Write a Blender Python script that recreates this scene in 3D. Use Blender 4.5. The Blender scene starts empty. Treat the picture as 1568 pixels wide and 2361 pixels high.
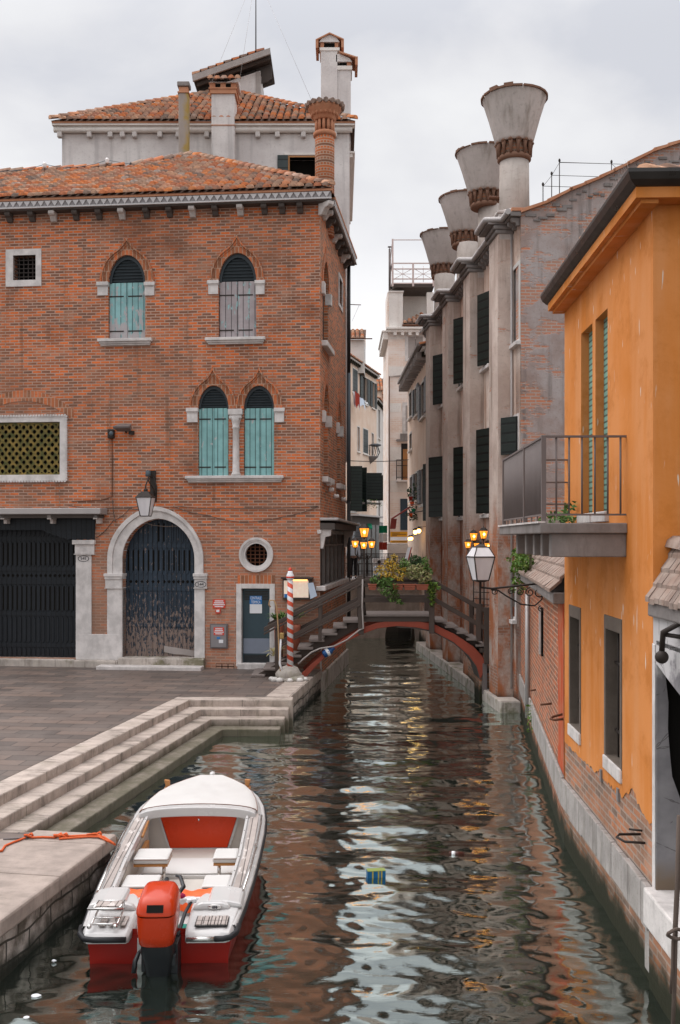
import bpy, bmesh, math, random
import numpy as np
from mathutils import Vector, Matrix
from mathutils.geometry import tessellate_polygon

SC = bpy.context.scene
COL = SC.collection
RND = random.Random(11)
rad = math.radians

# ------------------------------------------------------------------ camera
CAMZ = 4.3
FPX, CX, HY = 2295.0, 784.0, 1243.0            # focal length, centre and horizon in photo units (1568 x 2361)
cam = bpy.data.cameras.new('camera')
cam.lens = 36.0 * FPX / 2361.0
cam.sensor_width = 36.0
cam.sensor_fit = 'AUTO'
cam.shift_y = (HY - 2361 / 2) / 2361.0
cam.clip_start, cam.clip_end = 0.1, 2000
camo = bpy.data.objects.new('camera', cam)
COL.objects.link(camo)
camo.location = (0, 0, CAMZ)
camo.rotation_euler = (rad(90), 0, 0)
SC.camera = camo

# ------------------------------------------------------------------ sky, sun, exposure
SUN_ELEV, SUN_AZ = rad(60), rad(292)            # azimuth: clockwise from +Y
w = bpy.data.worlds.new('World')
SC.world = w
w.use_nodes = True
wn, wl = w.node_tree.nodes, w.node_tree.links
wn.clear()
wo = wn.new('ShaderNodeOutputWorld')
bg = wn.new('ShaderNodeBackground')
bg.inputs['Strength'].default_value = 0.15
sky = wn.new('ShaderNodeTexSky')
sky.sky_type = 'NISHITA'
sky.sun_disc = False
sky.sun_elevation = SUN_ELEV
sky.sun_rotation = SUN_AZ
sky.air_density, sky.dust_density, sky.ozone_density = 1.0, 3.0, 1.0
tc = wn.new('ShaderNodeTexCoord')
mp = wn.new('ShaderNodeMapping')
mp.inputs['Scale'].default_value = (1.0, 1.0, 1.9)
mp.inputs['Location'].default_value = (0.35, 0.2, 0.0)
n1 = wn.new('ShaderNodeTexNoise')
n1.inputs['Scale'].default_value = 3.1
n1.inputs['Detail'].default_value = 7
n1.inputs['Roughness'].default_value = 0.5
n1.inputs['Distortion'].default_value = 0.25
r1 = wn.new('ShaderNodeValToRGB')               # overcast: lavender grey cloud bellies to bright white
e = r1.color_ramp.elements
e[0].position, e[0].color = 0.38, (5.6, 5.7, 6.1, 1)
e[1].position, e[1].color = 0.60, (7.5, 7.5, 7.55, 1)
k = e.new(0.48); k.color = (6.6, 6.6, 6.8, 1)
# brighter towards the horizon
sep = wn.new('ShaderNodeSeparateXYZ')
hz = wn.new('ShaderNodeMapRange')
hz.inputs['From Min'].default_value = 0.34
hz.inputs['From Max'].default_value = 0.13
hmix = wn.new('ShaderNodeMix'); hmix.data_type = 'RGBA'
hmix.inputs['B'].default_value = (9.6, 9.5, 9.5, 1)
mx = wn.new('ShaderNodeMix'); mx.data_type = 'RGBA'
mx.inputs['Factor'].default_value = 0.93
wl.new(tc.outputs['Generated'], mp.inputs['Vector'])
wl.new(mp.outputs['Vector'], n1.inputs['Vector'])
wl.new(n1.outputs['Fac'], r1.inputs['Fac'])
wl.new(tc.outputs['Generated'], sep.inputs[0])
wl.new(sep.outputs['Z'], hz.inputs['Value'])
wl.new(hz.outputs['Result'], hmix.inputs['Factor'])
wl.new(r1.outputs['Color'], hmix.inputs['A'])
wl.new(sky.outputs['Color'], mx.inputs['A'])
zen = wn.new('ShaderNodeMapRange'); zen.interpolation_type = 'SMOOTHSTEP'      # overcast: the zenith is about twice as bright
zen.inputs['From Min'].default_value = 0.43
zen.inputs['From Max'].default_value = 0.80
zen.inputs['To Min'].default_value = 1.0
zen.inputs['To Max'].default_value = 2.6
zm = wn.new('ShaderNodeVectorMath'); zm.operation = 'SCALE'
wl.new(sep.outputs['Z'], zen.inputs['Value'])
wl.new(hmix.outputs['Result'], zm.inputs[0])
wl.new(zen.outputs['Result'], zm.inputs['Scale'])
wl.new(zm.outputs['Vector'], mx.inputs['B'])
# thin overcast around the hidden sun glows brighter
dt = wn.new('ShaderNodeVectorMath'); dt.operation = 'DOT_PRODUCT'
sv = Vector((math.sin(SUN_AZ) * math.cos(SUN_ELEV), math.cos(SUN_AZ) * math.cos(SUN_ELEV), math.sin(SUN_ELEV)))
dt.inputs[1].default_value = sv
gl = wn.new('ShaderNodeMapRange'); gl.interpolation_type = 'SMOOTHSTEP'
gl.inputs['From Min'].default_value = 0.70
gl.inputs['From Max'].default_value = 1.0
gl.inputs['To Min'].default_value = 1.0
gl.inputs['To Max'].default_value = 2.0
gm = wn.new('ShaderNodeVectorMath'); gm.operation = 'SCALE'
wl.new(tc.outputs['Generated'], dt.inputs[0])
wl.new(dt.outputs['Value'], gl.inputs['Value'])
# sky dimmed behind the camera, added to cut light on walls facing it
bk = wn.new('ShaderNodeMapRange'); bk.interpolation_type = 'SMOOTHSTEP'
bk.inputs['From Min'].default_value = -0.95
bk.inputs['From Max'].default_value = 0.25
bk.inputs['To Min'].default_value = 0.85
bk.inputs['To Max'].default_value = 1.0
bm_ = wn.new('ShaderNodeVectorMath'); bm_.operation = 'SCALE'
wl.new(sep.outputs['Y'], bk.inputs['Value'])
wl.new(mx.outputs['Result'], bm_.inputs[0])
wl.new(bk.outputs['Result'], bm_.inputs['Scale'])
wl.new(bm_.outputs['Vector'], gm.inputs[0])
wl.new(gl.outputs['Result'], gm.inputs['Scale'])
wl.new(gm.outputs['Vector'], bg.inputs['Color'])
wl.new(bg.outputs['Background'], wo.inputs['Surface'])

sl = bpy.data.lights.new('sun', 'SUN')
sl.energy = 0.5
sl.angle = rad(40)
sl.color = (1.0, 0.93, 0.85)
so = bpy.data.objects.new('sun', sl)
COL.objects.link(so)
so.rotation_euler = (-sv).to_track_quat('-Z', 'Y').to_euler()
so.location = (0, -10, 40)

SC.view_settings.view_transform = 'Standard'
SC.view_settings.look = 'None'
SC.view_settings.gamma = 1.0
SC.view_settings.exposure = -0.26
SC.view_settings.use_curve_mapping = False
SC.cycles.max_bounces = 6
SC.cycles.transparent_max_bounces = 8

# ------------------------------------------------------------------ frames
def gz(x, y, z):
    """point of the horizontal plane z seen at photo position x, y"""
    d = (z - CAMZ) * FPX / (HY - y)
    return (x - CX) / FPX * d, d

def at(x, y, d):
    return ((x - CX) / FPX * d, d, CAMZ + (HY - y) / FPX * d)

class Fr:
    """a vertical wall plane: s runs along it, t into it, z up"""
    def __init__(s, o, u):
        s.o = Vector((o[0], o[1], 0))
        s.u = Vector((u[0], u[1], 0)).normalized()
        s.n = Vector((s.u.y, -s.u.x, 0))
        s.ang = math.atan2(s.u.y, s.u.x)
        s.mat = Matrix.Translation(s.o) @ Matrix.Rotation(s.ang, 4, 'Z')
    def sz(s, x, y, t=0.0):
        r = Vector(((x - CX) / FPX, 1, 0))
        o = s.o - s.n * t
        d = o.dot(s.n) / r.dot(s.n)
        return (r * d - s.o).dot(s.u), CAMZ + (HY - y) / FPX * d
    def poly(s, pts, t=0.0):
        return [s.sz(x, y, t) for x, y in pts]
    def rect(s, x0, y0, x1, y1, t=0.0):
        """s0, z0, s1, z1; the two heights are read at the middle of the rectangle"""
        a = s.sz(x0, y0, t)[0]; b = s.sz(x1, y0, t)[0]
        xm = (x0 + x1) / 2
        return a, s.sz(xm, y1, t)[1], b, s.sz(xm, y0, t)[1]

# ------------------------------------------------------------------ mesh builder
class M:
    def __init__(s):
        s.v, s.f, s.mi, s.sm = [], [], [], []
    def add(s, vs, fs, mi=0, sm=False):
        b = len(s.v)
        s.v += [tuple(p) for p in vs]
        for f in fs:
            s.f.append([i + b for i in f]); s.mi.append(mi); s.sm.append(sm)
        return s
    def box(s, x0, x1, y0, y1, z0, z1, mi=0):
        if x0 > x1: x0, x1 = x1, x0
        if y0 > y1: y0, y1 = y1, y0
        if z0 > z1: z0, z1 = z1, z0
        return s.add([(x0,y0,z0),(x1,y0,z0),(x1,y1,z0),(x0,y1,z0),(x0,y0,z1),(x1,y0,z1),(x1,y1,z1),(x0,y1,z1)],
              [(0,3,2,1),(4,5,6,7),(0,1,5,4),(1,2,6,5),(2,3,7,6),(3,0,4,7)], mi)
    def prism(s, poly, t0, t1, mi=0):
        """(s, z) outline pushed from t0 to t1"""
        n = len(poly)
        vs = [(a, t0, b) for a, b in poly] + [(a, t1, b) for a, b in poly]
        fs = [list(range(n)), list(range(2 * n - 1, n - 1, -1))]
        fs += [(i, i + n, (i + 1) % n + n, (i + 1) % n) for i in range(n)]
        return s.add(vs, fs, mi)
    def slab(s, poly, z0, z1, mi=0):
        n = len(poly)
        vs = [(a, b, z0) for a, b in poly] + [(a, b, z1) for a, b in poly]
        fs = [list(range(n))[::-1], list(range(n, 2 * n))]
        fs += [(i, (i + 1) % n, (i + 1) % n + n, i + n) for i in range(n)]
        return s.add(vs, fs, mi)
    def band(s, a, b, t0, t1, mi=0, closed=False):
        """solid band between two (s, z) polylines of equal length"""
        n = len(a)
        vs = [(p[0], t0, p[1]) for p in a] + [(p[0], t0, p[1]) for p in b] + [(p[0], t1, p[1]) for p in a] + [(p[0], t1, p[1]) for p in b]
        fs = []
        for i in range(n if closed else n - 1):
            j = (i + 1) % n
            fs += [(i, j, n + j, n + i), (2*n + i, 3*n + i, 3*n + j, 2*n + j), (i, 2*n + i, 2*n + j, j), (n + i, n + j, 3*n + j, 3*n + i)]
        if not closed:
            fs += [(0, n, 3*n, 2*n), (n - 1, 3*n - 1, 4*n - 1, 2*n - 1)]
        return s.add(vs, fs, mi)
    def tube(s, pts, r, n=6, mi=0, cap=True, sm=True):
        pts = [Vector(p) for p in pts]
        rs = r if isinstance(r, (list, tuple)) else [r] * len(pts)
        vs = []
        ref = None
        for i, p in enumerate(pts):
            d = (pts[min(i + 1, len(pts) - 1)] - pts[max(i - 1, 0)])
            d = d.normalized() if d.length > 1e-9 else Vector((0, 0, 1))
            if ref is None:
                ref = Vector((0, 0, 1)) if abs(d.z) < 0.9 else Vector((1, 0, 0))
            a = ref - d * ref.dot(d)
            if a.length < 1e-6:
                a = d.orthogonal()
            a.normalize(); ref = a
            b = d.cross(a)
            vs += [p + a * (rs[i] * math.cos(2*math.pi*k/n)) + b * (rs[i] * math.sin(2*math.pi*k/n)) for k in range(n)]
        fs = []
        for i in range(len(pts) - 1):
            for k in range(n):
                k2 = (k + 1) % n
                fs.append((i*n + k, i*n + k2, (i+1)*n + k2, (i+1)*n + k))
        s.add(vs, fs, mi, sm)
        if cap:
            b = len(s.v) - len(vs)
            s.f += [[b + k for k in range(n)][::-1], [b + (len(pts)-1)*n + k for k in range(n)]]
            s.mi += [mi, mi]; s.sm += [False, False]
        return s
    def lathe(s, prof, n=16, c=(0, 0), mi=0, sm=True, jit=0.0, sx=1.0, sy=1.0):
        vs, fs = [], []
        for r, z in prof:
            for k in range(n):
                a = 2 * math.pi * k / n
                q = r * (1 + jit * (RND.random() - .5))
                vs.append((c[0] + q * math.cos(a) * sx, c[1] + q * math.sin(a) * sy, z))
        for i in range(len(prof) - 1):
            for k in range(n):
                k2 = (k + 1) % n
                fs.append((i*n + k, i*n + k2, (i+1)*n + k2, (i+1)*n + k))
        s.add(vs, fs, mi, sm)
        b = len(s.v) - len(vs)
        m = len(prof) - 1
        if prof[0][0] > 1e-4:
            s.f.append([b + k for k in range(n)][::-1]); s.mi.append(mi); s.sm.append(False)
        if prof[-1][0] > 1e-4:
            s.f.append([b + m*n + k for k in range(n)]); s.mi.append(mi); s.sm.append(False)
        return s
    def ell(s, c, r, nu=12, nv=8, mi=0, jit=0.0):
        prof = [(math.sin(math.pi * i / nv), -math.cos(math.pi * i / nv)) for i in range(nv + 1)]
        vs, fs = [], []
        for q, z in prof:
            for k in range(nu):
                a = 2 * math.pi * k / nu
                j = 1 + jit * (RND.random() - .5)
                vs.append((c[0] + r[0]*q*math.cos(a)*j, c[1] + r[1]*q*math.sin(a)*j, c[2] + r[2]*z*j))
        for i in range(nv):
            for k in range(nu):
                k2 = (k + 1) % nu
                fs.append((i*nu + k, i*nu + k2, (i+1)*nu + k2, (i+1)*nu + k))
        return s.add(vs, fs, mi, True)
    def wall(s, outline, holes, t=0.0, depth=0.2, mi=0, mr=None):
        loops = [[Vector((a, b, 0)) for a, b in outline]] + [[Vector((a, b, 0)) for a, b in h] for h in holes]
        tri = tessellate_polygon(loops)
        flat = [p for l in loops for p in l]
        s.add([(p.x, t, p.y) for p in flat], tri, mi)
        for h in holes:
            n = len(h)
            s.add([(a, t, b) for a, b in h] + [(a, t + depth, b) for a, b in h],
                  [(i, (i+1) % n, (i+1) % n + n, i + n) for i in range(n)], mi if mr is None else mr)
        return s
    def xf(s, mat, i0=0):
        for i in range(i0, len(s.v)):
            s.v[i] = tuple(mat @ Vector(s.v[i]))
        return s
    def build(s, name, mats, parent=None, bev=0.0, sub=0, fr=None, frp=None, weld=False):
        if fr is not None:
            s.xf((frp.mat.inverted() if frp is not None else Matrix()) @ fr.mat)
        me = bpy.data.meshes.new(name)
        me.from_pydata(s.v, [], s.f)
        if not isinstance(mats, (list, tuple)): mats = [mats]
        for m in mats: me.materials.append(m)
        me.polygons.foreach_set('material_index', s.mi)
        me.polygons.foreach_set('use_smooth', s.sm)
        bm = bmesh.new(); bm.from_mesh(me)
        if weld: bmesh.ops.remove_doubles(bm, verts=bm.verts, dist=1e-4)
        bmesh.ops.recalc_face_normals(bm, faces=bm.faces)
        uv = bm.loops.layers.uv.new('UVMap')
        for f in bm.faces:
            n = f.normal
            h = math.hypot(n.x, n.y)
            if h < 0.35:
                for l in f.loops: l[uv].uv = (l.vert.co.x, l.vert.co.y)
            else:
                ta, tb = -n.y / h, n.x / h
                if ta < -1e-6 or (abs(ta) < 1e-6 and tb < 0): ta, tb = -ta, -tb
                for l in f.loops: l[uv].uv = (l.vert.co.x * ta + l.vert.co.y * tb, l.vert.co.z / h)
        bm.to_mesh(me); bm.free()
        o = bpy.data.objects.new(name, me)
        COL.objects.link(o)
        if parent is not None: o.parent = parent
        if bev:
            b = o.modifiers.new('bevel', 'BEVEL'); b.width = bev; b.segments = 2; b.limit_method = 'ANGLE'; b.angle_limit = rad(40)
        if sub:
            b = o.modifiers.new('sub', 'SUBSURF'); b.levels = sub; b.render_levels = sub
        return o

def tag(o, label=None, cat=None, group=None, kind=None):
    if label: o['label'] = label
    if cat: o['category'] = cat
    if group: o['group'] = group
    if kind: o['kind'] = kind
    return o

def thing(name, label, cat, fr=None, loc=(0, 0, 0), rz=0.0, group=None):
    o = bpy.data.objects.new(name, None)
    COL.objects.link(o)
    o.empty_display_size = 0.2
    if fr is not None:
        o.location = (fr.o.x, fr.o.y, loc[2]); o.rotation_euler = (0, 0, fr.ang)
    else:
        o.location = loc; o.rotation_euler = (0, 0, rz)
    return tag(o, label, cat, group)

def copy_tree(o, parent=None):
    c = o.copy(); COL.objects.link(c); c.parent = parent
    for ch in [x for x in bpy.data.objects if x.parent == o]:
        copy_tree(ch, c)
    return c

def share(o, loc, parent=None, rz=None, scale=None):
    c = o.copy(); COL.objects.link(c)
    if parent is not None: c.parent = parent
    c.location = loc
    if rz is not None: c.rotation_euler = (0, 0, rz)
    if scale is not None: c.scale = scale
    return c
# ------------------------------------------------------------------ materials
def lin(r, g, b, k=1.0):
    f = lambda c: (c / 12.92 if c <= .04045 else ((c + .055) / 1.055) ** 2.4)
    return (min(f(r/255)*k, .92), min(f(g/255)*k, .92), min(f(b/255)*k, .92), 1)

class Nd:
    def __init__(s, name, rough=.85, spec=.25, metal=0.0):
        s.m = bpy.data.materials.new(name)
        s.m.use_nodes = True
        s.n, s.l = s.m.node_tree.nodes, s.m.node_tree.links
        s.b = s.n['Principled BSDF']
        s.b.inputs['Roughness'].default_value = rough
        s.b.inputs['Specular IOR Level'].default_value = spec
        s.b.inputs['Metallic'].default_value = metal
        s.tc = s.n.new('ShaderNodeTexCoord')
    def set(s, sock, v):
        if v is None: return
        if hasattr(v, 'links') or hasattr(v, 'node'): s.l.new(v, sock)
        else: sock.default_value = v
    def vec(s, src='UV', sc=(1, 1, 1), loc=(0, 0, 0)):
        mp = s.n.new('ShaderNodeMapping')
        mp.inputs['Scale'].default_value = sc
        mp.inputs['Location'].default_value = loc
        s.l.new(s.tc.outputs[src], mp.inputs['Vector'])
        return mp.outputs['Vector']
    def noise(s, scale, det=4, st=(1, 1, 1), src='UV', rough=.55, dist=0.0, loc=(0, 0, 0), out='Fac'):
        t = s.n.new('ShaderNodeTexNoise')
        t.inputs['Scale'].default_value = scale
        t.inputs['Detail'].default_value = det
        t.inputs['Roughness'].default_value = rough
        t.inputs['Distortion'].default_value = dist
        s.l.new(s.vec(src, st, loc), t.inputs['Vector'])
        return t.outputs[out]
    def ramp(s, fac, stops, interp='LINEAR'):
        r = s.n.new('ShaderNodeValToRGB')
        e = r.color_ramp.elements
        r.color_ramp.interpolation = interp
        e[0].position, e[0].color = stops[0][0], s.c4(stops[0][1])
        e[1].position, e[1].color = stops[-1][0], s.c4(stops[-1][1])
        for p, c in stops[1:-1]:
            k = e.new(p); k.color = s.c4(c)
        s.set(r.inputs['Fac'], fac)
        return r.outputs['Color']
    def c4(s, c):
        if isinstance(c, (int, float)): return (c, c, c, 1)
        return c if len(c) == 4 else (*c, 1)
    def mask(s, fac, a, b):
        r = s.n.new('ShaderNodeMapRange')
        r.interpolation_type = 'SMOOTHSTEP'
        r.inputs['From Min'].default_value = a
        r.inputs['From Max'].default_value = b
        s.set(r.inputs['Value'], fac)
        return r.outputs['Result']
    def mix(s, fac, a, b, mode='MIX'):
        x = s.n.new('ShaderNodeMix'); x.data_type = 'RGBA'; x.blend_type = mode
        s.set(x.inputs['Factor'], fac)
        s.set(x.inputs['A'], s.c4(a) if isinstance(a, (tuple, int, float)) else a)
        s.set(x.inputs['B'], s.c4(b) if isinstance(b, (tuple, int, float)) else b)
        return x.outputs['Result']
    def math(s, op, a, b=None, c=None):
        x = s.n.new('ShaderNodeMath'); x.operation = op
        s.set(x.inputs[0], a); s.set(x.inputs[1], b)
        if c is not None: s.set(x.inputs[2], c)
        return x.outputs[0]
    def brick(s, w, h, mortar, c1, c2, cm, src='UV', sc=(1, 1, 1), bias=0.0, off=.5, smooth=.1, wob=0.0):
        t = s.n.new('ShaderNodeTexBrick')
        t.inputs['Scale'].default_value = 1
        t.inputs['Brick Width'].default_value = w
        t.inputs['Row Height'].default_value = h
        t.inputs['Mortar Size'].default_value = mortar
        t.inputs['Mortar Smooth'].default_value = smooth
        t.inputs['Bias'].default_value = bias
        t.offset = off
        for k, c in (('Color1', c1), ('Color2', c2), ('Mortar', cm)):
            s.set(t.inputs[k], s.c4(c) if isinstance(c, (tuple, int, float)) else c)
        v = s.vec(src, sc)
        if wob:
            ns = s.noise(1.3, 2, src=src, out='Color')
            sb = s.n.new('ShaderNodeVectorMath'); sb.operation = 'MULTIPLY_ADD'
            s.l.new(ns, sb.inputs[0]); sb.inputs[1].default_value = (wob, wob, 0); s.l.new(v, sb.inputs[2])
            v = sb.outputs[0]
        s.l.new(v, t.inputs['Vector'])
        return t.outputs['Color'], t.outputs['Fac']
    def vor(s, scale, feat='F1', st=(1, 1, 1), src='UV', out='Distance', rnd=1.0):
        t = s.n.new('ShaderNodeTexVoronoi')
        t.feature = feat
        t.inputs['Scale'].default_value = scale
        t.inputs['Randomness'].default_value = rnd
        s.l.new(s.vec(src, st), t.inputs['Vector'])
        return t.outputs[out]
    def island(s):
        return s.n.new('ShaderNodeNewGeometry').outputs['Random Per Island']
    def height(s, src='UV', k='Y'):
        sp = s.n.new('ShaderNodeSeparateXYZ')
        s.l.new(s.tc.outputs[src], sp.inputs[0])
        return sp.outputs[k]
    def bump(s, h, strength=.4, dist=.02, prev=None):
        b = s.n.new('ShaderNodeBump')
        b.inputs['Strength'].default_value = strength
        b.inputs['Distance'].default_value = dist
        s.l.new(h, b.inputs['Height'])
        if prev is not None: s.l.new(prev, b.inputs['Normal'])
        return b.outputs['Normal']
    def out(s, col, rough=None, nrm=None):
        s.set(s.b.inputs['Base Color'], s.c4(col) if isinstance(col, (tuple, int, float)) else col)
        if rough is not None: s.set(s.b.inputs['Roughness'], rough)
        if nrm is not None: s.l.new(nrm, s.b.inputs['Normal'])
        return s.m

def plain(name, col, rough=.6, spec=.3, metal=0.0, var=.25, sc=6.0, bump=.12):
    """painted or cast surface with mottling and fine unevenness"""
    n = Nd(name, rough, spec, metal)
    f = n.noise(sc, 5, src='Object')
    f2 = n.noise(sc * .3, 3, src='Object', st=(1, 1, .5))
    d = tuple(x * (1 - var) for x in col[:3]); u = tuple(min(x * (1 + var * .6), .95) for x in col[:3])
    c = n.mix(n.math('MULTIPLY', n.math('ADD', f, f2), .5), d, u)
    return n.out(c, n.ramp(f, [(.3, max(rough - .1, 0)), (.7, min(rough + .1, 1))]), n.bump(f, bump, .01))

MT = {}
def mk_brick(name, c1, c2, cm, pale=.45, dark=.5, bw=.27, bh=.082, moss=False, mort=.012, salt=0.0):
    n = Nd(name, .9, .15)
    a = n.noise(1.3, 6, loc=(3, 1, 0), rough=.68, st=(.8, 1.3, 1)); b = n.noise(7, 3, st=(.6, 2.2, 1))
    k1 = n.mix(n.mask(b, .35, .7), c1, tuple(x * .72 for x in c1))
    k2 = n.mix(n.mask(b, .4, .65), c2, tuple(min(1, x * 1.3) for x in c2))
    col, fac = n.brick(bw, bh, mort, k1, k2, cm, wob=.018)
    col2, _ = n.brick(bw, bh, mort, (1.40, 1.12, .90), (.50, .61, .70), (1, 1, 1), wob=.018, off=.5, bias=.1)
    col = n.mix(.92, col, col2, 'MULTIPLY')
    col = n.mix(n.math('MULTIPLY', n.mask(a, .50, .70), pale), col, (.44, .275, .20))          # lime bloom
    g = n.noise(.38, 5, loc=(7, 2, 0), rough=.6)
    col = n.mix(n.math('MULTIPLY', n.mask(g, .5, .72), dark), col, tuple(x * .38 for x in c2))  # soot and damp
    st = n.noise(1.0, 4, st=(2.6, .22, 1), loc=(1, 0, 0))
    col = n.mix(n.math('MULTIPLY', n.mask(st, .56, .76), dark * .9), col, (.10, .065, .045))
    fine = n.noise(26, 3)
    col = n.mix(n.math('MULTIPLY', n.mask(fine, .62, .8), .35), col, (.5, .42, .36))
    if salt:      # rising damp and salts bleach the foot of the wall; rain soots the top
        z = n.height()
        zz = n.math('ADD', z, n.math('MULTIPLY', n.noise(.7, 5, rough=.65), -4.0))
        col = n.mix(n.math('MULTIPLY', n.mask(zz, 3.4, .6), salt), col, (.40, .255, .19))
        big = n.noise(.22, 4, loc=(2, 9, 0), rough=.55)
        col = n.mix(n.math('MULTIPLY', n.mask(big, .46, .64), .38), col, (.24, .14, .095))
    if moss:
        z = n.height()
        zz = n.math('SUBTRACT', z, n.math('MULTIPLY', n.noise(2.2, 4), .55))
        col = n.mix(n.mask(zz, .26, -.08), col, (.022, .022, .012))
    h = n.math('SUBTRACT', n.math('MULTIPLY', n.noise(14, 4), .5), fac)
    return n.out(col, .9, n.bump(h, .55, .02))

MT['brick'] = mk_brick('weathered_brick', (.60, .172, .058), (.34, .14, .085), (.46, .32, .25), pale=.5, dark=.7, mort=.012, salt=.5)
MT['brick_chim'] = mk_brick('chimney_brick', (.56, .18, .07), (.34, .14, .08), (.46, .33, .25), .4, .3)
MT['brick_side'] = mk_brick('brick_side', (.58, .20, .085), (.38, .16, .09), (.45, .32, .24), .4, .4, moss=True)
MT['brick_red'] = mk_brick('red_garden_brick', (.40, .135, .07), (.34, .15, .095), (.44, .26, .18), .4, .4, moss=True)
MT['brick_base'] = mk_brick('damp_base_brick', (.42, .20, .12), (.34, .20, .14), (.34, .26, .21), .6, .45, moss=True)
MT['brick_arch'] = mk_brick('arch_brick', (.52, .18, .085), (.42, .16, .08), (.44, .28, .2), .3, .2, bw=.11, bh=.30)
n = Nd('pale_lifted_far_brick', .9, .1)  # whitish brick, lifted paler to stand in for bright haze at the canal end
bc, bf = n.brick(.30, .10, .014, (.76, .60, .51), (.68, .51, .42), (.76, .67, .60))
f = n.noise(.9, 5, st=(.5, 1.6, 1), rough=.65)
MT['brick_pale'] = n.out(n.mix(n.mask(f, .42, .62), bc, (.78, .70, .65)), .9)

def mk_stone(name, base, dirt=.5, jw=0.0, jh=.4, moss=0.0, speck=.3, tide=False):
    n = Nd(name, .75, .25)
    f = n.noise(3.0, 6, src='Object', rough=.6)
    d = tuple(x * .72 for x in base)
    col = n.mix(n.mask(f, .3, .7), d, base)
    st = n.noise(1.5, 6, st=(2.2, .5, 1), rough=.75)
    col = n.mix(n.math('MULTIPLY', n.mask(st, .46, .70), dirt), col, (.10, .082, .068))
    s2 = n.noise(34, 3, src='Object')
    col = n.mix(n.math('MULTIPLY', n.mask(s2, .56, .75), speck), col, (.16, .13, .11))
    if moss:
        ms = n.noise(1.6, 5, src='Object', rough=.65)
        col = n.mix(n.math('MULTIPLY', n.mask(ms, .5, .68), moss), col, (.09, .085, .025))
    if tide:
        zz = n.math('SUBTRACT', n.height('Object', 'Z'), n.math('MULTIPLY', n.noise(3.0, 5, src='Object', rough=.7), .5))
        col = n.mix(n.math('MULTIPLY', n.mask(zz, .14, -.16), .88), col, (.065, .06, .034))
    h = n.noise(12, 5, src='Object')
    if jw:
        _, fac = n.brick(jw, jh, .007, 1, 1, 0)
        col = n.mix(n.math('MULTIPLY', fac, .8), col, (.07, .055, .045))
        h = n.math('SUBTRACT', h, fac)
    return n.out(col, .75, n.bump(h, .3, .015))

MT['stone'] = mk_stone('istrian_stone', (.66, .61, .585), .3)
MT['stone_clean'] = mk_stone('pale_dressed_stone', (.70, .66, .64), .18, speck=.12)
MT['stone_step'] = mk_stone('step_stone', (.47, .39, .34), .85, 1.35, 5.0, .15, tide=True)
MT['stone_quay'] = mk_stone('quay_stone', (.42, .34, .29), .35, 0, .4, .1)
MT['stone_moss'] = mk_stone('mossy_plinth', (.52, .46, .41), .5, .9, 3.0, .75)
MT['stone_grey'] = mk_stone('grey_concrete', (.25, .225, .215), .45)
MT['stone_band'] = mk_stone('band_stone', (.38, .345, .325), .65, .82, 3.0, .1, .6)

# rough quay face of uneven blocks, dark and slimy at the water
n = Nd('quay_face', .85, .25)
f = n.noise(4, 6, rough=.65)
col = n.mix(n.mask(f, .3, .7), (.17, .14, .12), (.47, .41, .37))
bc, bf = n.brick(.50, .22, .014, (1, 1, 1), (.66, .62, .58), .3, wob=.22)
col = n.mix(.9, col, bc, 'MULTIPLY')
col = n.mix(n.math('MULTIPLY', bf, .75), col, (.03, .026, .02))
g = n.noise(1.7, 5, st=(1.6, .8, 1), rough=.7)
col = n.mix(n.math('MULTIPLY', n.mask(g, .48, .62), .75), col, (.07, .058, .042))
zz = n.math('SUBTRACT', n.height(), n.math('MULTIPLY', n.noise(3, 4), .35))
col = n.mix(n.mask(zz, .06, -.16), col, (.014, .014, .009))
MT['quay_face'] = n.out(col, .8, n.bump(n.math('SUBTRACT', n.math('MULTIPLY', f, .8), bf), .8, .04))

# stone paving of the square
n = Nd('square_paving', .6, .35)
bc, bf = n.brick(.78, .36, .011, (.150, .115, .098), (.094, .077, .069), (.035, .028, .025), bias=-.1)
f = n.noise(.8, 5, rough=.6)
bc2, _ = n.brick(.78, .36, .006, (1.25, 1.13, 1.05), (.9, .9, .9), 1, bias=.35)
col = n.mix(.7, bc, bc2, 'MULTIPLY')
col = n.mix(n.math('MULTIPLY', n.mask(f, .45, .75), .5), col, (.16, .128, .11))
col = n.mix(n.math('MULTIPLY', n.mask(n.noise(9, 4), .5, .75), .35), col, (.075, .062, .056))
MT['paving'] = n.out(col, n.ramp(f, [(.3, .42), (.7, .7)]), n.bump(n.math('SUBTRACT', n.math('MULTIPLY', n.noise(16, 4), .5), bf), .35, .012))

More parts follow.
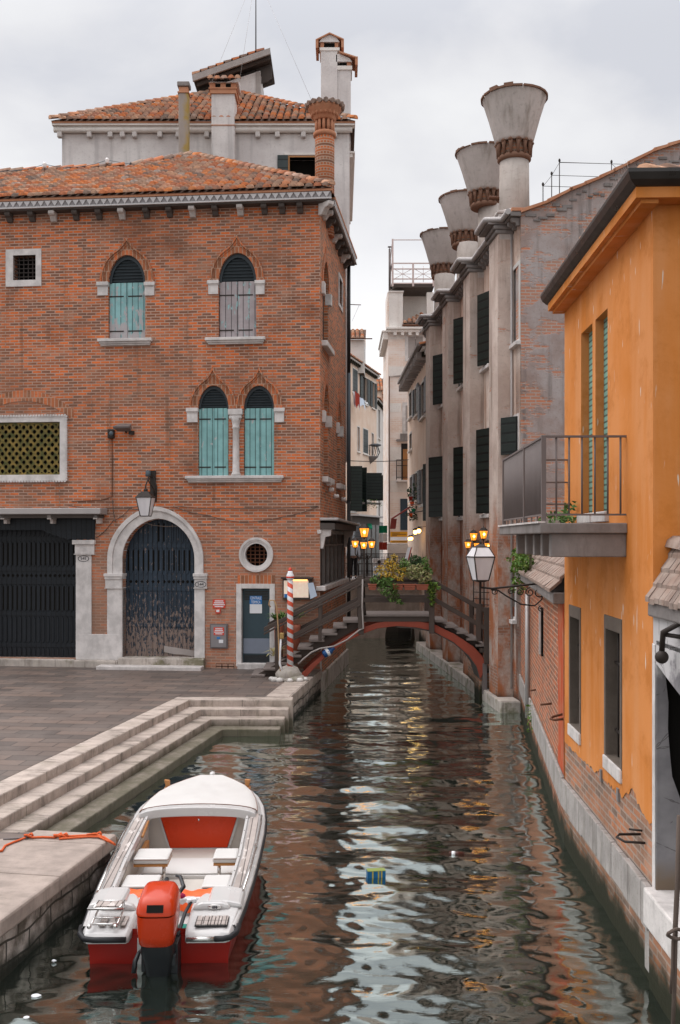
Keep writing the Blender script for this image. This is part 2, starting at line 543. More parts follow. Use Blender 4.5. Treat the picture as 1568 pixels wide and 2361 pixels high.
def mk_plaster(name, base, pale, dark, reds=None, zr=(4.2, 5.4), moss=True, k=.6, bricks=0.0, src='UV'):
    n = Nd(name, .92, .12)
    V = (lambda a_, b_: (a_, a_, b_)) if src == 'Object' else (lambda a_, b_: (a_, b_, 1))
    a = n.noise(.7, 6, rough=.62, src=src)
    col = n.mix(n.mask(a, .36, .66), base, pale)
    st = n.noise(1.0, 5, st=V(3.0, .20), loc=(2, 0, 0), rough=.6, src=src)
    col = n.mix(n.math('MULTIPLY', n.mask(st, .5, .72), k), col, dark)
    s2 = n.noise(1.3, 5, st=V(2.6, .2), loc=(9, 4, 0), src=src)
    col = n.mix(n.math('MULTIPLY', n.mask(s2, .54, .72), k * .7), col, pale)
    fn = n.noise(11, 5, rough=.7, src=src)
    col = n.mix(n.math('MULTIPLY', n.mask(fn, .52, .72), .45), col, tuple(x * .62 for x in base))
    h = n.math('ADD', n.math('MULTIPLY', fn, .6), n.math('MULTIPLY', a, .6))
    z = n.height()
    if reds:
        zz = n.math('ADD', z, n.math('MULTIPLY', n.noise(.9, 5, st=(1.4, .5, 1), rough=.65), -3.2))
        low = n.mask(zz, zr[1] - 1.6, zr[0] - 1.6)
        rc = n.mix(n.mask(n.noise(1.6, 5, st=(1, .5, 1), rough=.65), .60, .40), reds, n.mix(n.mask(fn, .35, .65), (.47, .375, .325), (.36, .28, .24)))
        bc, bf = n.brick(.26, .08, .012, (.34, .13, .075), (.24, .13, .09), (.3, .22, .18), wob=.02)
        rc = n.mix(n.mask(n.noise(.8, 5, loc=(5, 5, 0), rough=.6), .55, .61), rc, bc)
        col = n.mix(low, col, rc)
    if bricks:
        bc, bf = n.brick(.26, .08, .014, (.55, .19, .09), (.40, .2, .13), (.42, .34, .3), wob=.03)
        q = n.noise(1.15, 6, st=(.7, 1.6, 1), loc=(4, 8, 0), rough=.68)
        mk = n.mask(q, bricks, bricks + .06)
        col = n.mix(n.math('MULTIPLY', mk, .8), col, bc)
        h = n.math('SUBTRACT', h, n.math('MULTIPLY', mk, .7))
    if moss:
        zz = n.math('SUBTRACT', z, n.math('MULTIPLY', n.noise(2.0, 4), .7))
        col = n.mix(n.mask(zz, .2, -.25), col, (.03, .028, .02))
    return n.out(col, .92, n.bump(h, .45, .03))

MT['pl_canal'] = mk_plaster('pink_canal_plaster', (.56, .40, .325), (.78, .68, .61), (.36, .215, .145), (.36, .125, .06), (4.2, 5.8), k=.8, bricks=.60)
MT['pl_grey'] = mk_plaster('grey_lime_plaster', (.56, .515, .50), (.68, .64, .62), (.36, .335, .33), None, moss=False, k=.6)
MT['pl_chim'] = mk_plaster('sooty_chimney_plaster', (.43, .385, .36), (.55, .50, .475), (.20, .17, .14), None, moss=False, k=.75, src='Object')
MT['pl_pilaster'] = mk_plaster('pilaster_plaster', (.46, .36, .31), (.62, .52, .46), (.2, .14, .11), (.36, .13, .06), (4.0, 5.6), k=.8, bricks=.60)
MT['pl_shaft'] = mk_plaster('brown_shaft_plaster', (.36, .31, .275), (.48, .425, .39), (.18, .145, .115), None, moss=False, k=.8, src='Object')
MT['stone_reveal'] = mk_stone('brown_reveal_stone', (.17, .135, .11), .4)
MT['pl_gable'] = mk_plaster('gable_patched_render', (.30, .225, .20), (.40, .355, .345), (.16, .135, .125), None, moss=False, k=.9, bricks=.495)
MT['pl_cream'] = mk_plaster('cream_far_plaster', (.76, .565, .44), (.82, .66, .55), (.54, .38, .28), (.45, .3, .22), (2.6, 4.0), k=.4)
MT['pl_pink'] = mk_plaster('pale_pink_plaster', (.58, .45, .37), (.68, .58, .50), (.36, .26, .21), (.4, .3, .24), (2.0, 3.6), k=.5)
MT['pl_white'] = mk_plaster('white_far_plaster', (.68, .63, .59), (.76, .72, .68), (.5, .43, .38), None, moss=False, k=.3)

# ochre orange render with chipped vertical flecks
n = Nd('orange_render', .88, .15)
a = n.noise(.55, 5, rough=.55); b = n.noise(1.0, 5, st=(2.2, .25, 1))
col = n.mix(n.mask(a, .32, .68), (.56, .182, .030), (.66, .255, .078))
col = n.mix(n.math('MULTIPLY', n.mask(b, .42, .66), .65), col, (.65, .29, .12))
col = n.mix(n.math('MULTIPLY', n.mask(n.noise(1.4, 6, rough=.7, loc=(8, 8, 0)), .48, .68), .6), col, (.46, .15, .026))
fl = n.noise(6.5, 2, st=(2.4, .42, 1), rough=.4)
fm = n.noise(.8, 3, loc=(3, 6, 0))
col = n.mix(n.math('MULTIPLY', n.mask(fl, .69, .73), n.mask(fm, .38, .55)), col, (.66, .56, .47))
sd = n.noise(1.0, 4, st=(3, .3, 1), loc=(4, 1, 0))
col = n.mix(n.math('MULTIPLY', n.mask(sd, .58, .75), .25), col, (.36, .13, .03))
MT['orange'] = n.out(col, .88, n.bump(n.noise(20, 5), .18, .01))

# roof tiles
n = Nd('clay_roof_tile', .85, .2)
r = n.island()
col = n.ramp(r, [(0, (.56, .175, .06)), (.22, (.42, .17, .10)), (.42, (.34, .23, .17)), (.58, (.54, .30, .19)), (.74, (.20, .15, .125)), (.88, (.64, .22, .075)), (1, (.40, .33, .285))])
f = n.noise(7, 5, src='Object')
col = n.mix(n.math('MULTIPLY', n.mask(f, .5, .75), .55), col, (.14, .115, .10))
MT['tile'] = n.out(col, .85, n.bump(n.noise(25, 4, src='Object'), .3, .01))
n = Nd('orange_mortar_tile', .85, .2)
f = n.noise(2, 5, src='Object')
MT['tile_edge'] = n.out(n.mix(n.mask(f, .3, .7), (.42, .18, .10), (.50, .25, .15)), .85)
n = Nd('tile_underlay', .9, .1)
MT['underlay'] = n.out(n.mix(n.noise(5, 4, src='Object'), (.07, .05, .04), (.16, .10, .075)), .9)
n = Nd('stone_slab_coping', .88, .2)
r = n.island(); f = n.noise(5, 5, src='Object', st=(1, 1, 1))
col = n.mix(n.mask(f, .35, .7), n.ramp(r, [(0, (.20, .14, .115)), (.5, (.28, .19, .15)), (1, (.16, .125, .11))]), (.33, .26, .22))
MT['coping'] = n.out(col, .88, n.bump(f, .5, .02))

def mk_boards(name, c, bw, worn=None, wk=.5, zfade=None, rough=.6, groove=.012, horiz=False, fs=1.0):
    """painted planks with grooves, flaking in elongated patches"""
    n = Nd(name, rough, .3)
    sc = (1, 1, 1)
    bc, bf = n.brick(50, bw, groove, 1, .82, .25, off=0) if horiz else n.brick(bw, 50, groove, 1, .84, .25, off=0)
    f = n.noise(3, 5, rough=.6)
    col = n.mix(n.mask(f, .3, .7), tuple(x * .78 for x in c), c)
    col = n.mix(1, col, bc, 'MULTIPLY')
    if worn:
        q = n.noise(4.2 * fs, 6, st=(1.6, .5, 1), rough=.7, loc=(2, 3, 0))
        if zfade:
            q = n.math('ADD', q, n.math('MULTIPLY', n.mask(n.height(), zfade[0], zfade[1]), .17))
        col = n.mix(n.math('MULTIPLY', n.mask(q, wk, wk + .05), .9), col, worn)
    return n.out(col, rough, n.bump(n.math('SUBTRACT', f, bf), .4, .012))

MT['teal'] = mk_boards('turquoise_boards', (.27, .53, .53), .155, (.46, .42, .42), .60)
MT['teal_worn'] = mk_boards('worn_turquoise_boards', (.27, .50, .51), .17, (.42, .37, .375), .55, (11.0, 9.8))
MT['grey_boards'] = mk_boards('bare_grey_boards', (.44, .385, .395), .17, (.27, .48, .49), .57)
MT['navy'] = mk_boards('flaking_navy_door', (.030, .048, .072), .14, (.24, .175, .145), .60, (3.3, .9), rough=.55, fs=2.6)
MT['navy_dark'] = mk_boards('dark_gate_boards', (.0125, .0165, .022), .15, (.075, .075, .08), .70, rough=.5)
MT['blue_door'] = plain('petrol_blue_door', (.033, .062, .078), .45, .4, var=.35, sc=14)
MT['green_sh'] = mk_boards('dark_green_shutter', (.013, .021, .018), .24, (.07, .07, .065), .72, horiz=True, rough=.5, groove=.03)
MT['slate_sh'] = mk_boards('slate_green_shutter', (.05, .065, .066), .30, (.16, .15, .15), .68, horiz=True, groove=.02)
MT['grey_sh'] = mk_boards('grey_far_shutter', (.17, .18, .195), .2, None, horiz=True)
MT['mint'] = mk_boards('mint_slatted_shutter', (.22, .44, .36), .075, None, horiz=True, rough=.5, groove=.012)
MT['louvre'] = plain('blue_black_louvre', (.021, .031, .038), .45, .4)
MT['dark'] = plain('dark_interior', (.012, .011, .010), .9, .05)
MT['glass'] = plain('dim_window_glass', (.012, .012, .012), .35, .3, var=.1)
MT['glass_pale'] = plain('pane_painted_reflection', (.36, .40, .46), .2, .5, var=.1)  # pale sky reflection put into the pane colour
MT['iron'] = plain('rusty_dark_iron', (.035, .026, .022), .6, .4, .3)
MT['iron_grey'] = plain('grey_brown_painted_iron', (.155, .128, .122), .6, .35)
MT['rust'] = plain('rust', (.12, .05, .028), .8, .2)
MT['pipe'] = plain('blue_grey_drainpipe', (.085, .11, .13), .5, .4, .3)
MT['pipe_black'] = plain('black_pipe', (.02, .02, .022), .5, .4)
MT['white_met'] = plain('white_painted_metal', (.62, .60, .58), .5, .35)
MT['zinc'] = plain('zinc_gutter', (.40, .37, .36), .5, .4, .3)
MT['gutter'] = plain('dark_brown_gutter', (.030, .026, .024), .35, .5)
MT['wood_dark'] = plain('tarred_bridge_wood', (.070, .050, .041), .6, .35, var=.4, sc=9)
MT['wood_step'] = plain('worn_grey_plank', (.20, .165, .15), .7, .3, var=.4, sc=12, bump=.3)
MT['wood_old'] = plain('old_dark_timber', (.10, .083, .075), .8, .2, var=.5)
MT['wood_grey'] = plain('silvered_timber', (.36, .32, .30), .8, .2, var=.4)
MT['red_beam'] = plain('faded_red_beam', (.30, .062, .036), .6, .3, var=.4, sc=5, bump=.25)
MT['cream_cloth'] = plain('pale_grey_frieze', (.55, .53, .53), .8)
MT['frieze_dk'] = plain('frieze_recess_shade', (.30, .28, .285), .85)  # relief shade between the teeth put into the colour
MT['bulb_wh'] = plain('white_ceramic', (.75, .72, .70), .3, .5)
MT['red_sign'] = plain('red_sign_plate', (.62, .055, .028), .5, .4, var=.1)
MT['blue_sign'] = plain('blue_sign_plate', (.02, .17, .46), .5, .4, var=.1)
MT['white_sign'] = plain('white_sign_paint', (.74, .74, .76), .5, .3, var=.08)
MT['yellow_sign'] = plain('yellow_banner', (.66, .31, .015), .6, .3, var=.1)
MT['ink'] = plain('dark_ink', (.03, .03, .04), .7, .2)
MT['paper'] = plain('pale_blue_paper', (.48, .55, .66), .7, .2, var=.1)
MT['meter'] = plain('grey_meter_cabinet', (.25, .235, .24), .5, .4, .3)
MT['skin'] = plain('skin', (.42, .24, .17), .6, .3, var=.1)
MT['hair'] = plain('dark_hair', (.02, .015, .012), .6, .3)
MT['shirt'] = plain('pale_blue_shirt', (.70, .78, .92), .85, .15, var=.12)
MT['trousers'] = plain('black_trousers', (.012, .012, .014), .85, .15)
MT['terra'] = plain('terracotta_planter', (.36, .115, .07), .7, .25, var=.25)
MT['awning'] = plain('dusty_red_awning', (.34, .08, .07), .85, .15)
MT['green_cloth'] = plain('green_cloth', (.01, .22, .11), .7, .2)
MT['flag_red'] = plain('red_cloth', (.34, .045, .03), .85, .15)
MT['rope'] = plain('orange_rope', (.58, .11, .035), .8, .2, sc=60, bump=.5)
MT['rope_br'] = plain('brown_mooring_line', (.12, .09, .075), .85, .15, sc=60, bump=.5)
MT['gel'] = plain('white_gelcoat', (.49, .475, .465), .22, .5, var=.07, sc=3, bump=.03)
MT['vinyl'] = plain('white_vinyl_cushion', (.54, .52, .50), .45, .4, var=.06, sc=5, bump=.06)
MT['cockpit'] = plain('beige_cockpit_liner', (.50, .455, .41), .5, .35, var=.12)
MT['boat_red'] = plain('orange_red_gloss', (.56, .040, .006), .3, .25, var=.2, sc=3, bump=.04)
MT['boat_hull'] = plain('dark_red_antifouling', (.27, .009, .004), .45, .2, var=.25, sc=4)
MT['cowl'] = plain('red_orange_cowl', (.44, .034, .006), .24, .35, var=.1, sc=2, bump=.02)
MT['black_pl'] = plain('black_plastic', (.010, .011, .013), .4, .4, var=.2)
MT['rubber'] = plain('black_rubber', (.014, .014, .016), .5, .3)
MT['chrome'] = plain('stainless_steel', (.62, .60, .58), .2, .5, .9, var=.1, bump=.02)
MT['teak'] = mk_boards('greyed_teak', (.42, .36, .33), .075, (.55, .5, .47), .55, groove=.006)
MT['oak'] = plain('varnished_wood', (.40, .17, .05), .35, .45, var=.3)
MT['tarp'] = plain('orange_tarpaulin', (.78, .105, .02), .5, .3, var=.15, sc=5, bump=.3)
MT['teal_tub'] = plain('teal_tub', (.01, .24, .18), .4, .4)
MT['moss_rock'] = mk_stone('mossy_boulder', (.40, .36, .32), .5, 0, .4, .5)
MT['white_rock'] = mk_stone('white_pebble_stone', (.66, .63, .60), .2)
MT['ring_brick'] = plain('sooty_ring_brick', (.205, .115, .08), .9, .1, var=.5, sc=9)

def mk_leaf(name, cols, rough=.6):
    n = Nd(name, rough, .3)
    r = n.island()
    k = len(cols)
    c = n.ramp(r, [(i / max(k - 1, 1), q) for i, q in enumerate(cols)])
    n.b.inputs['Subsurface Weight'].default_value = 0.0
    return n.out(c, rough)
MT['leaf'] = mk_leaf('green_leaves', [(.05, .11, .02), (.11, .20, .045), (.07, .14, .03), (.17, .25, .07)])
MT['leaf_dk'] = mk_leaf('dark_leaves', [(.018, .045, .014), (.04, .085, .025), (.03, .06, .02)])
MT['leaf_pale'] = mk_leaf('pale_leaves', [(.28, .29, .12), (.20, .24, .085), (.38, .35, .17), (.30, .24, .11)])
MT['leaf_ylw'] = mk_leaf('yellow_flowers', [(.58, .33, .02), (.42, .30, .06), (.64, .40, .04), (.20, .22, .06)])
MT['leaf_ivy'] = mk_leaf('ivy_leaves', [(.045, .10, .015), (.12, .20, .03), (.07, .15, .02), (.20, .24, .04)])
MT['stem'] = plain('stem', (.07, .055, .03), .8)

def emit(name, col, strength):
    n = Nd(name, .3, .4)
    n.b.inputs['Emission Color'].default_value = (*col, 1)
    n.b.inputs['Emission Strength'].default_value = strength
    f = n.noise(9, 3, src='Object')
    return n.out(n.mix(f, tuple(c * .5 for c in col), col), .3)
MT['lamp_glow'] = emit('amber_lamp_glass', (1.0, .33, .03), 1.7)
MT['lamp_core'] = emit('lamp_bulb', (1.0, .56, .15), 9.0)
MT['lit_sign'] = emit('lit_menu_panel', (1.0, .80, .64), .30)
MT['lit_strip'] = emit('lit_menu_strip', (1.0, .50, .16), 3.0)

n = Nd('frosted_lantern_glass', .35, .4)
f = n.noise(1.4, 4, src='Object', st=(3, 3, .5))
MT['frost'] = n.out(n.mix(n.mask(f, .3, .7), (.62, .60, .62), (.74, .72, .73)), .35)

# canal water
n = Nd('canal_water', .03, .5)
nt, nl = n.n, n.l
out = [x for x in nt if x.type == 'OUTPUT_MATERIAL'][0]
nt.remove(n.b)
dif = nt.new('ShaderNodeBsdfDiffuse'); dif.inputs['Color'].default_value = (.016, .022, .017, 1)
tr = nt.new('ShaderNodeBsdfTransparent'); tr.inputs['Color'].default_value = (.42, .40, .30, 1)
gls = nt.new('ShaderNodeBsdfGlossy'); gls.inputs['Roughness'].default_value = .025; gls.inputs['Color'].default_value = (.88, .97, .93, 1)
fre = nt.new('ShaderNodeFresnel'); fre.inputs['IOR'].default_value = 1.33
bm1 = n.noise(8.0, 4, st=(.55, 1.6, 1), src='Object', rough=.6)
nb = n.bump(bm1, .07, .03)
for q in (gls, fre): nl.new(nb, q.inputs['Normal'])
rp = n.ramp(fre.outputs[0], [(.02, .06), (.06, .27), (.12, .64), (.30, .85), (.8, .96)])
m1 = nt.new('ShaderNodeMixShader'); m1.inputs[0].default_value = .5
m2 = nt.new('ShaderNodeMixShader')
nl.new(dif.outputs[0], m1.inputs[1]); nl.new(tr.outputs[0], m1.inputs[2])
nl.new(rp, m2.inputs[0]); nl.new(m1.outputs[0], m2.inputs[1]); nl.new(gls.outputs[0], m2.inputs[2])
nl.new(m2.outputs[0], out.inputs['Surface'])
MT['water'] = n.m
n = Nd('canal_mud', .9, .1)
MT['mud'] = n.out(n.mix(n.noise(1.5, 5, src='Object'), (.035, .03, .02), (.07, .055, .04)), .9)

def stripes(name, c1, c2, pitch, loc_z=0.0):
    """barber-pole spiral: object angle + height"""
    n = Nd(name, .45, .4)
    sp = n.n.new('ShaderNodeSeparateXYZ'); n.l.new(n.tc.outputs['Object'], sp.inputs[0])
    an = n.math('ARCTAN2', sp.outputs['Y'], sp.outputs['X'])
    a = n.math('DIVIDE', an, 2 * math.pi)
    v = n.math('FRACT', n.math('ADD', n.math('ADD', n.math('DIVIDE', sp.outputs['Z'], pitch), a), 20.0))
    col = n.mix(n.mask(v, .49, .51), c1, c2)
    f = n.noise(8, 5, src='Object')
    col = n.mix(n.math('MULTIPLY', n.mask(f, .58, .7), .35), col, (.35, .25, .2))
    return n.out(col, .45)
MT['pole'] = stripes('red_white_spiral', (.60, .075, .03), (.66, .66, .68), .235)
# ------------------------------------------------------------------ wall planes
A = (-0.56, 28.0)
FA = Fr(A, (0.9954, -0.0958))                    # brick house, front
FS = Fr(A, (0.12, 1.0))                          # brick house, canal side
FG = Fr((0.34, 36.0), (1, 0))                    # grey house behind
C0 = (4.46, 24.55)
FC = Fr(C0, (0.0676, -1.0))                        # canal house with the four chimneys
FGB = Fr(C0, (1.0, 0.0676))                        # its gable wall
B0 = (3.14, 13.92)
FR = Fr(C0, (B0[0] - C0[0], B0[1] - C0[1]))      # garden wall
FO = Fr(B0, (-0.0318, -1.0))                     # orange house, canal side
ZP = 0.63                                        # the square above the water
EAV = 13.72

def tiles(m, O, U, V, poly, pu=.25, pv=.40, r=.105, base=True):
    """barrel tiles laid on the plane O + a*U + b*V inside poly (a, b)"""
    O, U, V = Vector(O), Vector(U).normalized(), Vector(V).normalized()
    Nn = U.cross(V).normalized()
    if Nn.z < 0: Nn = -Nn
    def inside(a, b):
        c = False
        for i in range(len(poly)):
            (x1, y1), (x2, y2) = poly[i], poly[i - 1]
            if (y1 > b) != (y2 > b) and a < (x2 - x1) * (b - y1) / (y2 - y1) + x1: c = not c
        return c
    a0, a1 = min(p[0] for p in poly), max(p[0] for p in poly)
    b0, b1 = min(p[1] for p in poly), max(p[1] for p in poly)
    K = 5
    for i in range(int((a1 - a0) / pu) + 1):
        a = a0 + (i + .5) * pu
        for j in range(int((b1 - b0) / pv) + 1):
            b = b0 + j * pv
            if not inside(a, b + pv * .5): continue
            rj = r * (1 + .08 * (RND.random() - .5)); da = (RND.random() - .5) * .03; up = .05 + RND.random() * .03; sk = (RND.random() - .5) * .03
            vs = []
            for bb, rr, h in ((b - .02, rj, up), (b + pv + .05, rj * .82, 0.0)):
                for k in range(K + 1):
                    th = math.pi * k / K
                    x = a + da + (sk if bb > b else 0) - rr * math.cos(th)
                    vs.append(O + U * x + V * bb + Nn * (h + rr * .95 * math.sin(th)))
            fs = [(k, k + 1, K + 2 + k, K + 1 + k) for k in range(K)]
            fs.append(list(range(K + 1)))
            m.add(vs, fs, 0, True)
    if base:
        m.add([O + U * a + V * b - Nn * .01 for a, b in poly], [list(range(len(poly)))], 1)
    return m

def ridge(m, p, q, r=.12, L=.42):
    p, q = Vector(p), Vector(q)
    d = (q - p); n_ = max(1, int(d.length / L)); d.normalize()
    sx = d.cross(Vector((0, 0, 1))).normalized(); up = sx.cross(d).normalized()
    for i in range(n_):
        a = p + d * (L * i); b = a + d * (L + .05)
        vs = []
        for c, rr, h in ((a, r, 0.03), (b, r * .85, 0.0)):
            for k in range(6):
                th = math.pi * k / 5
                vs.append(c + sx * (-rr * math.cos(th)) + up * (h + rr * math.sin(th)))
        m.add(vs, [(k, k + 1, 7 + k, 6 + k) for k in range(5)] + [list(range(6))], 0, True)
    return m

def arch(s0, s1, zs, za, n=16, point=.0):
    """open polyline from (s0, zs) over the crown (za) to (s1, zs); point > 0 gives a pointed crown"""
    c, hw, h = (s0 + s1) / 2, (s1 - s0) / 2, za - zs
    pts = []
    for i in range(n + 1):
        th = math.pi * i / n
        x = -math.cos(th); y = math.sin(th)
        y = y * (1 - point) + point * (1 - abs(x) ** 1.35)
        pts.append((c + hw * x, zs + h * y))
    return pts

def ogee(s0, s1, zs, zr, zt, n=16):
    """round arch whose crown flips up into a small point"""
    c, hw = (s0 + s1) / 2, (s1 - s0) / 2
    pts = []
    for i in range(n + 1):
        th = math.pi * i / n
        x = -math.cos(th)
        y = zs + (zr - zs) * math.sin(th)
        k = max(0, 1 - abs(x) / .42)
        y += (zt - zr) * k ** 2.2
        pts.append((c + hw * x, y))
    return pts

# ------------------------------------------------------------------ brick house
house = thing('brick_house', 'tall weathered brick house with turquoise shutters and a blue-black arched door on the square', 'house', FA)

def wrect(x0, y0, x1, y1, t=0):
    a, z0, b, z1 = FA.rect(x0, y0, x1, y1, t)
    return [(a, z0), (b, z0), (b, z1), (a, z1)]

holes = []
# upper single windows: opening x0, x1, crown, spring, foot; trim x0, x1, tip; imposts; sill
UP = [dict(o=(250, 335, 588, 652, 782), t=(231, 356, 572, 548), im=((224, 251), (333, 358), 651, 682), sill=(228, 352, 782, 797)),
      dict(o=(504, 591, 583, 649, 780), t=(484, 609, 568, 541), im=((479, 505), (588, 612), 647, 679), sill=(475, 613, 779, 794))]
LO = [dict(o=(457, 527, 889, 942, 1098), t=(437, 545, 872, 846)), dict(o=(562, 632, 889, 942, 1098), t=(545, 652, 872, 846))]
def arch_hole(x0, x1, yc, ys, yf, point=.03):
    s0, z0 = FA.sz(x0, yf); s1, _ = FA.sz(x1, yf)
    zs = FA.sz((x0+x1)/2, ys)[1]; zc = FA.sz((x0+x1)/2, yc)[1]
    return [(s0, z0)] + arch(s0, s1, zs, zc, 14, point) + [(s1, z0)], (s0, s1, z0, zs, zc)
geo = {}
for i, d in enumerate(UP + LO):
    h, g = arch_hole(*d['o'])
    holes.append(h); geo[i] = g
dh, dg = arch_hole(283, 449, 1196, 1288, 1517, .08)
holes.append(dh)
gate_rect = wrect(-60, 1196, 176, 1518); gate_rect[0] = (-9.9, gate_rect[0][1]); gate_rect[3] = (-9.9, gate_rect[3][1])
holes.append(gate_rect)
gw = wrect(-30, 974, 139, 1095); holes.append(gw)
sw = wrect(31, 589, 83, 646); holes.append(sw)
bd = wrect(556, 1356, 622, 1534); holes.append(bd)
oc = FA.sz(591, 1279); orad = 27 / FPX * 28.1
holes.append([(oc[0] + orad * math.cos(2*math.pi*k/24), oc[1] + orad * math.sin(2*math.pi*k/24)) for k in range(24)])
m = M()
m.wall([(-11.5, .3), (0, .3), (0, EAV), (-11.5, EAV)], holes, 0, .30)
m.add([(-11.5, 6.4, .3), (-.3, 6.4, .3), (-.3, 6.4, EAV), (-11.5, 6.4, EAV), (-11.5, 0, .3), (-11.5, 0, EAV)], [(0, 1, 2, 3), (0, 4, 5, 3)])
m.build('front_wall', MT['brick'], house)

# dark rooms behind the openings
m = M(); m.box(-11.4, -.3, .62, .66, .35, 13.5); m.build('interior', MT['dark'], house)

# canal side wall, down into the water
LS = 6.35
sh = []
SW = [dict(o=(744, 757, 604, 672, 797)), dict(o=(745.5, 757, 885, 960, 1102)), dict(o=(777.5, 785, 926, 985, 1117))]
for d in SW:
    x0, x1, yc, ys, yf = d['o']
    s0 = FS.sz(x0, 900)[0]; s1 = FS.sz(x1, 900)[0]
    zf = lambda y: FS.sz((x0 + x1) / 2, y)[1]
    d['g'] = (s0, s1, zf(yf), zf(ys), zf(yc))
    sh.append([(s0, zf(yf))] + arch(s0, s1, zf(ys), zf(yc), 12, .1) + [(s1, zf(yf))])
s0, s1 = FS.sz(781, 672)[0], FS.sz(788, 672)[0]
z0, z1 = FS.sz(784, 704)[1], FS.sz(784, 644)[1]
sh.append([(s0, z0), (s1, z0), (s1, z1), (s0, z1)]); small_side = (s0, s1, z0, z1)
g0, g1 = FS.sz(738.5, 1290)[0], FS.sz(794, 1290)[0]
gz0, gz1 = FS.sz(765, 1342)[1], FS.sz(765, 1204)[1]
sh.append([(g0, gz0), (g1, gz0), (g1, gz1), (g0, gz1)])
m = M(); m.wall([(0, -1), (LS, -1), (LS, EAV), (0, EAV)], sh, 0, .28)
m.add([(LS, 0, -1), (LS, 0, EAV), (LS, 5, EAV), (LS, 5, -1)], [(0, 1, 2, 3)])
m.build('side_wall', MT['brick_side'], house, fr=FS, frp=FA)
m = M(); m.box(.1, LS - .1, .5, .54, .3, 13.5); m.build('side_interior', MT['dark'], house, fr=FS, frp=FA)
# stone foot along the water
m = M(); m.box(-.02, LS + .03, -.10, 0, -1, .52); m.build('stone_foot', MT['stone_moss'], house, fr=FS, frp=FA, bev=.02)
m = M(); m.box(.0, .16, -.03, .0, .52, 2.2); m.build('corner_stone', MT['stone'], house, fr=FS, frp=FA, bev=.01)

# cornice: soffit boards, frieze with a row of small triangles, corbels
OV = .34
m = M(); m.box(-11.5, OV - .02, -OV + .03, .0, EAV - .015, EAV + .03); m.box(-.0, LS, -OV + .03, 0, EAV - .015, EAV + .03) if False else None
m.build('soffit', MT['wood_old'], house)
m = M(); m.box(0.0, LS, -OV + .03, -.003, EAV - .015, EAV + .03); m.build('side_soffit', MT['wood_old'], house, fr=FS, frp=FA)
zf0, zf1 = EAV + .03, EAV + .245
m = M(); m.box(-11.5, OV, -OV, -OV + .16, zf0, zf1)
i0 = len(m.v); m.box(.36, LS + .06, -OV, -OV + .16, zf0, zf1); m.xf(FA.mat.inverted() @ FS.mat, i0)
fz = m.build('frieze', MT['frieze_dk'], house)
m = M(); pit = .205
for k in range(int(11.7 / pit)):
    s = OV - .02 - k * pit
    m.prism([(s, zf1 - .015), (s - pit * .97, zf1 - .015), (s - pit * .485, zf0 + .045)], -OV - .035, -OV)
m.box(-11.5, OV + .02, -OV - .045, -OV, zf0 - .0, zf0 + .04)
i0 = len(m.v)
for k in range(int(6.0 / pit)):
    s = .35 + k * pit
    m.prism([(s, zf1 - .015), (s + pit * .97, zf1 - .015), (s + pit * .485, zf0 + .045)], -OV - .035, -OV)
m.box(.3, LS + .06, -OV - .045, -OV, zf0, zf0 + .04)
m.xf(FA.mat.inverted() @ FS.mat, i0)
m.build('frieze_teeth', MT['cream_cloth'], fz)
m = M(); m.box(-11.5, OV + .04, -OV - .05, -.1, zf1, zf1 + .07)
i0 = len(m.v); m.box(.36, LS + .1, -OV - .05, -.1, zf1, zf1 + .07); m.xf(FA.mat.inverted() @ FS.mat, i0)
m.build('tile_edging', MT['tile_edge'], house)

def corbel_m(L=.30, H=.26, W=.17):
    m = M()
    pr = [(0, 0), (-L, 0), (-L, -.08), (-L + .04, -.12), (-L + .12, -.13), (-L * .45, -.19), (-L * .3, -H), (0, -H)]
    vs = [(-W/2, a, b) for a, b in pr] + [(W/2, a, b) for a, b in pr]
    n_ = len(pr)
    m.add(vs, [list(range(n_))[::-1], list(range(n_, 2*n_))] + [(i, (i+1) % n_, (i+1) % n_ + n_, i + n_) for i in range(n_)])
    return m
cb = corbel_m().build('corbel', MT['stone'], house, bev=.012)
cb2 = corbel_m(.28, .24, .16).build('corbel', MT['wood_old'], house, bev=.012)
xs = [25, 77, 126, 178, 231, 284, 340, 393, 446, 498, 556, 611, 652, 693]
for i, x in enumerate(xs):
    src = cb if i in (2, 5, 8, 10) else cb2
    s = FA.sz(x, 480)[0]
    if i == 2: cb.location = (s, 0, EAV - .016)
    elif i == 0: cb2.location = (s, 0, EAV - .016)
    else: share(src, (s, 0, EAV - .016))
rs = FA.mat.inverted() @ FS.mat
for k in range(8):
    p = rs @ Vector((.55 + k * .74, -.002, EAV - .016))
    share(cb if k % 3 == 0 else cb2, p, rz=FS.ang - FA.ang)
p = rs @ Vector((0, 0, 0))
c_ = share(cb, (0.02, -.02, EAV - .016), rz=rad(48)); c_.scale = (1.15, 1.5, 1.25)

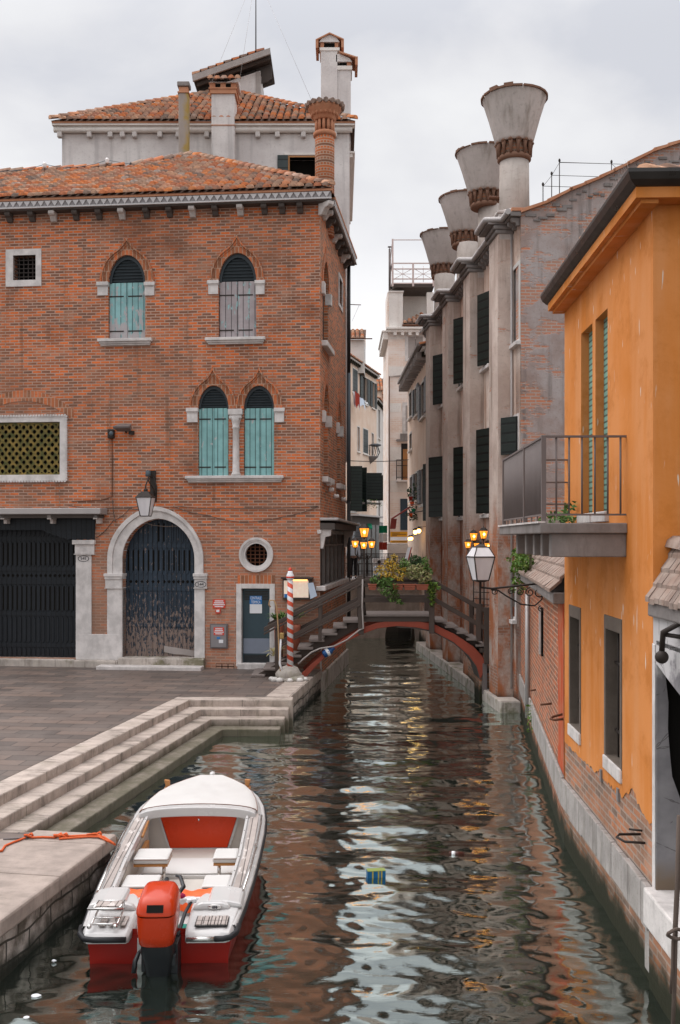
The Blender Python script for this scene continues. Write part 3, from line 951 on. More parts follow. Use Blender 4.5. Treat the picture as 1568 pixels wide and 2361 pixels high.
# roof: front slope with its odd stepped ridge, canal side slope
SL = .55; VL = math.hypot(1, SL)
roof_m = M(); zr = zf1 + .07
ox, oy = OV + .03, -OV - .07
apex = (-5.15, 5.9)
poly = [(ox, oy), (apex[0], apex[1]), (-6.9, 3.95), (-11.9, 3.65), (-11.9, oy)]
tiles(roof_m, (0, oy, zr), (1, 0, 0), (0, 1, SL), [(a, (b - oy) * VL) for a, b in poly], .235, .38, .106)
roof = roof_m.build('roof', [MT['tile'], MT['underlay']], house)
rp3 = lambda a, b: (a, b, zr + (b - oy) * SL + .06)
m = M(); ridge(m, rp3(ox, oy), rp3(*apex)); ridge(m, rp3(*apex), rp3(-6.9, 3.95)); ridge(m, rp3(-6.9, 3.95), rp3(-11.9, 3.65))
m.build('ridge_tiles', MT['tile'], roof)
m = M()   # back and canal slopes
pa = Vector((ox, oy, zr)); pb = Vector((apex[0], apex[1], zr + (apex[1] - oy) * SL)); pc = rs @ Vector((LS + .1, -OV, zr)); pd = Vector((-6.0, 9.0, zr + 1.2))
m.add([pa, pb, pc], [(0, 1, 2)]); m.add([pb, pc, pd], [(0, 1, 2)])
pe = Vector(rp3(-6.9, 3.95)) - Vector((0, 0, .06)); pf = Vector(rp3(-11.9, 3.65)) - Vector((0, 0, .06))
m.add([pb, pe, pd], [(0, 1, 2)]); m.add([pe, pf, (-11.9, 8.5, zr), pd], [(0, 1, 2, 3)])
m.build('back_slope', MT['underlay'], roof)

# flared brick chimney near the corner
def to_loc(fr, p):
    return fr.mat.inverted() @ Vector(p)
cp = to_loc(FA, (-.46, 30.0, 0))
k30 = 30 / FPX
zz = lambda y: CAMZ + (HY - y) * k30
ch = M().lathe([(.29, 13.4), (.295, zz(320)), (.29, zz(318))], 18).build('chimney', MT['brick_chim'], house)
ch.location = (cp.x, cp.y, 0)
m = M()
m.lathe([(.29, zz(318)), (.345, zz(316)), (.35, zz(309)), (.30, zz(306))], 18)
m.lathe([(.30, zz(281)), (.33, zz(278)), (.35, zz(272)), (.42, zz(266)), (.45, zz(260)), (.50, zz(256)), (.51, zz(249)), (.45, zz(247))], 18)
m.build('chimney_crown', MT['tile_edge'], ch)
m = M()
for k in range(12):
    a = 2*math.pi*k/12
    m.lathe([(.05, zz(307)), (.05, zz(280))], 6, (.25*math.cos(a), .25*math.sin(a)))
for k in range(18):
    a = 2*math.pi*k/18
    m.ell((.385*math.cos(a), .385*math.sin(a), zz(267)), (.05, .05, .07), 6, 5)
m.build('chimney_columns', MT['tile_edge'], ch)
M().lathe([(.17, zz(308)), (.17, zz(279))], 10).build('flue', MT['dark'], ch)
m = M()
for k in range(18):
    a = 2*math.pi*k/18
    p0 = Vector((.30*math.cos(a), .30*math.sin(a), zz(246)+.05)); p1 = Vector((.60*math.cos(a), .60*math.sin(a), zz(246)-.03))
    m.tube([p0, p1], .075, 6)
m.build('chimney_tiles', MT['coping'], ch)

# ---- windows
def lunette(g, parent, t=.10):
    s0, s1, z0, zs, zc = g
    m = M(); pts = arch(s0, s1, zs, zc, 14, .03)
    m.prism(pts[::-1], t + .05, t + .09)
    inn = [(a + (.05 if a < (s0+s1)/2 else -.05) * 0, b) for a, b in pts]
    c, hw = (s0+s1)/2, (s1-s0)/2
    sc = lambda q, k: (c + (q[0]-c)*k, zs + (q[1]-zs)*k)
    m.band(pts, [sc(p, .86) for p in pts], t - .03, t + .05)
    nb_ = 8
    for k in range(nb_):
        z = zs + .03 + (zc - zs - .06) * (k + .3) / nb_
        x = hw * math.sqrt(max(0, 1 - ((z - zs) / (zc - zs)) ** 2)) * .92
        m.add([(c - x, t + .045, z + .05), (c + x, t + .045, z + .05), (c + x, t - .005, z), (c - x, t - .005, z), (c - x, t - .005, z + .018), (c + x, t - .005, z + .018)],
              [(0, 1, 2, 3), (3, 2, 5, 4), (4, 5, 1, 0)])
    return m.build('louvre', MT['louvre'], parent)

def shutter(s0, s1, z0, z1, parent, mat, t=.085, name='shutter', hinges=(.14, .84)):
    hm = M().box(s0, s1, t, t + .045, z0, z1)
    for h in hinges:
        zc = z0 + (z1 - z0) * h
        hm.box(s0 + .01, s0 + (s1 - s0) * .80, t - .012, t - .003, zc - .018, zc + .018, 1)
    return hm.build(name, [mat, MT['iron']], parent, bev=.004)

def impost(x0, x1, y0, y1, parent):
    a, z0, b, z1 = FA.rect(x0, y0, x1, y1)
    m = M(); h = z1 - z0
    m.box(a + .02, b - .02, -.045, .06, z0, z0 + h * .74); m.box(a, b, -.085, .06, z0 + h * .74, z1)
    m.box(a + .01, b - .01, -.062, .06, z0 + h * .66, z0 + h * .74)
    return m.build('impost', MT['stone_clean'], parent, bev=.008)

def sill(x0, x1, y0, y1, parent):
    a, z0, b, z1 = FA.rect(x0, y0, x1, y1); h = z1 - z0
    m = M(); m.box(a, b, -.16, .12, z0 + h * .55, z1); m.box(a + .04, b - .04, -.11, .02, z0 + h * .25, z0 + h * .55); m.box(a + .07, b - .07, -.07, .02, z0, z0 + h * .25)
    return m.build('sill', MT['stone_clean'], parent, bev=.01)

def trim(d, g, name, parent):
    x0, x1, yr, yt = d['t']
    s0, s1, z0, zs, zc = g
    a, b = FA.sz(x0, 650)[0], FA.sz(x1, 650)[0]
    zr_, zt = FA.sz((x0+x1)/2, yr)[1], FA.sz((x0+x1)/2, yt)[1]
    m = M()
    inn = arch(s0 - .005, s1 + .005, zs, zc + .005, 20, .03)
    out_ = ogee(a, b, zs, zr_, zt, 20)
    mid = [(.45*i[0]+.55*o[0], .45*i[1]+.55*o[1]) for i, o in zip(inn, out_)]
    q = [(.8*o[0]+.2*i[0], .8*o[1]+.2*i[1]) for i, o in zip(inn, out_)]
    m.band(mid, inn, -.012, .02); m.band(q, mid, -.03, .02); m.band(out_, q, -.075, .02)
    return m.build(name, MT['brick_arch'], parent)

for i, d in enumerate(UP):
    g = geo[i]; s0, s1, z0, zs, zc = g
    win = trim(d, g, 'arched_window', house)
    lunette(g, win)
    c = (s0 + s1) / 2
    mat = MT['teal_worn'] if i == 0 else MT['grey_boards']
    for a, b, hs in ((s0 + .004, c - .006, 1), (c + .006, s1 - .004, -1)):
        shutter(a, b, z0 + .01, zs + .02, win, mat, hinges=(.14, .76))
    (a0, a1), (b0, b1), y0, y1 = d['im']
    impost(a0, a1, y0, y1, win); impost(b0, b1, y0, y1, win)
    sill(*d['sill'], win)
twin = trim(LO[0], geo[2], 'double_window', house)
trim(LO[1], geo[3], 'arch_trim', twin)
for i in (2, 3):
    s0, s1, z0, zs, zc = geo[i]
    lunette(geo[i], twin)
    c = (s0 + s1) / 2
    shutter(s0 + .004, c - .006, z0 + .01, zs + .02, twin, MT['teal'], hinges=(.13, .84))
    shutter(c + .006, s1 - .004, z0 + .01, zs + .02, twin, MT['teal'], hinges=(.13, .84))
impost(430, 457.5, 941, 974, twin); impost(632, 657, 941, 974, twin)
sill(429, 655, 1097, 1112, twin)
s_c, zb = FA.sz(544.5, 1097); zt = FA.sz(544.5, 944)[1]; zk = FA.sz(544.5, 985)[1]
m = M()
m.lathe([(.135, zb), (.135, zb + .05), (.115, zb + .08), (.10, zb + .12), (.092, zk - .05), (.11, zk - .03), (.11, zk), (.095, zk + .02), (.12, zk + .15), (.17, zk + .30)], 16, (s_c, -.02))
m.box(s_c - .20, s_c + .20, -.16, .12, zt - .16, zt)
m.box(s_c - .17, s_c + .17, -.13, .12, zt - .22, zt - .16)
for sx in (-1, 1):
    m.ell((s_c + sx * .135, -.10, zk + .27), (.055, .05, .055), 8, 6)
m.build('column', MT['stone_clean'], twin)
m = M(); m.box(s_c - .17, s_c + .17, .02, .2, zb, zt - .01); m.build('mullion', MT['teal'], twin)

# small barred window
a, z0, b, z1 = FA.rect(14, 575, 96, 661); p, q0, q, q1 = FA.rect(31, 589, 83, 646)
m = M(); m.band([(a, z0), (b, z0), (b, z1), (a, z1)], [(p, q0), (q, q0), (q, q1), (p, q1)], -.035, .12, closed=True)
win = m.build('square_window', MT['stone_clean'], house, bev=.008)
def grid(s0, s1, z0, z1, nx, nz, t, r, parent, mat=None, name='bars', fr=None, frp=None):
    m = M()
    for k in range(1, nx + 1):
        x = s0 + (s1 - s0) * k / (nx + 1); m.box(x - r, x + r, t - r, t + r, z0, z1)
    for k in range(1, nz + 1):
        z = z0 + (z1 - z0) * k / (nz + 1); m.box(s0, s1, t - r * 1.6, t + r * .4, z - r, z + r)
    return m.build(name, mat or MT['iron'], parent, fr=fr, frp=frp)
grid(p, q, q0, q1, 4, 5, .10, .012, win)

# carved lattice window with egg-and-dart frame
a, z0, b, z1 = FA.rect(-40, 959, 155, 1110); p, q0, q, q1 = FA.rect(-30, 974, 139, 1095)
m = M(); m.band([(a, z0), (b, z0), (b, z1), (a, z1)], [(p, q0), (q, q0), (q, q1), (p, q1)], -.05, .14, closed=True)
win = m.build('lattice_window', MT['stone_clean'], house, bev=.01)
m = M()
k = 0
nt_ = 26
for k in range(nt_):
    z = z0 + (z1 - z0) * (k + .5) / nt_; m.box(b - .035, b + .03, -.085, -.05, z - .024, z + .024)
nt_ = 30
for k in range(nt_):
    x = a + (b - a) * (k + .5) / nt_
    m.box(x - .026, x + .026, -.085, -.05, z1 - .035, z1 + .03); m.box(x - .026, x + .026, -.085, -.05, z0 - .03, z0 + .035)
m.build('frame_teeth', MT['stone_clean'], win)
n = Nd('gilded_green_lattice', .55, .4); f = n.noise(5, 4)
MT['lattice'] = n.out(n.mix(n.mask(f, .35, .65), (.085, .09, .022), (.30, .20, .045)), .55)
m = M(); pw = .215
w_, h_ = q - p, q1 - q0
m.band([(p, q0), (q, q0), (q, q1), (p, q1)], [(p+.05, q0+.05), (q-.05, q0+.05), (q-.05, q1-.05), (p+.05, q1-.05)], .06, .12, closed=True)
nx_, nz_ = int(w_ / pw) + 1, 6; pz = h_ / nz_
for i in range(nx_):
    for j in range(nz_):
        for o2 in (0, 1):
            cx_ = q - .05 - (i + .5 * o2) * pw; cz_ = q0 + (j + .5 + .5 * o2) * pz
            if cz_ > q1 - .05 or cx_ < p: continue
            # fish-scale ring
            ro = [(cx_ + .5 * pw * math.cos(th), cz_ - .1 * pz + .55 * pz * math.sin(th)) for th in [math.pi * k / 7 for k in range(8)]]
            ri = [(cx_ + .27 * pw * math.cos(th), cz_ - .1 * pz + .30 * pz * math.sin(th)) for th in [math.pi * k / 7 for k in range(8)]]
            m.band(ro, ri, .07, .10)
            m.band([(cx_ - .5*pw, cz_ - .1*pz), (cx_, cz_ - .55*pz), (cx_ + .5*pw, cz_ - .1*pz)], [(cx_ - .27*pw, cz_ - .1*pz), (cx_, cz_ - .34*pz), (cx_ + .27*pw, cz_ - .1*pz)], .07, .10)
m.build('lattice', MT['lattice'], win)
M().box(p, q, .14, .16, q0, q1).build('pane', MT['dark'], win)
# relieving arch over it
sa, sb = FA.sz(-60, 950)[0], FA.sz(170, 950)[0]
zo0, zo1, zi1 = FA.sz(160, 945)[1], FA.sz(40, 900)[1], FA.sz(40, 925)[1]
oa, ib = [], []
for k in range(15):
    f = k / 14; x = sa + (sb - sa) * f; cc = 1 - (2 * f - 1) ** 2
    oa.append((x, zo0 + (zo1 - zo0) * cc)); ib.append((x * 1, zo0 - .28 + (zi1 - zo0 + .28) * cc))
M().band(oa, ib, -.012, .02).build('relieving_arch', MT['brick_arch'], house)
a, z0, b, z1 = FA.rect(556, 1334, 634, 1347)
M().box(a - .1, b, -.012, .02, z0, z0 + .26).build('door_soldier_course', MT['brick_arch'], house)

# round window
m = M()
c24 = [(math.cos(2*math.pi*k/32), math.sin(2*math.pi*k/32)) for k in range(32)]
cir = lambda r: [(oc[0] + r*x, oc[1] + r*y) for x, y in c24]
ks = 28.1 / FPX
m.band(cir(40*ks), cir(35*ks), -.07, .05, closed=True); m.band(cir(35*ks), cir(31*ks), -.045, .05, closed=True); m.band(cir(31*ks), cir(26*ks), -.02, .14, closed=True)
win = m.build('round_window', MT['stone_clean'], house)
grid(oc[0] - orad*.97, oc[0] + orad*.97, oc[1] - orad*.97, oc[1] + orad*.97, 4, 5, .17, .013, win, MT['rust'])

# arched doorway
s0, s1, z0, zs, zc = dg
a, b = FA.sz(249, 1300)[0], FA.sz(470, 1300)[0]
zo = FA.sz(355, 1168)[1]
inn, out_ = arch(s0, s1, zs, zc, 24, .08), arch(a, b, zs, zo, 24, .14)
zi_ = FA.sz(365, 1326)[1]
inn = [(s0, zi_)] + inn + [(s1, zi_)]; out_ = [(a, zi_)] + out_ + [(b, zi_)]
mid = [(.35*i[0]+.65*o[0], .35*i[1]+.65*o[1]) for i, o in zip(inn, out_)]
m = M(); m.band(mid, inn, -.045, .30); m.band(out_, mid, -.085, .05)
dfr = m.build('arched_doorway', MT['stone_clean'], house, bev=.008)
def pil(x0, x1, y0, y1, name, parent, pr=.05, mat='stone_clean'):
    p, q0, q, q1 = FA.rect(x0, y0, x1, y1)
    return M().box(p, q, -pr, .30, q0, q1).build(name, MT[mat], parent, bev=.01)
pil(248, 283, 1356, 1517, 'jamb', dfr); pil(449, 473, 1356, 1517, 'jamb', dfr)
for x0, x1 in ((242, 285), (447, 480)):
    p, q0, q, q1 = FA.rect(x0, 1322, x1, 1357); h = q1 - q0
    m = M(); m.box(p + .03, q - .03, -.07, .30, q0 + .03, q0 + h * .62); m.box(p, q, -.13, .30, q0 + h * .8, q1); m.box(p + .015, q - .015, -.10, .30, q0 + h * .62, q0 + h * .8); m.box(p + .01, q - .01, -.09, .30, q0, q0 + .03)
    m.build('impost', MT['stone_clean'], dfr, bev=.008)
# weathered wooden door: planks, rails, carved slots, diamond holes
def plank_door(s0, s1, rows, mat, parent, t=.30, name='door_leaf', nb=11, clip=None, slot_rows=(), dia_rows=(), dark='dark'):
    m = M(); z0, z1 = rows[0], rows[-1]
    outline = [(s0, z0), (s1, z0), (s1, z1), (s0, z1)] if clip is None else clip
    m.prism(outline, t, t + .06)
    lim = lambda x: 99
    if clip is not None:
        def lim(x):
            best = -9
            n_ = len(clip)
            for i in range(n_):
                (x1, y1), (x2, y2) = clip[i], clip[(i+1) % n_]
                if (x1 - x) * (x2 - x) <= 0 and abs(x2 - x1) > 1e-6:
                    best = max(best, y1 + (y2 - y1) * (x - x1) / (x2 - x1))
            return best
    r_ = m
    for z in rows[1:-1]:
        x0_, x1_ = s0, s1
        if clip is not None:
            ok = [s0 + (s1 - s0) * k / 60 for k in range(61) if lim(s0 + (s1 - s0) * k / 60) > z + .1]
            x0_, x1_ = min(ok), max(ok)
        r_.box(x0_, x1_, t - .025, t - .002, z - .06, z + .06)
    pw_ = (s1 - s0) / nb
    for i in range(nb + 1):          # cover strips with pointed ends, leaving slots between
        x = s0 + pw_ * i
        for j in range(len(rows) - 1):
            lo, hi = rows[j] + (.06 if j else .0), rows[j + 1] - .06
            if j in dia_rows: continue
            top = min(hi, lim(min(max(x, s0 + .03), s1 - .03)) - .04)
            if top - lo < .1: continue
            e0, e1 = max(x - pw_ * .33, s0), min(x + pw_ * .33, s1)
            r_.prism([(e0, lo + .07), (x, lo), (e1, lo + .07), (e1, top - .07), (x, top), (e0, top - .07)], t - .018, t - .002)
    h_ = m
    for j in list(slot_rows) + list(dia_rows):
        lo, hi = rows[j] + .06, rows[j+1] - .06
        for i in range(nb):
            x = s0 + pw_ * (i + .5); zc_ = (lo + hi) / 2
            if hi > lim(x) - .05: continue
            if j in dia_rows:
                h_.prism([(x, zc_ - .055), (x + .045, zc_), (x, zc_ + .055), (x - .045, zc_)], t - .010, t - .001, 1)
            else:
                h_.prism([(x - .035, lo + .1), (x, lo + .04), (x + .035, lo + .1), (x + .035, hi - .12), (x, hi - .05), (x - .035, hi - .12)], t - .010, t - .001, 1)
    return m.build(name, [MT[mat], MT[dark]], parent)
dz = lambda y, x=365: FA.sz(x, y, .3)[1]
da, db = FA.sz(283, 1450, .3)[0], FA.sz(449, 1450, .3)[0]
dm = FA.sz(373, 1450, .3)[0]
clip = [(s0 + .0, zs - .1)] + arch(s0, s1, zs, zc, 20, .08) + [(s1, zs - .1)]
clip[0] = (s0, dz(1325)); clip[-1] = (s1, dz(1325))
plank_door(s0, s1, [dz(1325), dz(1258), zc], 'navy', dfr, nb=14, clip=clip, slot_rows=(0, 1), name='fanlight_boards')
for a_, b_ in ((da, dm - .012), (dm + .012, db)):
    plank_door(a_, b_, [dz(1517), dz(1440), dz(1357), dz(1325)], 'navy', dfr, nb=7, dia_rows=(2,), name='door_leaf')
M().box(dm - .055, dm + .055, .265, .297, dz(1517), dz(1325)).build('meeting_post', MT['navy'], dfr)
m = M(); p_, q0 = FA.sz(378, 1513, .25)
m.prism([(p_, q0 + .30), (p_ + .9, q0 + .17), (p_ + .9, q0 - .0), (p_ + .55, q0 + .05), (p_ + .3, q0 + .06), (p_, q0 + .12)], .255, .272)
m.build('loose_plank', MT['wood_grey'], dfr)

# big dark gate with its lintel, canopy and stone pier
ga, gb = -9.9, gate_rect[1][0]
gz_ = lambda y: FA.sz(90, y, .35)[1]
gate = M().box(ga, gb, .40, .46, gz_(1518), gz_(1196)).build('wide_gate', MT['navy_dark'], house)
plank_door(ga, gb, [gz_(1518), gz_(1487), gz_(1415), gz_(1342), gz_(1312), gz_(1242), gz_(1196)], 'navy_dark', gate, t=.36, nb=20, slot_rows=(2, 4), dia_rows=(3,), name='gate_boards')
p, q0, q, q1 = FA.rect(-60, 1195, 220, 1222)
m = M(); m.box(-9.9, q, -.06, .34, q0, q1)
zc0 = FA.sz(170, 1245)[1]
sA, sB = FA.sz(95, 1222)[0], FA.sz(219, 1222)[0]
saw = [(sA + (sB - sA) * f, q0 - (q0 - zc0) * min(1, f * 2.0) ** .8 + (.03 if k % 2 else 0)) for k, f in enumerate([i / 16 for i in range(17)])]
m.prism([(sB, q0), (sA, q0)] + saw, -.04, .30)
m.build('lintel_beam', MT['navy_dark'], gate)
p, q0, q, q1 = FA.rect(-60, 1173, 248, 1187)
m = M(); m.prism([(-9.9, q0), (q, q0), (q, q1), (-9.9, q1)], -.62, 0)
can = m.build('canopy', MT['zinc'], house, bev=.02)
for x in (22, 128, 233):
    m = M(); s = FA.sz(x, 1190)[0]; m.box(s - .06, s + .06, -.5, 0, q0 - .14, q0 - .01); m.box(s - .045, s + .045, -.30, 0, q0 - .26, q0 - .13)
    m.build('canopy_bracket', MT['stone'], can, bev=.01)
M().box(-9.9, q - .1, -.5, -.001, q0 - .10, q0 - .005).build('canopy_soffit', MT['wood_old'], can)
pier = pil(176, 212, 1278, 1462, 'stone_pier', house, .05)
p, q0, q, q1 = FA.rect(172, 1245, 221, 1279); h = q1 - q0
m = M(); m.box(p + .03, q - .03, -.07, .3, q0 + .03, q0 + h*.7); m.box(p - .03, q, -.13, .3, q0 + h*.7, q1); m.box(p + .01, q - .01, -.1, .3, q0, q0 + .03)
m.build('pier_cap', MT['stone_clean'], pier, bev=.01)
p, q0, q, q1 = FA.rect(176, 1462, 284, 1521)
M().box(p, q - .03, -.054, .3, q0, q1).build('pier_foot', MT['stone_clean'], pier, bev=.01)
# plinth stones and door steps
m = M()
p, q0, q, q1 = FA.rect(-60, 1518, 174, 1540); m.box(-11.5, q, -.12, .5, .4, q1)
p, q0, q, q1 = FA.rect(174, 1521, 276, 1540); m.box(p + .01, q, -.18, .1, .4, q1)
p, q0, q, q1 = FA.rect(277, 1516, 474, 1533); m.box(p, q, -.22, .5, .4, q1)
pl = m.build('plinth', MT['stone_moss'], house, bev=.03)
p, q0, q, q1 = FA.rect(238, 1531, 475, 1545); M().box(p, q, -.62, -.22, .4, q1).build('door_step', MT['stone'], house, bev=.02)

# blue service door
p, q0, q, q1 = FA.rect(545, 1346, 634, 1537); p2, r0, q2, r1 = FA.rect(557, 1357, 622, 1534)
m = M(); m.box(p, p2, -.03, .2, q0, q1); m.box(q2, q, -.03, .2, q0, q1); m.box(p2, q2, -.03, .2, r1, q1)
sd = m.build('service_door', MT['stone_clean'], house, bev=.01)
M().box(p2 - .1, q2 + .1, -.12, .25, .5, r0 + .06).build('threshold', MT['stone'], sd, bev=.02)
M().box(p2 + .015, q2 - .015, .13, .18, r0 + .06, r1 - .01).build('door_leaf', MT['blue_door'], sd, bev=.01)
M().box(p2 + .03, q2 - .03, .122, .13, r0 + .32, r0 + .75).build('kick_plate', plain('scuffed_grey_plate', (.22, .25, .31), .4, .4, .4), sd)
m = M()
for k in range(6):
    m.box(p2 + .05, q2 - .05, .115, .128, r0 + .09 + k*.035, r0 + .105 + k*.035); m.box(p2 + .06, q2 - .06, .115, .128, r1 - .10 - k*.045, r1 - .08 - k*.045)
m.build('vent_slats', MT['iron'], sd)
x0, z0, x1, z1 = FA.rect(576, 1374, 604, 1393, .12)
pl_ = M().box(x0, x1, .112, .126, z0, z1).build('door_sign', MT['blue_sign'], house)
x0, z2, x1, z3 = FA.rect(576, 1393, 604, 1414, .12)
M().box(x0, x1, .113, .126, z2, z3 - .002).build('paper_notice', MT['white_sign'], pl_)

def text(s, h, name, mat, parent, loc, rx=90, rz=0, width=None, ext=.003):
    cu = bpy.data.curves.new(name, 'FONT'); cu.body = s; cu.size = h; cu.align_x = 'CENTER'; cu.align_y = 'CENTER'; cu.extrude = ext; cu.resolution_u = 2
    o = bpy.data.objects.new(name, cu); COL.objects.link(o)
    dg_ = bpy.context.evaluated_depsgraph_get(); dg_.update()
    me = bpy.data.meshes.new_from_object(o.evaluated_get(dg_))
    bpy.data.objects.remove(o); bpy.data.curves.remove(cu)
    me.materials.clear(); me.materials.append(mat)
    k = 1.0
    if width:
        xs_ = [v.co.x for v in me.vertices]; k = width / max(1e-6, max(xs_) - min(xs_))
    o = bpy.data.objects.new(name, me); COL.objects.link(o)
    o.parent = parent; o.location = loc; o.rotation_euler = (rad(rx), 0, rad(rz)); o.scale = (k, 1, 1)
    return o
zc1, zc2 = z1 - (z1 - z0) * .27, z1 - (z1 - z0) * .76
text('CENTRALE', .115, 'lettering', MT['white_sign'], pl_, ((x0+x1)/2, .109, zc1), width=(x1-x0)*.90)
text('TERMICA', .115, 'lettering', MT['white_sign'], pl_, ((x0+x1)/2, .109, zc2), width=(x1-x0)*.76)

# house number plates painted on the stone
for x, y, s_, pr in ((194, 1288, '545', .053), (464, 1347, '544', .075)):
    s, z = FA.sz(x, y)
    m = M(); cc = [(s + .15*math.cos(2*math.pi*k/24), z + .075*math.sin(2*math.pi*k/24)) for k in range(24)]
    c2 = [(s + .165*math.cos(2*math.pi*k/24), z + .09*math.sin(2*math.pi*k/24)) for k in range(24)]
    m.band(c2, cc, -pr - .004, -pr + .003, closed=True)
    pn = m.build('number_plate', MT['ink'], house)
    if s_ == '544': text(s_, .12, 'number', MT['ink'], pn, (s, -pr - .002, z))
    else: text(s_, .12, 'number', MT['ink'], pn, (s, -pr - .002, z))

# canal side windows
for i, d in enumerate(SW):
    s0, s1, z0, zs, zc = d['g']
    m = M(); inn = arch(s0, s1, zs, zc, 14, .1)
    out_ = ogee(s0 - .22, s1 + .22, zs, zc + .2, zc + .45, 14)
    m.band(out_, inn, -.03, .02)
    wn_ = m.build('side_window', MT['brick_arch'], house, fr=FS, frp=FA)
    for a, b in ((s0 - .24, s0 + .02), (s1 - .02, s1 + .24)): M().box(a, b, -.09, .1, zs - .26, zs + .08).build('impost', MT['stone_clean'], wn_, bev=.01, fr=FS, frp=FA)
    M().box(s0 - .22, s1 + .22, -.17, .1, z0 - .16, z0).build('sill', MT['stone_clean'], wn_, bev=.02, fr=FS, frp=FA)
    M().box(s0, s1, .14, .18, z0, zs).build('shutter', MT['brick_side'] if i == 1 else MT['louvre'], wn_, fr=FS, frp=FA)
s0, s1, z0, z1 = small_side
m = M(); m.band([(s0-.12, z0-.12), (s1+.12, z0-.12), (s1+.12, z1+.12), (s0-.12, z1+.12)], [(s0, z0), (s1, z0), (s1, z1), (s0, z1)], -.03, .1, closed=True)
m.build('small_side_window', MT['stone_clean'], house, fr=FS, frp=FA)
# canal front opening of the ground floor: stone frame, dark bars, canopy with brackets
m = M(); m.box(g0, g1, .10, .14, gz0, gz1)
gr = m.build('barred_opening', plain('dusty_panes', (.11, .095, .088), .5, .3, var=.4, sc=3), house, fr=FS, frp=FA)
M().box(g0 - .08, g1 + .1, -.16, .12, gz0 - .14, gz0).build('sill', MT['stone'], gr, bev=.02, fr=FS, frp=FA)
m = M()
for k in range(7):
    x = g0 + (g1 - g0) * k / 6; m.box(x - .035, x + .035, .0, .09, gz0, gz0 + (gz1 - gz0) * .80)
zb_ = gz0 + (gz1 - gz0) * .62; m.box(g0, g1, .0, .09, zb_ - .025, zb_ + .025)
m.build('mullions', MT['stone_grey'], gr, fr=FS, frp=FA)
m = M()
for k in range(7):
    x = g0 + (g1 - g0) * k / 6; m.box(x - .09, x + .09, -.04, .08, gz0 + (gz1-gz0)*.80, gz0 + (gz1-gz0)*.86)
m.build('mullion_caps', MT['stone'], gr, fr=FS, frp=FA, bev=.01)
zc_ = FS.sz(737, 1196)[1]
m = M(); m.prism([(-.06, zc_ - .05), (LS - .4, zc_ - .12), (LS - .4, zc_ - .05), (-.06, zc_ + .03)], -.52, 0)
cn = m.build('canal_canopy', MT['zinc'], house, bev=.02, fr=FS, frp=FA)
m = M(); m.box(-.02, LS - .5, -.42, -.01, zc_ - .30, zc_ - .12); m.build('canopy_beam', MT['wood_old'], cn, fr=FS, frp=FA)
def bracket_prof(L, H):
    return [(0, 0), (-L, 0), (-L, -.1), (-L*.75, -.2), (-L*.7, -H*.5), (-L*.35, -H*.55), (-L*.2, -H), (0, -H)]
for s in (.02, LS - .55):
    m = M(); pr = bracket_prof(.42, .72); nn = len(pr)
    m.add([(s, a, zc_ - .12 + b) for a, b in pr] + [(s + .12, a, zc_ - .12 + b) for a, b in pr], [list(range(nn)), list(range(nn, 2*nn))] + [(i, (i+1) % nn, (i+1) % nn + nn, i + nn) for i in range(nn)])
    m.build('canopy_bracket', MT['stone'], cn, bev=.01, fr=FS, frp=FA)
# drainpipe on the canal corner
m = M(); sx_ = LS - .12
m.tube([(sx_, -.12, EAV), (sx_, -.12, 10.0)], .062, 8); dp = m.build('drainpipe', MT['pipe_black'], house, fr=FS, frp=FA)
M().tube([(sx_, -.12, 10.0), (sx_, -.12, 5.6)], .066, 8).build('pipe_section', MT['pipe'], dp, fr=FS, frp=FA)
M().tube([(sx_, -.12, 5.6), (sx_, -.12, 1.4)], .062, 8).build('pipe_section', MT['pipe_black'], dp, fr=FS, frp=FA)

# ---- things hung on the brick house
# street lantern on a bracket above the arched door
s, z = FA.sz(336, 1165, -.75)
ln = thing('wall_lantern', 'unlit grey glass lantern hanging on a black bracket above the arched door', 'lantern', FA)
def lantern_parts(root, s, t, z, h, r0, r1, glass, iron='iron', up=True, name='lantern_glass'):
    """tapering four-sided glass between r0 (foot) and r1 (shoulder), with a cap"""
    m = M()
    q = lambda r, zz: [(s - r, t - r, zz), (s + r, t - r, zz), (s + r, t + r, zz), (s - r, t + r, zz)]
    m.add(q(r0, z) + q(r1, z + h), [(0, 3, 2, 1), (4, 5, 6, 7), (0, 1, 5, 4), (1, 2, 6, 5), (2, 3, 7, 6), (3, 0, 4, 7)])
    g = m.build(name, MT[glass], root)
    f = M()
    for i in range(4):
        f.tube([q(r0, z)[i], q(r1, z + h)[i]], r1 * .06, 5); f.tube([q(r1*1.02, z + h)[i], q(r1*1.02, z + h)[(i+1) % 4]], r1 * .07, 5); f.tube([q(r0, z)[i], q(r0, z)[(i+1) % 4]], r1 * .06, 5)
    f.add(q(r1 * 1.1, z + h) + q(r1 * .42, z + h * 1.32), [(0, 3, 2, 1), (4, 5, 6, 7), (0, 1, 5, 4), (1, 2, 6, 5), (2, 3, 7, 6), (3, 0, 4, 7)])
    f.ell((s, t, z + h * 1.38), (r1*.3, r1*.3, h*.12), 8, 6)
    f.build('lantern_frame', MT[iron], root)
    return g
lantern_parts(ln, s, -.75, FA.sz(336, 1190, -.75)[1], .52, .12, .215, 'frost')
m = M(); zt_ = FA.sz(336, 1140, -.75)[1]; s2, z2 = FA.sz(352, 1098)
m.tube([(s, -.75, zt_ - .05), (s, -.75, zt_ + .25), (s + .02, -.5, zt_ + .52), (s2, -.02, z2)], .022, 6)
m.tube([(s + .03, -.6, zt_ + .40), (s + .1, -.3, zt_ + .15), (s2 + .06, -.02, z2 - .55)], .018, 6)
m.box(s2 - .06, s2 + .10, -.06, -.001, z2 - .62, z2 + .16)
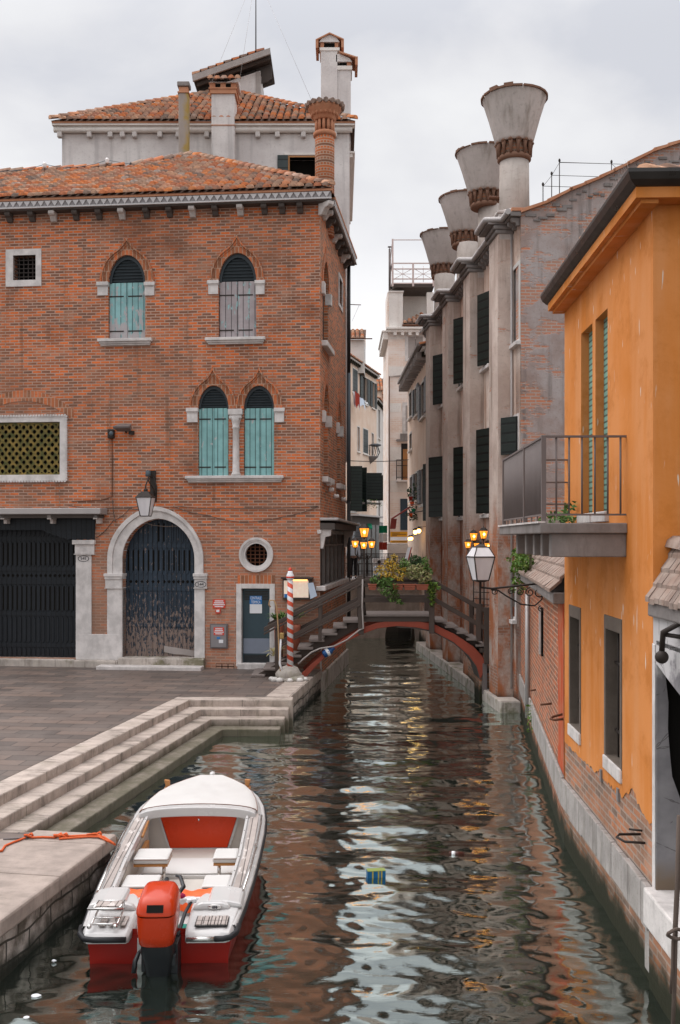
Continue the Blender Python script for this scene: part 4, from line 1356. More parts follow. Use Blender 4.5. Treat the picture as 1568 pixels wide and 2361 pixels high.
m.tube([(s2 + .02, -.05, z2), (s2 + .14, -.08, z2 - .3), (s2 + .12, -.08, z2 - .75)], .02, 5)
m.build('bracket', MT['iron'], ln)
s, z = FA.sz(344, 1092); M().lathe([(.07, z - .09), (.08, z - .05), (.08, z + .05), (.05, z + .09)], 8, (s, -.1)).build('junction_box', MT['pipe'], ln)

fl = thing('floodlight', 'small brown floodlight fixed high on the brick wall beside the lattice window', 'floodlight', FA)
s, z = FA.sz(290, 988)
m = M(); m.add([(s-.24, -.42, z-.04), (s+.24, -.42, z-.04), (s+.2, -.12, z-.10), (s-.2, -.12, z-.10), (s-.25, -.44, z+.02), (s+.25, -.44, z+.02), (s+.2, -.10, z+.12), (s-.2, -.10, z+.12)],
      [(0,3,2,1),(4,5,6,7),(0,1,5,4),(1,2,6,5),(2,3,7,6),(3,0,4,7)])
m.build('lamp_head', MT['iron_grey'], fl, bev=.015)
m = M(); m.tube([(s, -.12, z), (s + .02, -.003, z - .12)], .03, 6); m.box(s + .12, s + .26, -.12, -.003, z - .18, z - .08); m.build('mount', MT['iron'], fl)
cm = thing('junction_box', 'small blue and black junction box with a cable running down the brick wall', 'junction box', FA)
s, z = FA.sz(259, 1001)
M().box(s - .10, s + .08, -.14, -.003, z - .13, z + .13).build('box', MT['iron'], cm, bev=.02)
M().ell((s + .02, -.15, z), (.07, .04, .07), 10, 6).build('lens', MT['pipe'], cm)
zz_ = FA.sz(259, 1145)[1]
M().tube([(s, -.02, z - .12), (s, -.018, zz_), (s - .3, -.018, zz_ - .1), (s - 1.2, -.018, zz_ - .14)], .011, 5).build('cable', MT['rust'], cm)

wr = M()
def drape(pts, sag=.05, t=-.03, r=.010):
    pp = []
    for (x0, y0), (x1, y1) in zip(pts[:-1], pts[1:]):
        a, b = FA.sz(x0, y0), FA.sz(x1, y1)
        for k in range(6):
            f = k / 6; pp.append((a[0] + (b[0]-a[0])*f, t, a[1] + (b[1]-a[1])*f - sag * 4 * f * (1-f)))
    e_ = FA.sz(*pts[-1]); pp.append((e_[0], t, e_[1]))
    wr.tube(pp, r, 5)
drape([(160, 1166), (250, 1172), (330, 1166), (420, 1168), (520, 1172), (733, 1167)], .03)
drape([(400, 1168), (480, 1188), (560, 1204), (660, 1190), (733, 1168)], .04)
drape([(222, 1240), (262, 1200), (300, 1172), (336, 1168)], .06)
drape([(336, 1205), (362, 1212), (410, 1213)], .02)
drape([(260, 1150), (262, 1180), (268, 1205)], .0)
wo_ = wr.build('wall_cables', MT['rope_br']); wo_.location = (A[0], A[1], 0); wo_.rotation_euler = (0, 0, FA.ang)
tag(wo_, 'loose brown cables strung across the brick wall above the arched door', 'cables')

def plate(x0, y0, x1, y1, pr, mat, name, parent, dep=.02):
    a, z0, b, z1 = FA.rect(x0, y0, x1, y1)
    return M().box(a, b, -pr - dep, -pr, z0, z1).build(name, MT[mat], parent, bev=.004), (a, z0, b, z1)
def sign_lines(r, n_, pr, parent, mat='white_sign', skip=()):
    a, z0, b, z1 = r; m = M(); h = (z1 - z0) / (n_ + .6)
    for k in range(n_):
        if k in skip: continue
        w_ = (b - a) * (.34 + .06 * ((k * 7) % 3)); c = (a + b) / 2; z = z1 - h * (k + .8)
        m.box(c - w_, c + w_, -pr - .004, -pr, z - h * .26, z + h * .26)
    return m.build('text_lines', MT[mat], parent)
fs_ = thing('warning_sign', 'small red warning sign with white lines above the red alarm button', 'sign', FA)
o, r = plate(491, 1382, 520, 1402, .002, 'red_sign', 'plate', fs_); sign_lines(r, 4, .022, o)
al = thing('alarm_button', 'red alarm button box with a white face under the warning sign', 'alarm button', FA)
o, r = plate(498, 1404, 509, 1414, .002, 'red_sign', 'case', al, .06)
plate(500, 1405.5, 507, 1411, .062, 'white_sign', 'button_face', o, .006)
mb = thing('meter_cabinet', 'grey metal meter cabinet with a red label low on the brick wall', 'cabinet', FA)
o, r = plate(485, 1438, 526, 1495, .002, 'iron_grey', 'frame', mb, .05)
o, r = plate(488, 1441, 523, 1492, .052, 'meter', 'door', mb, .02)
o2, r = plate(494, 1446, 518, 1464, .072, 'red_sign', 'red_label', mb, .006); sign_lines(r, 4, .078, o2)
plate(501, 1468, 509, 1473, .072, 'blue_sign', 'sticker', o, .005); plate(506, 1474.5, 516, 1482, .072, 'white_sign', 'sticker', o, .005)
vb = thing('wall_vent', 'crumbling dark brick vent at the foot of the wall beside the service door', 'vent', FA)
a, z0, b, z1 = FA.rect(498, 1530, 540, 1549)
m = M(); m.box(a, b, -.006, .004, z0, z1); m.build('recess', MT['dark'], vb)
m = M()
for i in range(3):
    for j in range(3):
        if (i, j) in ((0, 0),): continue
        w_ = (b - a) / 3; h_ = (z1 - z0) / 3
        m.box(a + w_*i + .012, a + w_*(i+1) - .012, -.018, -.004, z0 + h_*j + .012, z0 + h_*(j+1) - .012)
m.build('loose_bricks', MT['brick'], vb)
for x in (1112, 590): pass
mn = thing('menu_case', 'lit wooden menu case with white pages on the brick wall behind the striped pole', 'menu case', FA)
a, z0, b, z1 = FA.rect(653, 1334, 720, 1382)
M().box(a, b, -.12, -.003, z0, z1).build('case', MT['wood_dark'], mn, bev=.01)
M().box(a - .04, b + .04, -.2, -.003, z1, z1 + .05).build('hood', MT['wood_dark'], mn, bev=.01)
o = M().box(a + .04, b - .09, -.135, -.122, z0 + .06, z1 - .05).build('pages', MT['lit_sign'], mn)
M().box(a + .3, b - .12, -.17, -.136, z1 - .055, z1 - .02).build('light_strip', MT['lit_strip'], mn)
M().box(a + .05, a + .25, -.142, -.136, z0 + .06, z0 + .16).build('photo_strip', MT['blue_sign'], o)
n_ = thing('loose_menu_page', 'pale blue menu page hanging askew from the lit menu case', 'paper', FA)
a, z0, b, z1 = FA.rect(711, 1344, 729, 1378)
M().add([(a, -.15, z1), (b - .06, -.18, z1 + .02), (b + .05, -.2, z0 + .06), (a + .08, -.16, z0 - .03)], [(0, 1, 2, 3)]).add([(a, -.145, z1), (b - .06, -.175, z1 + .02), (b + .05, -.195, z0 + .06), (a + .08, -.155, z0 - .03)], [(0, 3, 2, 1)]).build('page', MT['paper'], n_)

for x, y in ((752, 1115), (757, 1129), (769, 1144), (786, 1151), (797, 1157)):
    t_ = thing('wall_insulator', 'small white ceramic insulator in the row on the canal side of the brick house', 'insulator', FS, group='white insulators along the canal side wall')
    s, z = FS.sz(x, y)
    M().lathe([(.05, -.02), (.07, .02), (.05, .06), (.065, .10), (.05, .14)], 8).xf(Matrix.Translation((s, -.03, z)) @ Matrix.Rotation(rad(90), 4, 'X')).build('insulator', MT['bulb_wh'], t_)
    M().tube([(s, -.03, z), (s, .0, z)], .02, 5).build('pin', MT['rust'], t_)
# ceramic insulators and wire along the roof ridge
wi = thing('roof_wire', 'thin sagging wire on white ceramic insulators along the ridge of the brick house', 'wire')
ip = [(103, 386, 32.2), (247, 376, 32.5), (485, 382, 33.2), (597, 399, 31.2), (713, 424, 29.2)]
P3 = [Vector(at(x, y, d)) for x, y, d in ip]
for p in P3:
    m = M(); m.tube([p + Vector((0, 0, -.35)), p], .014, 5); m.build('pin', MT['rust'], wi)
    M().lathe([(.03, p.z - .02), (.07, p.z), (.05, p.z + .05), (.075, p.z + .09), (.04, p.z + .16), (.02, p.z + .17)], 8, (p.x, p.y)).build('insulator', MT['bulb_wh'], wi)
pts = [Vector(at(-60, 395, 31.5))]
for p, q in zip([pts[0]] + P3[:-1], P3):
    for k in range(1, 7):
        f = k / 6; pts.append(p.lerp(q, f) + Vector((0, 0, .1 - .16 * 4 * f * (1 - f))))
M().tube(pts, .010, 4).build('wire', MT['pipe'], wi)
# ------------------------------------------------------------------ grey house behind the brick house
grey = thing('grey_house', 'grey rendered attic house with a hipped tile roof rising behind the brick house', 'house', FG)
gx = lambda x, y=300, t=0: FG.sz(x, y, t)
s0 = gx(143)[0]; s1 = gx(806)[0]; ze = FG.sz(480, 300)[1]; zw = FG.sz(680, 427)[1] - .1
wa, wz0, wb, wz1 = FG.rect(668, 363, 728, 424)
m = M(); m.wall([(s0, 8), (s1, 8), (s1, ze), (s0, ze)], [[(wa, wz0), (wb, wz0), (wb, wz1), (wa, wz1)]], 0, .3)
m.add([(s0, 0, 8), (s0, 0, ze), (s0, 12, ze), (s0, 12, 8), (s1, 0, 8), (s1, 0, ze), (s1, 12, ze), (s1, 12, 8)], [(0, 1, 2, 3), (4, 7, 6, 5), (3, 2, 6, 7)])
m.build('wall', MT['pl_grey'], grey)
M().box(wa - 1, wb + .3, .5, .55, wz0 - .5, wz1 + .5).build('interior', MT['dark'], grey)
m = M(); m.box(wa - .06, wa, -.02, .28, wz0, wz1); m.box(wb, wb + .03, -.02, .28, wz0, wz1); m.box(wa - .06, wb + .03, -.02, .28, wz1, wz1 + .06)
wf = m.build('window', MT['oak'], grey)
a, z0, b, z1 = FG.rect(640, 359, 664, 420); M().box(a, b, -.07, -.02, z0, z1).build('shutter', MT['slate_sh'], wf)
m = M(); m.box(b + .0, wa - .06, -.05, .0, wz0, wz1 + .02); m.box(wb + .03, wb + .10, -.05, .0, wz0, wz1 + .02); m.build('shutter', MT['slate_sh'], wf)
a, z0, b, z1 = FG.rect(655, 353, 745, 358); M().box(a, b, -.04, 0, z0, z1).build('lintel', MT['pl_white'], wf)
# eaves: rounded plaster cornice and small brackets
m = M(); m.tube([(s0 - .25, -.12, ze - .03), (s1 + .1, -.12, ze - .03)], .115, 8); m.box(s0 - .28, s1 + .18, -.30, 0, ze + .06, ze + .13)
co = m.build('cornice', MT['pl_white'], grey)
m = M()
m.box(s0 - .28, s1 + .2, -.33, .1, ze + .13, ze + .19); m.build('tile_edging', MT['tile_edge'], grey)
br = None
for x in (140, 208, 256, 284, 312, 370, 412, 478, 595, 640, 700, 772):
    s = gx(x)[0]
    if br is None:
        br = M().box(-.085, .085, -.2, 0, -.2, 0).build('bracket', MT['stone'], grey, bev=.03); br.location = (s, 0, ze - .12)
    else: share(br, (s, 0, ze - .12))
SL2 = .62; v2 = math.hypot(1, SL2)
e0, e1, eo = s0 - .3, s1 + .2, -.36
ap0, ap1, at_ = gx(452)[0] + .1, gx(500)[0], 5.4
rm = M(); zr2 = ze + .19
tiles(rm, (0, eo, zr2), (1, 0, 0), (0, 1, SL2), [(e0, 0), (e1, 0), (ap1, (at_ - eo) * v2), (ap0, (at_ - eo) * v2)], .26, .42, .11)
r3 = lambda a, b: (a, b, zr2 + (b - eo) * SL2 + .05)
rm.add([(e1, eo, zr2), (e1, 11, zr2), r3(ap1, at_)], [(0, 1, 2)], 1); rm.add([(e0, eo, zr2), (e0, 11, zr2), r3(ap0, at_)], [(0, 1, 2)], 1)
groof = rm.build('roof', [MT['tile'], MT['underlay']], grey)
m = M(); ridge(m, r3(e0, eo), r3(ap0, at_)); ridge(m, r3(e1, eo), r3(ap1, at_)); ridge(m, r3(ap0, at_), r3(ap1, at_)); m.build('ridge_tiles', MT['tile'], groof)

# big square chimney on the front wall, round-capped pipe chimney
k35 = 35.6 / FPX
X = lambda x: (x - CX) * k35 - .34
Z = lambda y: CAMZ + (HY - y) * k35
c1 = M().box(X(488), X(541), -.45, .4, Z(430), Z(218)).build('chimney', MT['pl_grey'], grey, bev=.01)
M().box(X(487), X(542), -.47, .42, Z(291), Z(289)).build('chimney_joint', MT['tile_edge'], c1)
m = M(); m.box(X(485), X(545), -.5, .45, Z(218), Z(205)); m.box(X(482), X(547), -.53, .48, Z(208), Z(205)); m.build('chimney_collar', MT['tile_edge'], c1)
m = M(); m.box(X(488), X(541), -.42, .4, Z(205), Z(192)); m.build('flue', MT['dark'], c1)
m = M(); m.box(X(485), X(497), -.48, .42, Z(205), Z(193)); m.box(X(509), X(521), -.48, .42, Z(205), Z(193)); m.box(X(533), X(545), -.48, .42, Z(205), Z(193)); m.build('chimney_posts', MT['tile_edge'], c1)
m = M(); m.add([(X(482), -.55, Z(194)), (X(550), -.55, Z(194)), (X(550), -.03, Z(178)), (X(482), -.03, Z(178)), (X(482), .5, Z(194)), (X(550), .5, Z(194))], [(0, 1, 2, 3), (3, 2, 5, 4), (0, 3, 4), (1, 5, 2), (0, 4, 5, 1)])
cap = m.build('chimney_cap', MT['pl_grey'], c1)
m = M(); tiles(m, (X(479), -.6, Z(194) + .05), (1, 0, 0), (0, 1, .5), [(0, 0), (X(551) - X(479), 0), (X(551) - X(479), .62), (0, .62)], .24, .30, .11, base=False); m.build('cap_tiles', MT['tile'], c1)
n = Nd('lichen_pipe', .85, .2); f = n.noise(3, 5, src='Object'); mk = n.mask(n.math('ADD', f, n.math('MULTIPLY', n.height('Object', 'X'), 1.2)), .5, .8)
MT['lichen'] = n.out(n.mix(n.math('MULTIPLY', mk, .8), n.mix(f, (.26, .22, .19), (.36, .31, .28)), (.34, .22, .03)), .85)
k34 = 34.8 / FPX
cp = ((424.5 - CX) * k34 - .34, -1.2)
pz = lambda y: CAMZ + (HY - y) * k34
c2 = M().box(-.175, .175, -.175, .175, pz(430), pz(218)).build('chimney', MT['lichen'], grey, bev=.05); c2.location = (cp[0], cp[1], 0)
m = M(); m.box(-.16, .16, -.16, .16, pz(218), pz(205)); m.box(-.20, .20, -.20, .20, pz(219), pz(216)); m.build('chimney_neck', MT['tile_edge'], c2)
M().box(-.215, .215, -.215, .215, pz(204), pz(193)).build('chimney_cap', MT['stone_grey'], c2, bev=.03)
# tall double chimney at the canal end
k37 = 37.0 / FPX
X = lambda x: (x - CX) * k37 - .34
Z = lambda y: CAMZ + (HY - y) * k37
t0 = 1.0
c3 = M().box(X(740), X(778), t0, t0 + .9, Z(330), Z(112)).build('chimney', MT['pl_grey'], grey, bev=.01)
M().box(X(778), X(809), t0 + .05, t0 + .9, Z(330), Z(150)).build('chimney_shaft', MT['pl_grey'], c3, bev=.01)
m = M(); m.box(X(737), X(783), t0 - .03, t0 + .93, Z(117), Z(110)); m.box(X(777), X(812), t0 + .01, t0 + .93, Z(160), Z(151)); m.build('chimney_collar', MT['pl_white'], c3)
M().box(X(747), X(772), t0 + .05, t0 + .85, Z(110), Z(98)).build('flue', MT['dark'], c3)
M().box(X(784), X(804), t0 + .1, t0 + .85, Z(151), Z(141)).build('flue', MT['dark'], c3)
m = M(); m.box(X(739), X(747), t0, t0 + .9, Z(110), Z(97)); m.box(X(772), X(780), t0, t0 + .9, Z(110), Z(97)); m.box(X(800), X(809), t0 + .05, t0 + .9, Z(151), Z(140)); m.build('chimney_posts', MT['tile_edge'], c3)
m = M(); m.prism([(X(736), Z(98)), (X(783), Z(98)), (X(776), Z(88)), (X(760), Z(80)), (X(743), Z(88))], t0 - .05, t0 + .95); m.prism([(X(775), Z(142)), (X(812), Z(142)), (X(806), Z(134)), (X(782), Z(124)), (X(775), Z(126))], t0, t0 + .95)
m.build('chimney_cap', MT['pl_grey'], c3)
m = M()
for (xa, ya), (xb, yb) in (((760, 78), (730, 93)), ((760, 78), (791, 92)), ((783, 121), (823, 134))):
    m.prism([(X(xa), Z(ya)), (X(xb), Z(yb)), (X(xb), Z(yb + 3)), (X(xa), Z(ya + 3))], t0 - .12, t0 + 1.0)
for xa, y0_, y1_ in ((731, 93, 113), (790, 92, 112), (822, 133, 152)):
    for k in range(6):
        m.box(X(xa) - .05, X(xa) + .05, t0 - .1 + k * .19, t0 + .04 + k * .19, Z(y1_ - (k % 2) * 2), Z(y0_))
m.build('cap_tiles', MT['tile_edge'], c3)
m = M(); m.lathe([(.10, Z(80)), (.10, Z(77)), (.05, Z(75))], 8, (X(760), t0 + .3)); m.build('cap_knob', MT['stone'], c3)
# altana: lean-to dormer with a steep boarded roof
k41 = 41.0 / FPX
X = lambda x: (x - CX) * k41 - .34
Z = lambda y: CAMZ + (HY - y) * k41
t0 = 5.0
dm_ = M().box(X(496), X(600), t0, t0 + 2.0, Z(300), Z(200)).prism([(X(496), Z(200)), (X(600), Z(200)), (X(600), Z(163)), (X(496), Z(198))], t0, t0 + 2.0).build('dormer', MT['pl_grey'], grey)
M().box(X(590), X(601), t0 - .04, t0 + .15, Z(262), Z(166)).build('corner_post', MT['wood_grey'], dm_)
m = M(); dd = 14
m.prism([(X(447), Z(187)), (X(625), Z(125)), (X(625), Z(125 + dd)), (X(449), Z(187 + dd))], t0 - .55, t0 - .46); m.build('bargeboard', MT['wood_grey'], dm_)
m = M(); m.prism([(X(449), Z(190)), (X(625), Z(128)), (X(625), Z(133)), (X(449), Z(195))], t0 - .46, t0 + 2.4); drf = m.build('dormer_roof', MT['wood_dark'], dm_)
m = M()
for tt in (t0 - .2, t0 + .5, t0 + 1.2, t0 + 1.9):
    m.prism([(X(455), Z(196)), (X(622), Z(134)), (X(622), Z(141)), (X(455), Z(204))], tt, tt + .1)
m.prism([(X(452), Z(203)), (X(475), Z(197)), (X(486), Z(226)), (X(468), Z(236)), (X(455), Z(228))], t0 + .4, t0 + .5)
m.prism([(X(601), Z(150)), (X(625), Z(142)), (X(625), Z(170)), (X(614), Z(178)), (X(601), Z(181))], t0 + .4, t0 + .5)
m.build('rafters', MT['wood_old'], dm_)
m = M(); U = Vector((X(625) - X(447), 0, Z(121) - Z(184))); L_ = U.length
for k in range(int(L_ / .34)):
    f0, f1 = k * .34 / L_, min(1, (k * .34 + .40) / L_)
    p, q = Vector((X(447), 0, Z(183))) + U * f0, Vector((X(447), 0, Z(183))) + U * f1
    for j in range(7):
        tt = t0 - .55 + j * .42
        m.add([(p.x, tt, p.z - .06), (q.x, tt, q.z - .06), (q.x, tt + .4, q.z - .06), (p.x, tt + .4, p.z - .06), (p.x, tt, p.z + .05), (q.x, tt, q.z), (q.x, tt + .4, q.z), (p.x, tt + .4, p.z + .05)],
              [(0,3,2,1),(4,5,6,7),(0,1,5,4),(1,2,6,5),(2,3,7,6),(3,0,4,7)])
m.build('roof_tiles', MT['tile'], dm_)
# moulded stub of the canal cornice, right of the roof
m = M(); zc_ = FG.sz(806, 346, 0)[1]
m.box(s1 - .1, s1 + .2, .2, 8, zc_ - .02, zc_ + .04); m.box(s1 - .1, s1 + .12, .25, 8, zc_ - .16, zc_ - .02); m.build('canal_cornice', MT['pl_white'], grey)

mast = thing('antenna_mast', 'thin dark antenna mast rising beside the attic dormer', 'mast', loc=(0, 0, 0))
px = at(590, 130, 41.5); pt = at(590, -80, 41.5)
m = M(); m.tube([(px[0], px[1], px[2] - .8), (px[0], px[1], (px[2]+pt[2])/2), (px[0], px[1], pt[2])], [.03, .022, .014], 6); m.build('mast_pole', MT['iron'], mast)
m = M()
for x2, d2 in ((470, 39), (545, 40), (720, 39)):
    e_ = at(x2, 235, d2); m.tube([(px[0], px[1], pt[2] - .3), e_], .006, 4)
m.build('guy_wires', MT['zinc'], mast)

# ------------------------------------------------------------------ canal house with four funnel chimneys
canal = thing('canal_house', 'long pink-grey plastered canal house with four big funnel chimneys', 'house', FC)
LC = 14.4; EC = 12.28
wins = []   # (D x0, y0, x1, y1) of openings on the canal front
CW = [(1184, 618, 1198, 786, 'pale'), (1173, 965, 1196, 1050, 'open'),
      (1112, 690, 1133, 842, 'up'), (1110, 1000, 1133, 1181, 'lo'),
      (1062, 745, 1078, 884, 'up'), (1062, 1040, 1078, 1187, 'lo'),
      (1014, 828, 1027, 932, 'up'), (1010, 1062, 1029, 1190, 'lo'),
      (1172, 1306, 1189, 1420, 'low'), (1098, 1340, 1106, 1440, 'slot'), (1030, 1270, 1036, 1340, 'slot'), (1052, 1275, 1058, 1345, 'slot')]
holes = []
for x0, y0, x1, y1, k in CW:
    a, z0, b, z1 = FC.rect(x0, y0, x1, y1); holes.append([(a, z0), (b, z0), (b, z1), (a, z1)])
m = M(); m.wall([(-LC, -1), (0, -1), (0, EC), (-LC, EC)], holes, 0, .28)
m.build('canal_wall', MT['pl_canal'], canal)
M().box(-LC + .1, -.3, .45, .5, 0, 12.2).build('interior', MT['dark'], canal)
# gable wall towards the camera
gp = FGB.poly([(1205, 492), (1260, 470), (1312, 443), (1380, 415), (1445, 383), (1505, 352), (1570, 330)])
gp = gp + [(gp[-1][0] + 3.0, gp[-1][1] + 1.2), (gp[-1][0] + 3.0, -1)]
m = M(); m.prism([(.0, -1), (.0, gp[0][1])] + gp[1:], 0, .5); m.build('gable_wall', MT['pl_gable'], canal, fr=FGB, frp=FC)
m = M()
pts = [(0.0, gp[0][1])] + gp[1:-1]
for (a, b), (c, d) in zip(pts[:-1], pts[1:]):
    L_ = math.hypot(c - a, d - b); k_ = max(1, int(L_ / .38))
    for i in range(k_):
        f0, f1 = i / k_, (i + 1.12) / k_
        m.add([(a + (c-a)*f0, -.10, b + (d-b)*f0), (a + (c-a)*f1, -.10, b + (d-b)*f1), (a + (c-a)*f1, .3, b + (d-b)*f1), (a + (c-a)*f0, .3, b + (d-b)*f0),
               (a + (c-a)*f0, -.10, b + (d-b)*f0 + .09), (a + (c-a)*f1, -.10, b + (d-b)*f1 + .06), (a + (c-a)*f1, .3, b + (d-b)*f1 + .06), (a + (c-a)*f0, .3, b + (d-b)*f0 + .09)],
              [(0,3,2,1),(4,5,6,7),(0,1,5,4),(1,2,6,5),(2,3,7,6),(3,0,4,7)])
m.build('verge_tiles', MT['tile_edge'], canal, fr=FGB, frp=FC)
m = M()     # crumbling stone courses under the verge
for (a, b), (c, d) in zip(pts[:-1], pts[1:]):
    L_ = math.hypot(c - a, d - b)
    for i in range(int(L_ / .16)):
        f = i * .16 / L_; row = RND.randint(0, 3)
        x, z = a + (c-a)*f + .1, b + (d-b)*f - .10 - row * .09
        if x < .12: continue
        w_ = .05 + RND.random() * .09; h_ = .015 + RND.random() * .025
        m.box(x - w_, x + w_, -.015 - .03 * RND.random(), 0, z - h_, z + h_)
m.build('loose_stones', MT['stone_grey'], canal, fr=FGB, frp=FC)
m = M(); zt_ = gp[-2][1]
m.add([(0, 0, EC + .1), (-LC, 0, EC + .1), (-LC, 9, EC + 3.6), (0, 9, EC + 3.6)], [(0, 1, 2, 3)]); m.build('roof', MT['underlay'], canal)
# pilasters carrying the chimneys
CH = [25.75, 29.35, 32.95, 36.6]
SS = [-(math.hypot(-.0676*(d-24.55), d - 24.55)) for d in CH]
PW, PD = .50, .42
for i, s in enumerate(SS):
    M().box(s - PW, s + PW, -PD, -.001, -1, EC - .25).build('pilaster', MT['pl_pilaster'], canal, bev=.015)
# chimney: base block, round shaft, ring of small columns, wide funnel
ch = M().lathe([(.40, EC - .1), (.385, EC + .9), (.375, 14.12)], 24).build('chimney', MT['pl_shaft'], canal)
m = M(); m.box(-.50, .50, -.52, .6, EC - .4, EC + .28); m.box(-.53, .53, -.56, .6, EC + .28, EC + .36); m.lathe([(.5, EC + .36), (.42, EC + .46)], 20); m.build('chimney_base', MT['pl_chim'], ch, bev=.02)
m = M(); m.lathe([(.385, 14.04), (.43, 14.08), (.43, 14.16), (.38, 14.20)], 24)
for k in range(14):
    a = 2*math.pi*k/14; x, y = .42*math.cos(a), .42*math.sin(a)
    m.lathe([(.035, 14.16), (.045, 14.36), (.075, 14.50)], 6, (x, y)); m.ell((x*1.05, y*1.05, 14.50), (.075, .075, .05), 6, 4)
m.build('brick_ring', MT['ring_brick'], ch)
M().lathe([(.36, 14.1), (.37, 14.5)], 16).build('flue', MT['brick_base'], ch)
m = M(); m.lathe([(.475, 14.50), (.50, 14.58), (.66, 15.15), (.81, 15.62), (.83, 15.68), (.75, 15.68), (.55, 15.2)], 28); m.build('funnel', MT['pl_chim'], ch)
m = M()
for k in range(22):
    a = 2*math.pi*k/22 + RND.random()*.1; h_ = .05 + .05 * (RND.random() < .35) - .03 * (RND.random() < .3)
    b = a + 2*math.pi/22 * .96
    q = lambda r, t, z: (r*math.cos(t), r*math.sin(t), z)
    m.add([q(.74, a, 15.66), q(.865, a, 15.66), q(.865, b, 15.66), q(.74, b, 15.66), q(.74, a, 15.66+h_), q(.865, a, 15.66+h_), q(.865, b, 15.66+h_), q(.74, b, 15.66+h_)],
          [(0,3,2,1),(4,5,6,7),(0,1,5,4),(1,2,6,5),(2,3,7,6),(3,0,4,7)])
m.build('rim_tiles', MT['ring_brick'], ch)
ch.location = (SS[0], .13, 0)
for i, s in enumerate(SS[1:]):
    c_ = copy_tree(ch, canal); c_.location = (s, (.32, .36, .2)[i], (-.02, -.05, -.12)[i]); c_.scale = (1 - .015 * i, 1, 1)
    for q_ in [x for x in bpy.data.objects if x.parent == c_ and not x.name.startswith('chimney_base')]: q_.rotation_euler = ((.006, -.012, .01)[i], (-.012, .008, .012)[i], 1.3 * (i + 1))
M().tube([(SS[0] - .1, -.52, 13.15), (SS[0] - .1, -.30, 13.15), (SS[0] - .05, -.2, 13.1)], .05, 6).build('stub_pipe', MT['rust'], canal)
# eaves stepping around the pilasters, gutter, brackets
m = M(); g = M()
edges = [-LC] + sorted([v for s in SS for v in (s - PW - .06, s + PW + .06)]) + [.05]
gpts = []
for i in range(len(edges) - 1):
    a, b = edges[i], edges[i + 1]
    pr = .26 if i % 2 == 0 else .26 + PD
    if b - a > .05:
        m.box(a, b, -pr, 0, EC - .02, EC + .08)
    gpts += [(a + .03, -pr - .06, EC + .09), (b - .03, -pr - .06, EC + .09)]
m.build('eaves', MT['stone_grey'], canal)
g.tube(gpts, .075, 8); g.build('gutter', MT['zinc'], canal)
M().box(-LC, 0, -.22, .2, EC + .12, EC + .2).build('eaves_tiles', MT['tile_edge'], canal)
kb = corbel_m(.22, .20, .11).build('corbel', MT['stone_grey'], canal, bev=.015)
first = True
for i in range(0, len(edges) - 1, 2):
    a, b = edges[i], edges[i + 1]; k_ = int((b - a) / .33)
    for j in range(k_):
        s = a + (b - a) * (j + .5) / k_
        if first: kb.location = (s, 0, EC - .025); first = False
        else: share(kb, (s, 0, EC - .025))
for s in SS:
    m = M(); m.box(s - PW - .05, s + PW + .05, -PD - .11, 0, EC - .14, EC - .03); m.box(s - PW - .03, s + PW + .03, -PD - .06, 0, EC - .25, EC - .14); m.build('pilaster_cap', MT['stone_grey'], canal, bev=.03)
# windows
def canal_shutter(s_h, z0, z1, w_, ang, parent, mat='green_sh', t=-.03):
    """leaf hinged at s_h; ang is how far it swings out from the wall"""
    m = M(); m.box(0, w_, -.02, .025, z0, z1)
    for f in (.15, .5, .85): m.box(.0, w_ * .9, -.03, -.02, z0 + (z1-z0)*f - .02, z0 + (z1-z0)*f + .02)
    o = m.build('shutter', MT[mat], parent); o.location = (s_h, t, 0); o.rotation_euler = (0, 0, ang)
    return o
for (x0, y0, x1, y1, k), h in zip(CW, holes):
    a, b, z0, z1 = h[0][0], h[1][0], h[0][1], h[2][1]
    if k == 'slot':
        wn_ = M().box(a, b, .2, .24, z0, z1).build('slot_window', MT['glass'], canal); 
        m = M(); m.box(a - .12, b + .12, -.03, .0, z1, z1 + .18); m.box(a - .12, a, -.02, 0, z0, z1); m.build('frame', MT['stone'], wn_); continue
    wn_ = M().box(a, b, .22, .26, z0, z1).build('window', MT['glass_pale'] if k in ('pale', 'low') else MT['glass'], canal)
    m = M(); fw = .10 if k in ('pale', 'low') else .07
    m.band([(a - fw, z0 - fw), (b + fw, z0 - fw), (b + fw, z1 + fw), (a - fw, z1 + fw)], [(a, z0), (b, z0), (b, z1), (a, z1)], -.025, .20, closed=True)
    m.build('frame', MT['white_met'] if k == 'pale' else MT['stone_clean'], wn_)
    M().box(a - .12, b + .12, -.13, .1, z0 - .17, z0 - .07).build('sill', MT['stone_clean'], wn_, bev=.01)
    w_ = (b - a) / 2
    if k in ('up', 'lo'):
        f_ = 1.0 if x0 > 1100 else 1.45
        canal_shutter(b + .01, z0 - .04, z1 + .1, w_ + .03, rad(180 + 21 * f_), wn_); canal_shutter(a - .01, z0 - .14, z1 + .0, w_ + .05, rad(180 + 17 * f_), wn_)
    elif k == 'open':
        canal_shutter(b - .02, z0, z1, w_, rad(180 + 35), wn_); canal_shutter(a, z0, z1, w_ * .8, rad(180 + 10), wn_)
    elif k == 'low':
        M().lathe([(.10, z0 + .0), (.13, z0 + .22), (.14, z0 + .24)], 10, ((a+b)/2 + .1, .0)).build('pot_on_sill', MT['terra'], wn_)
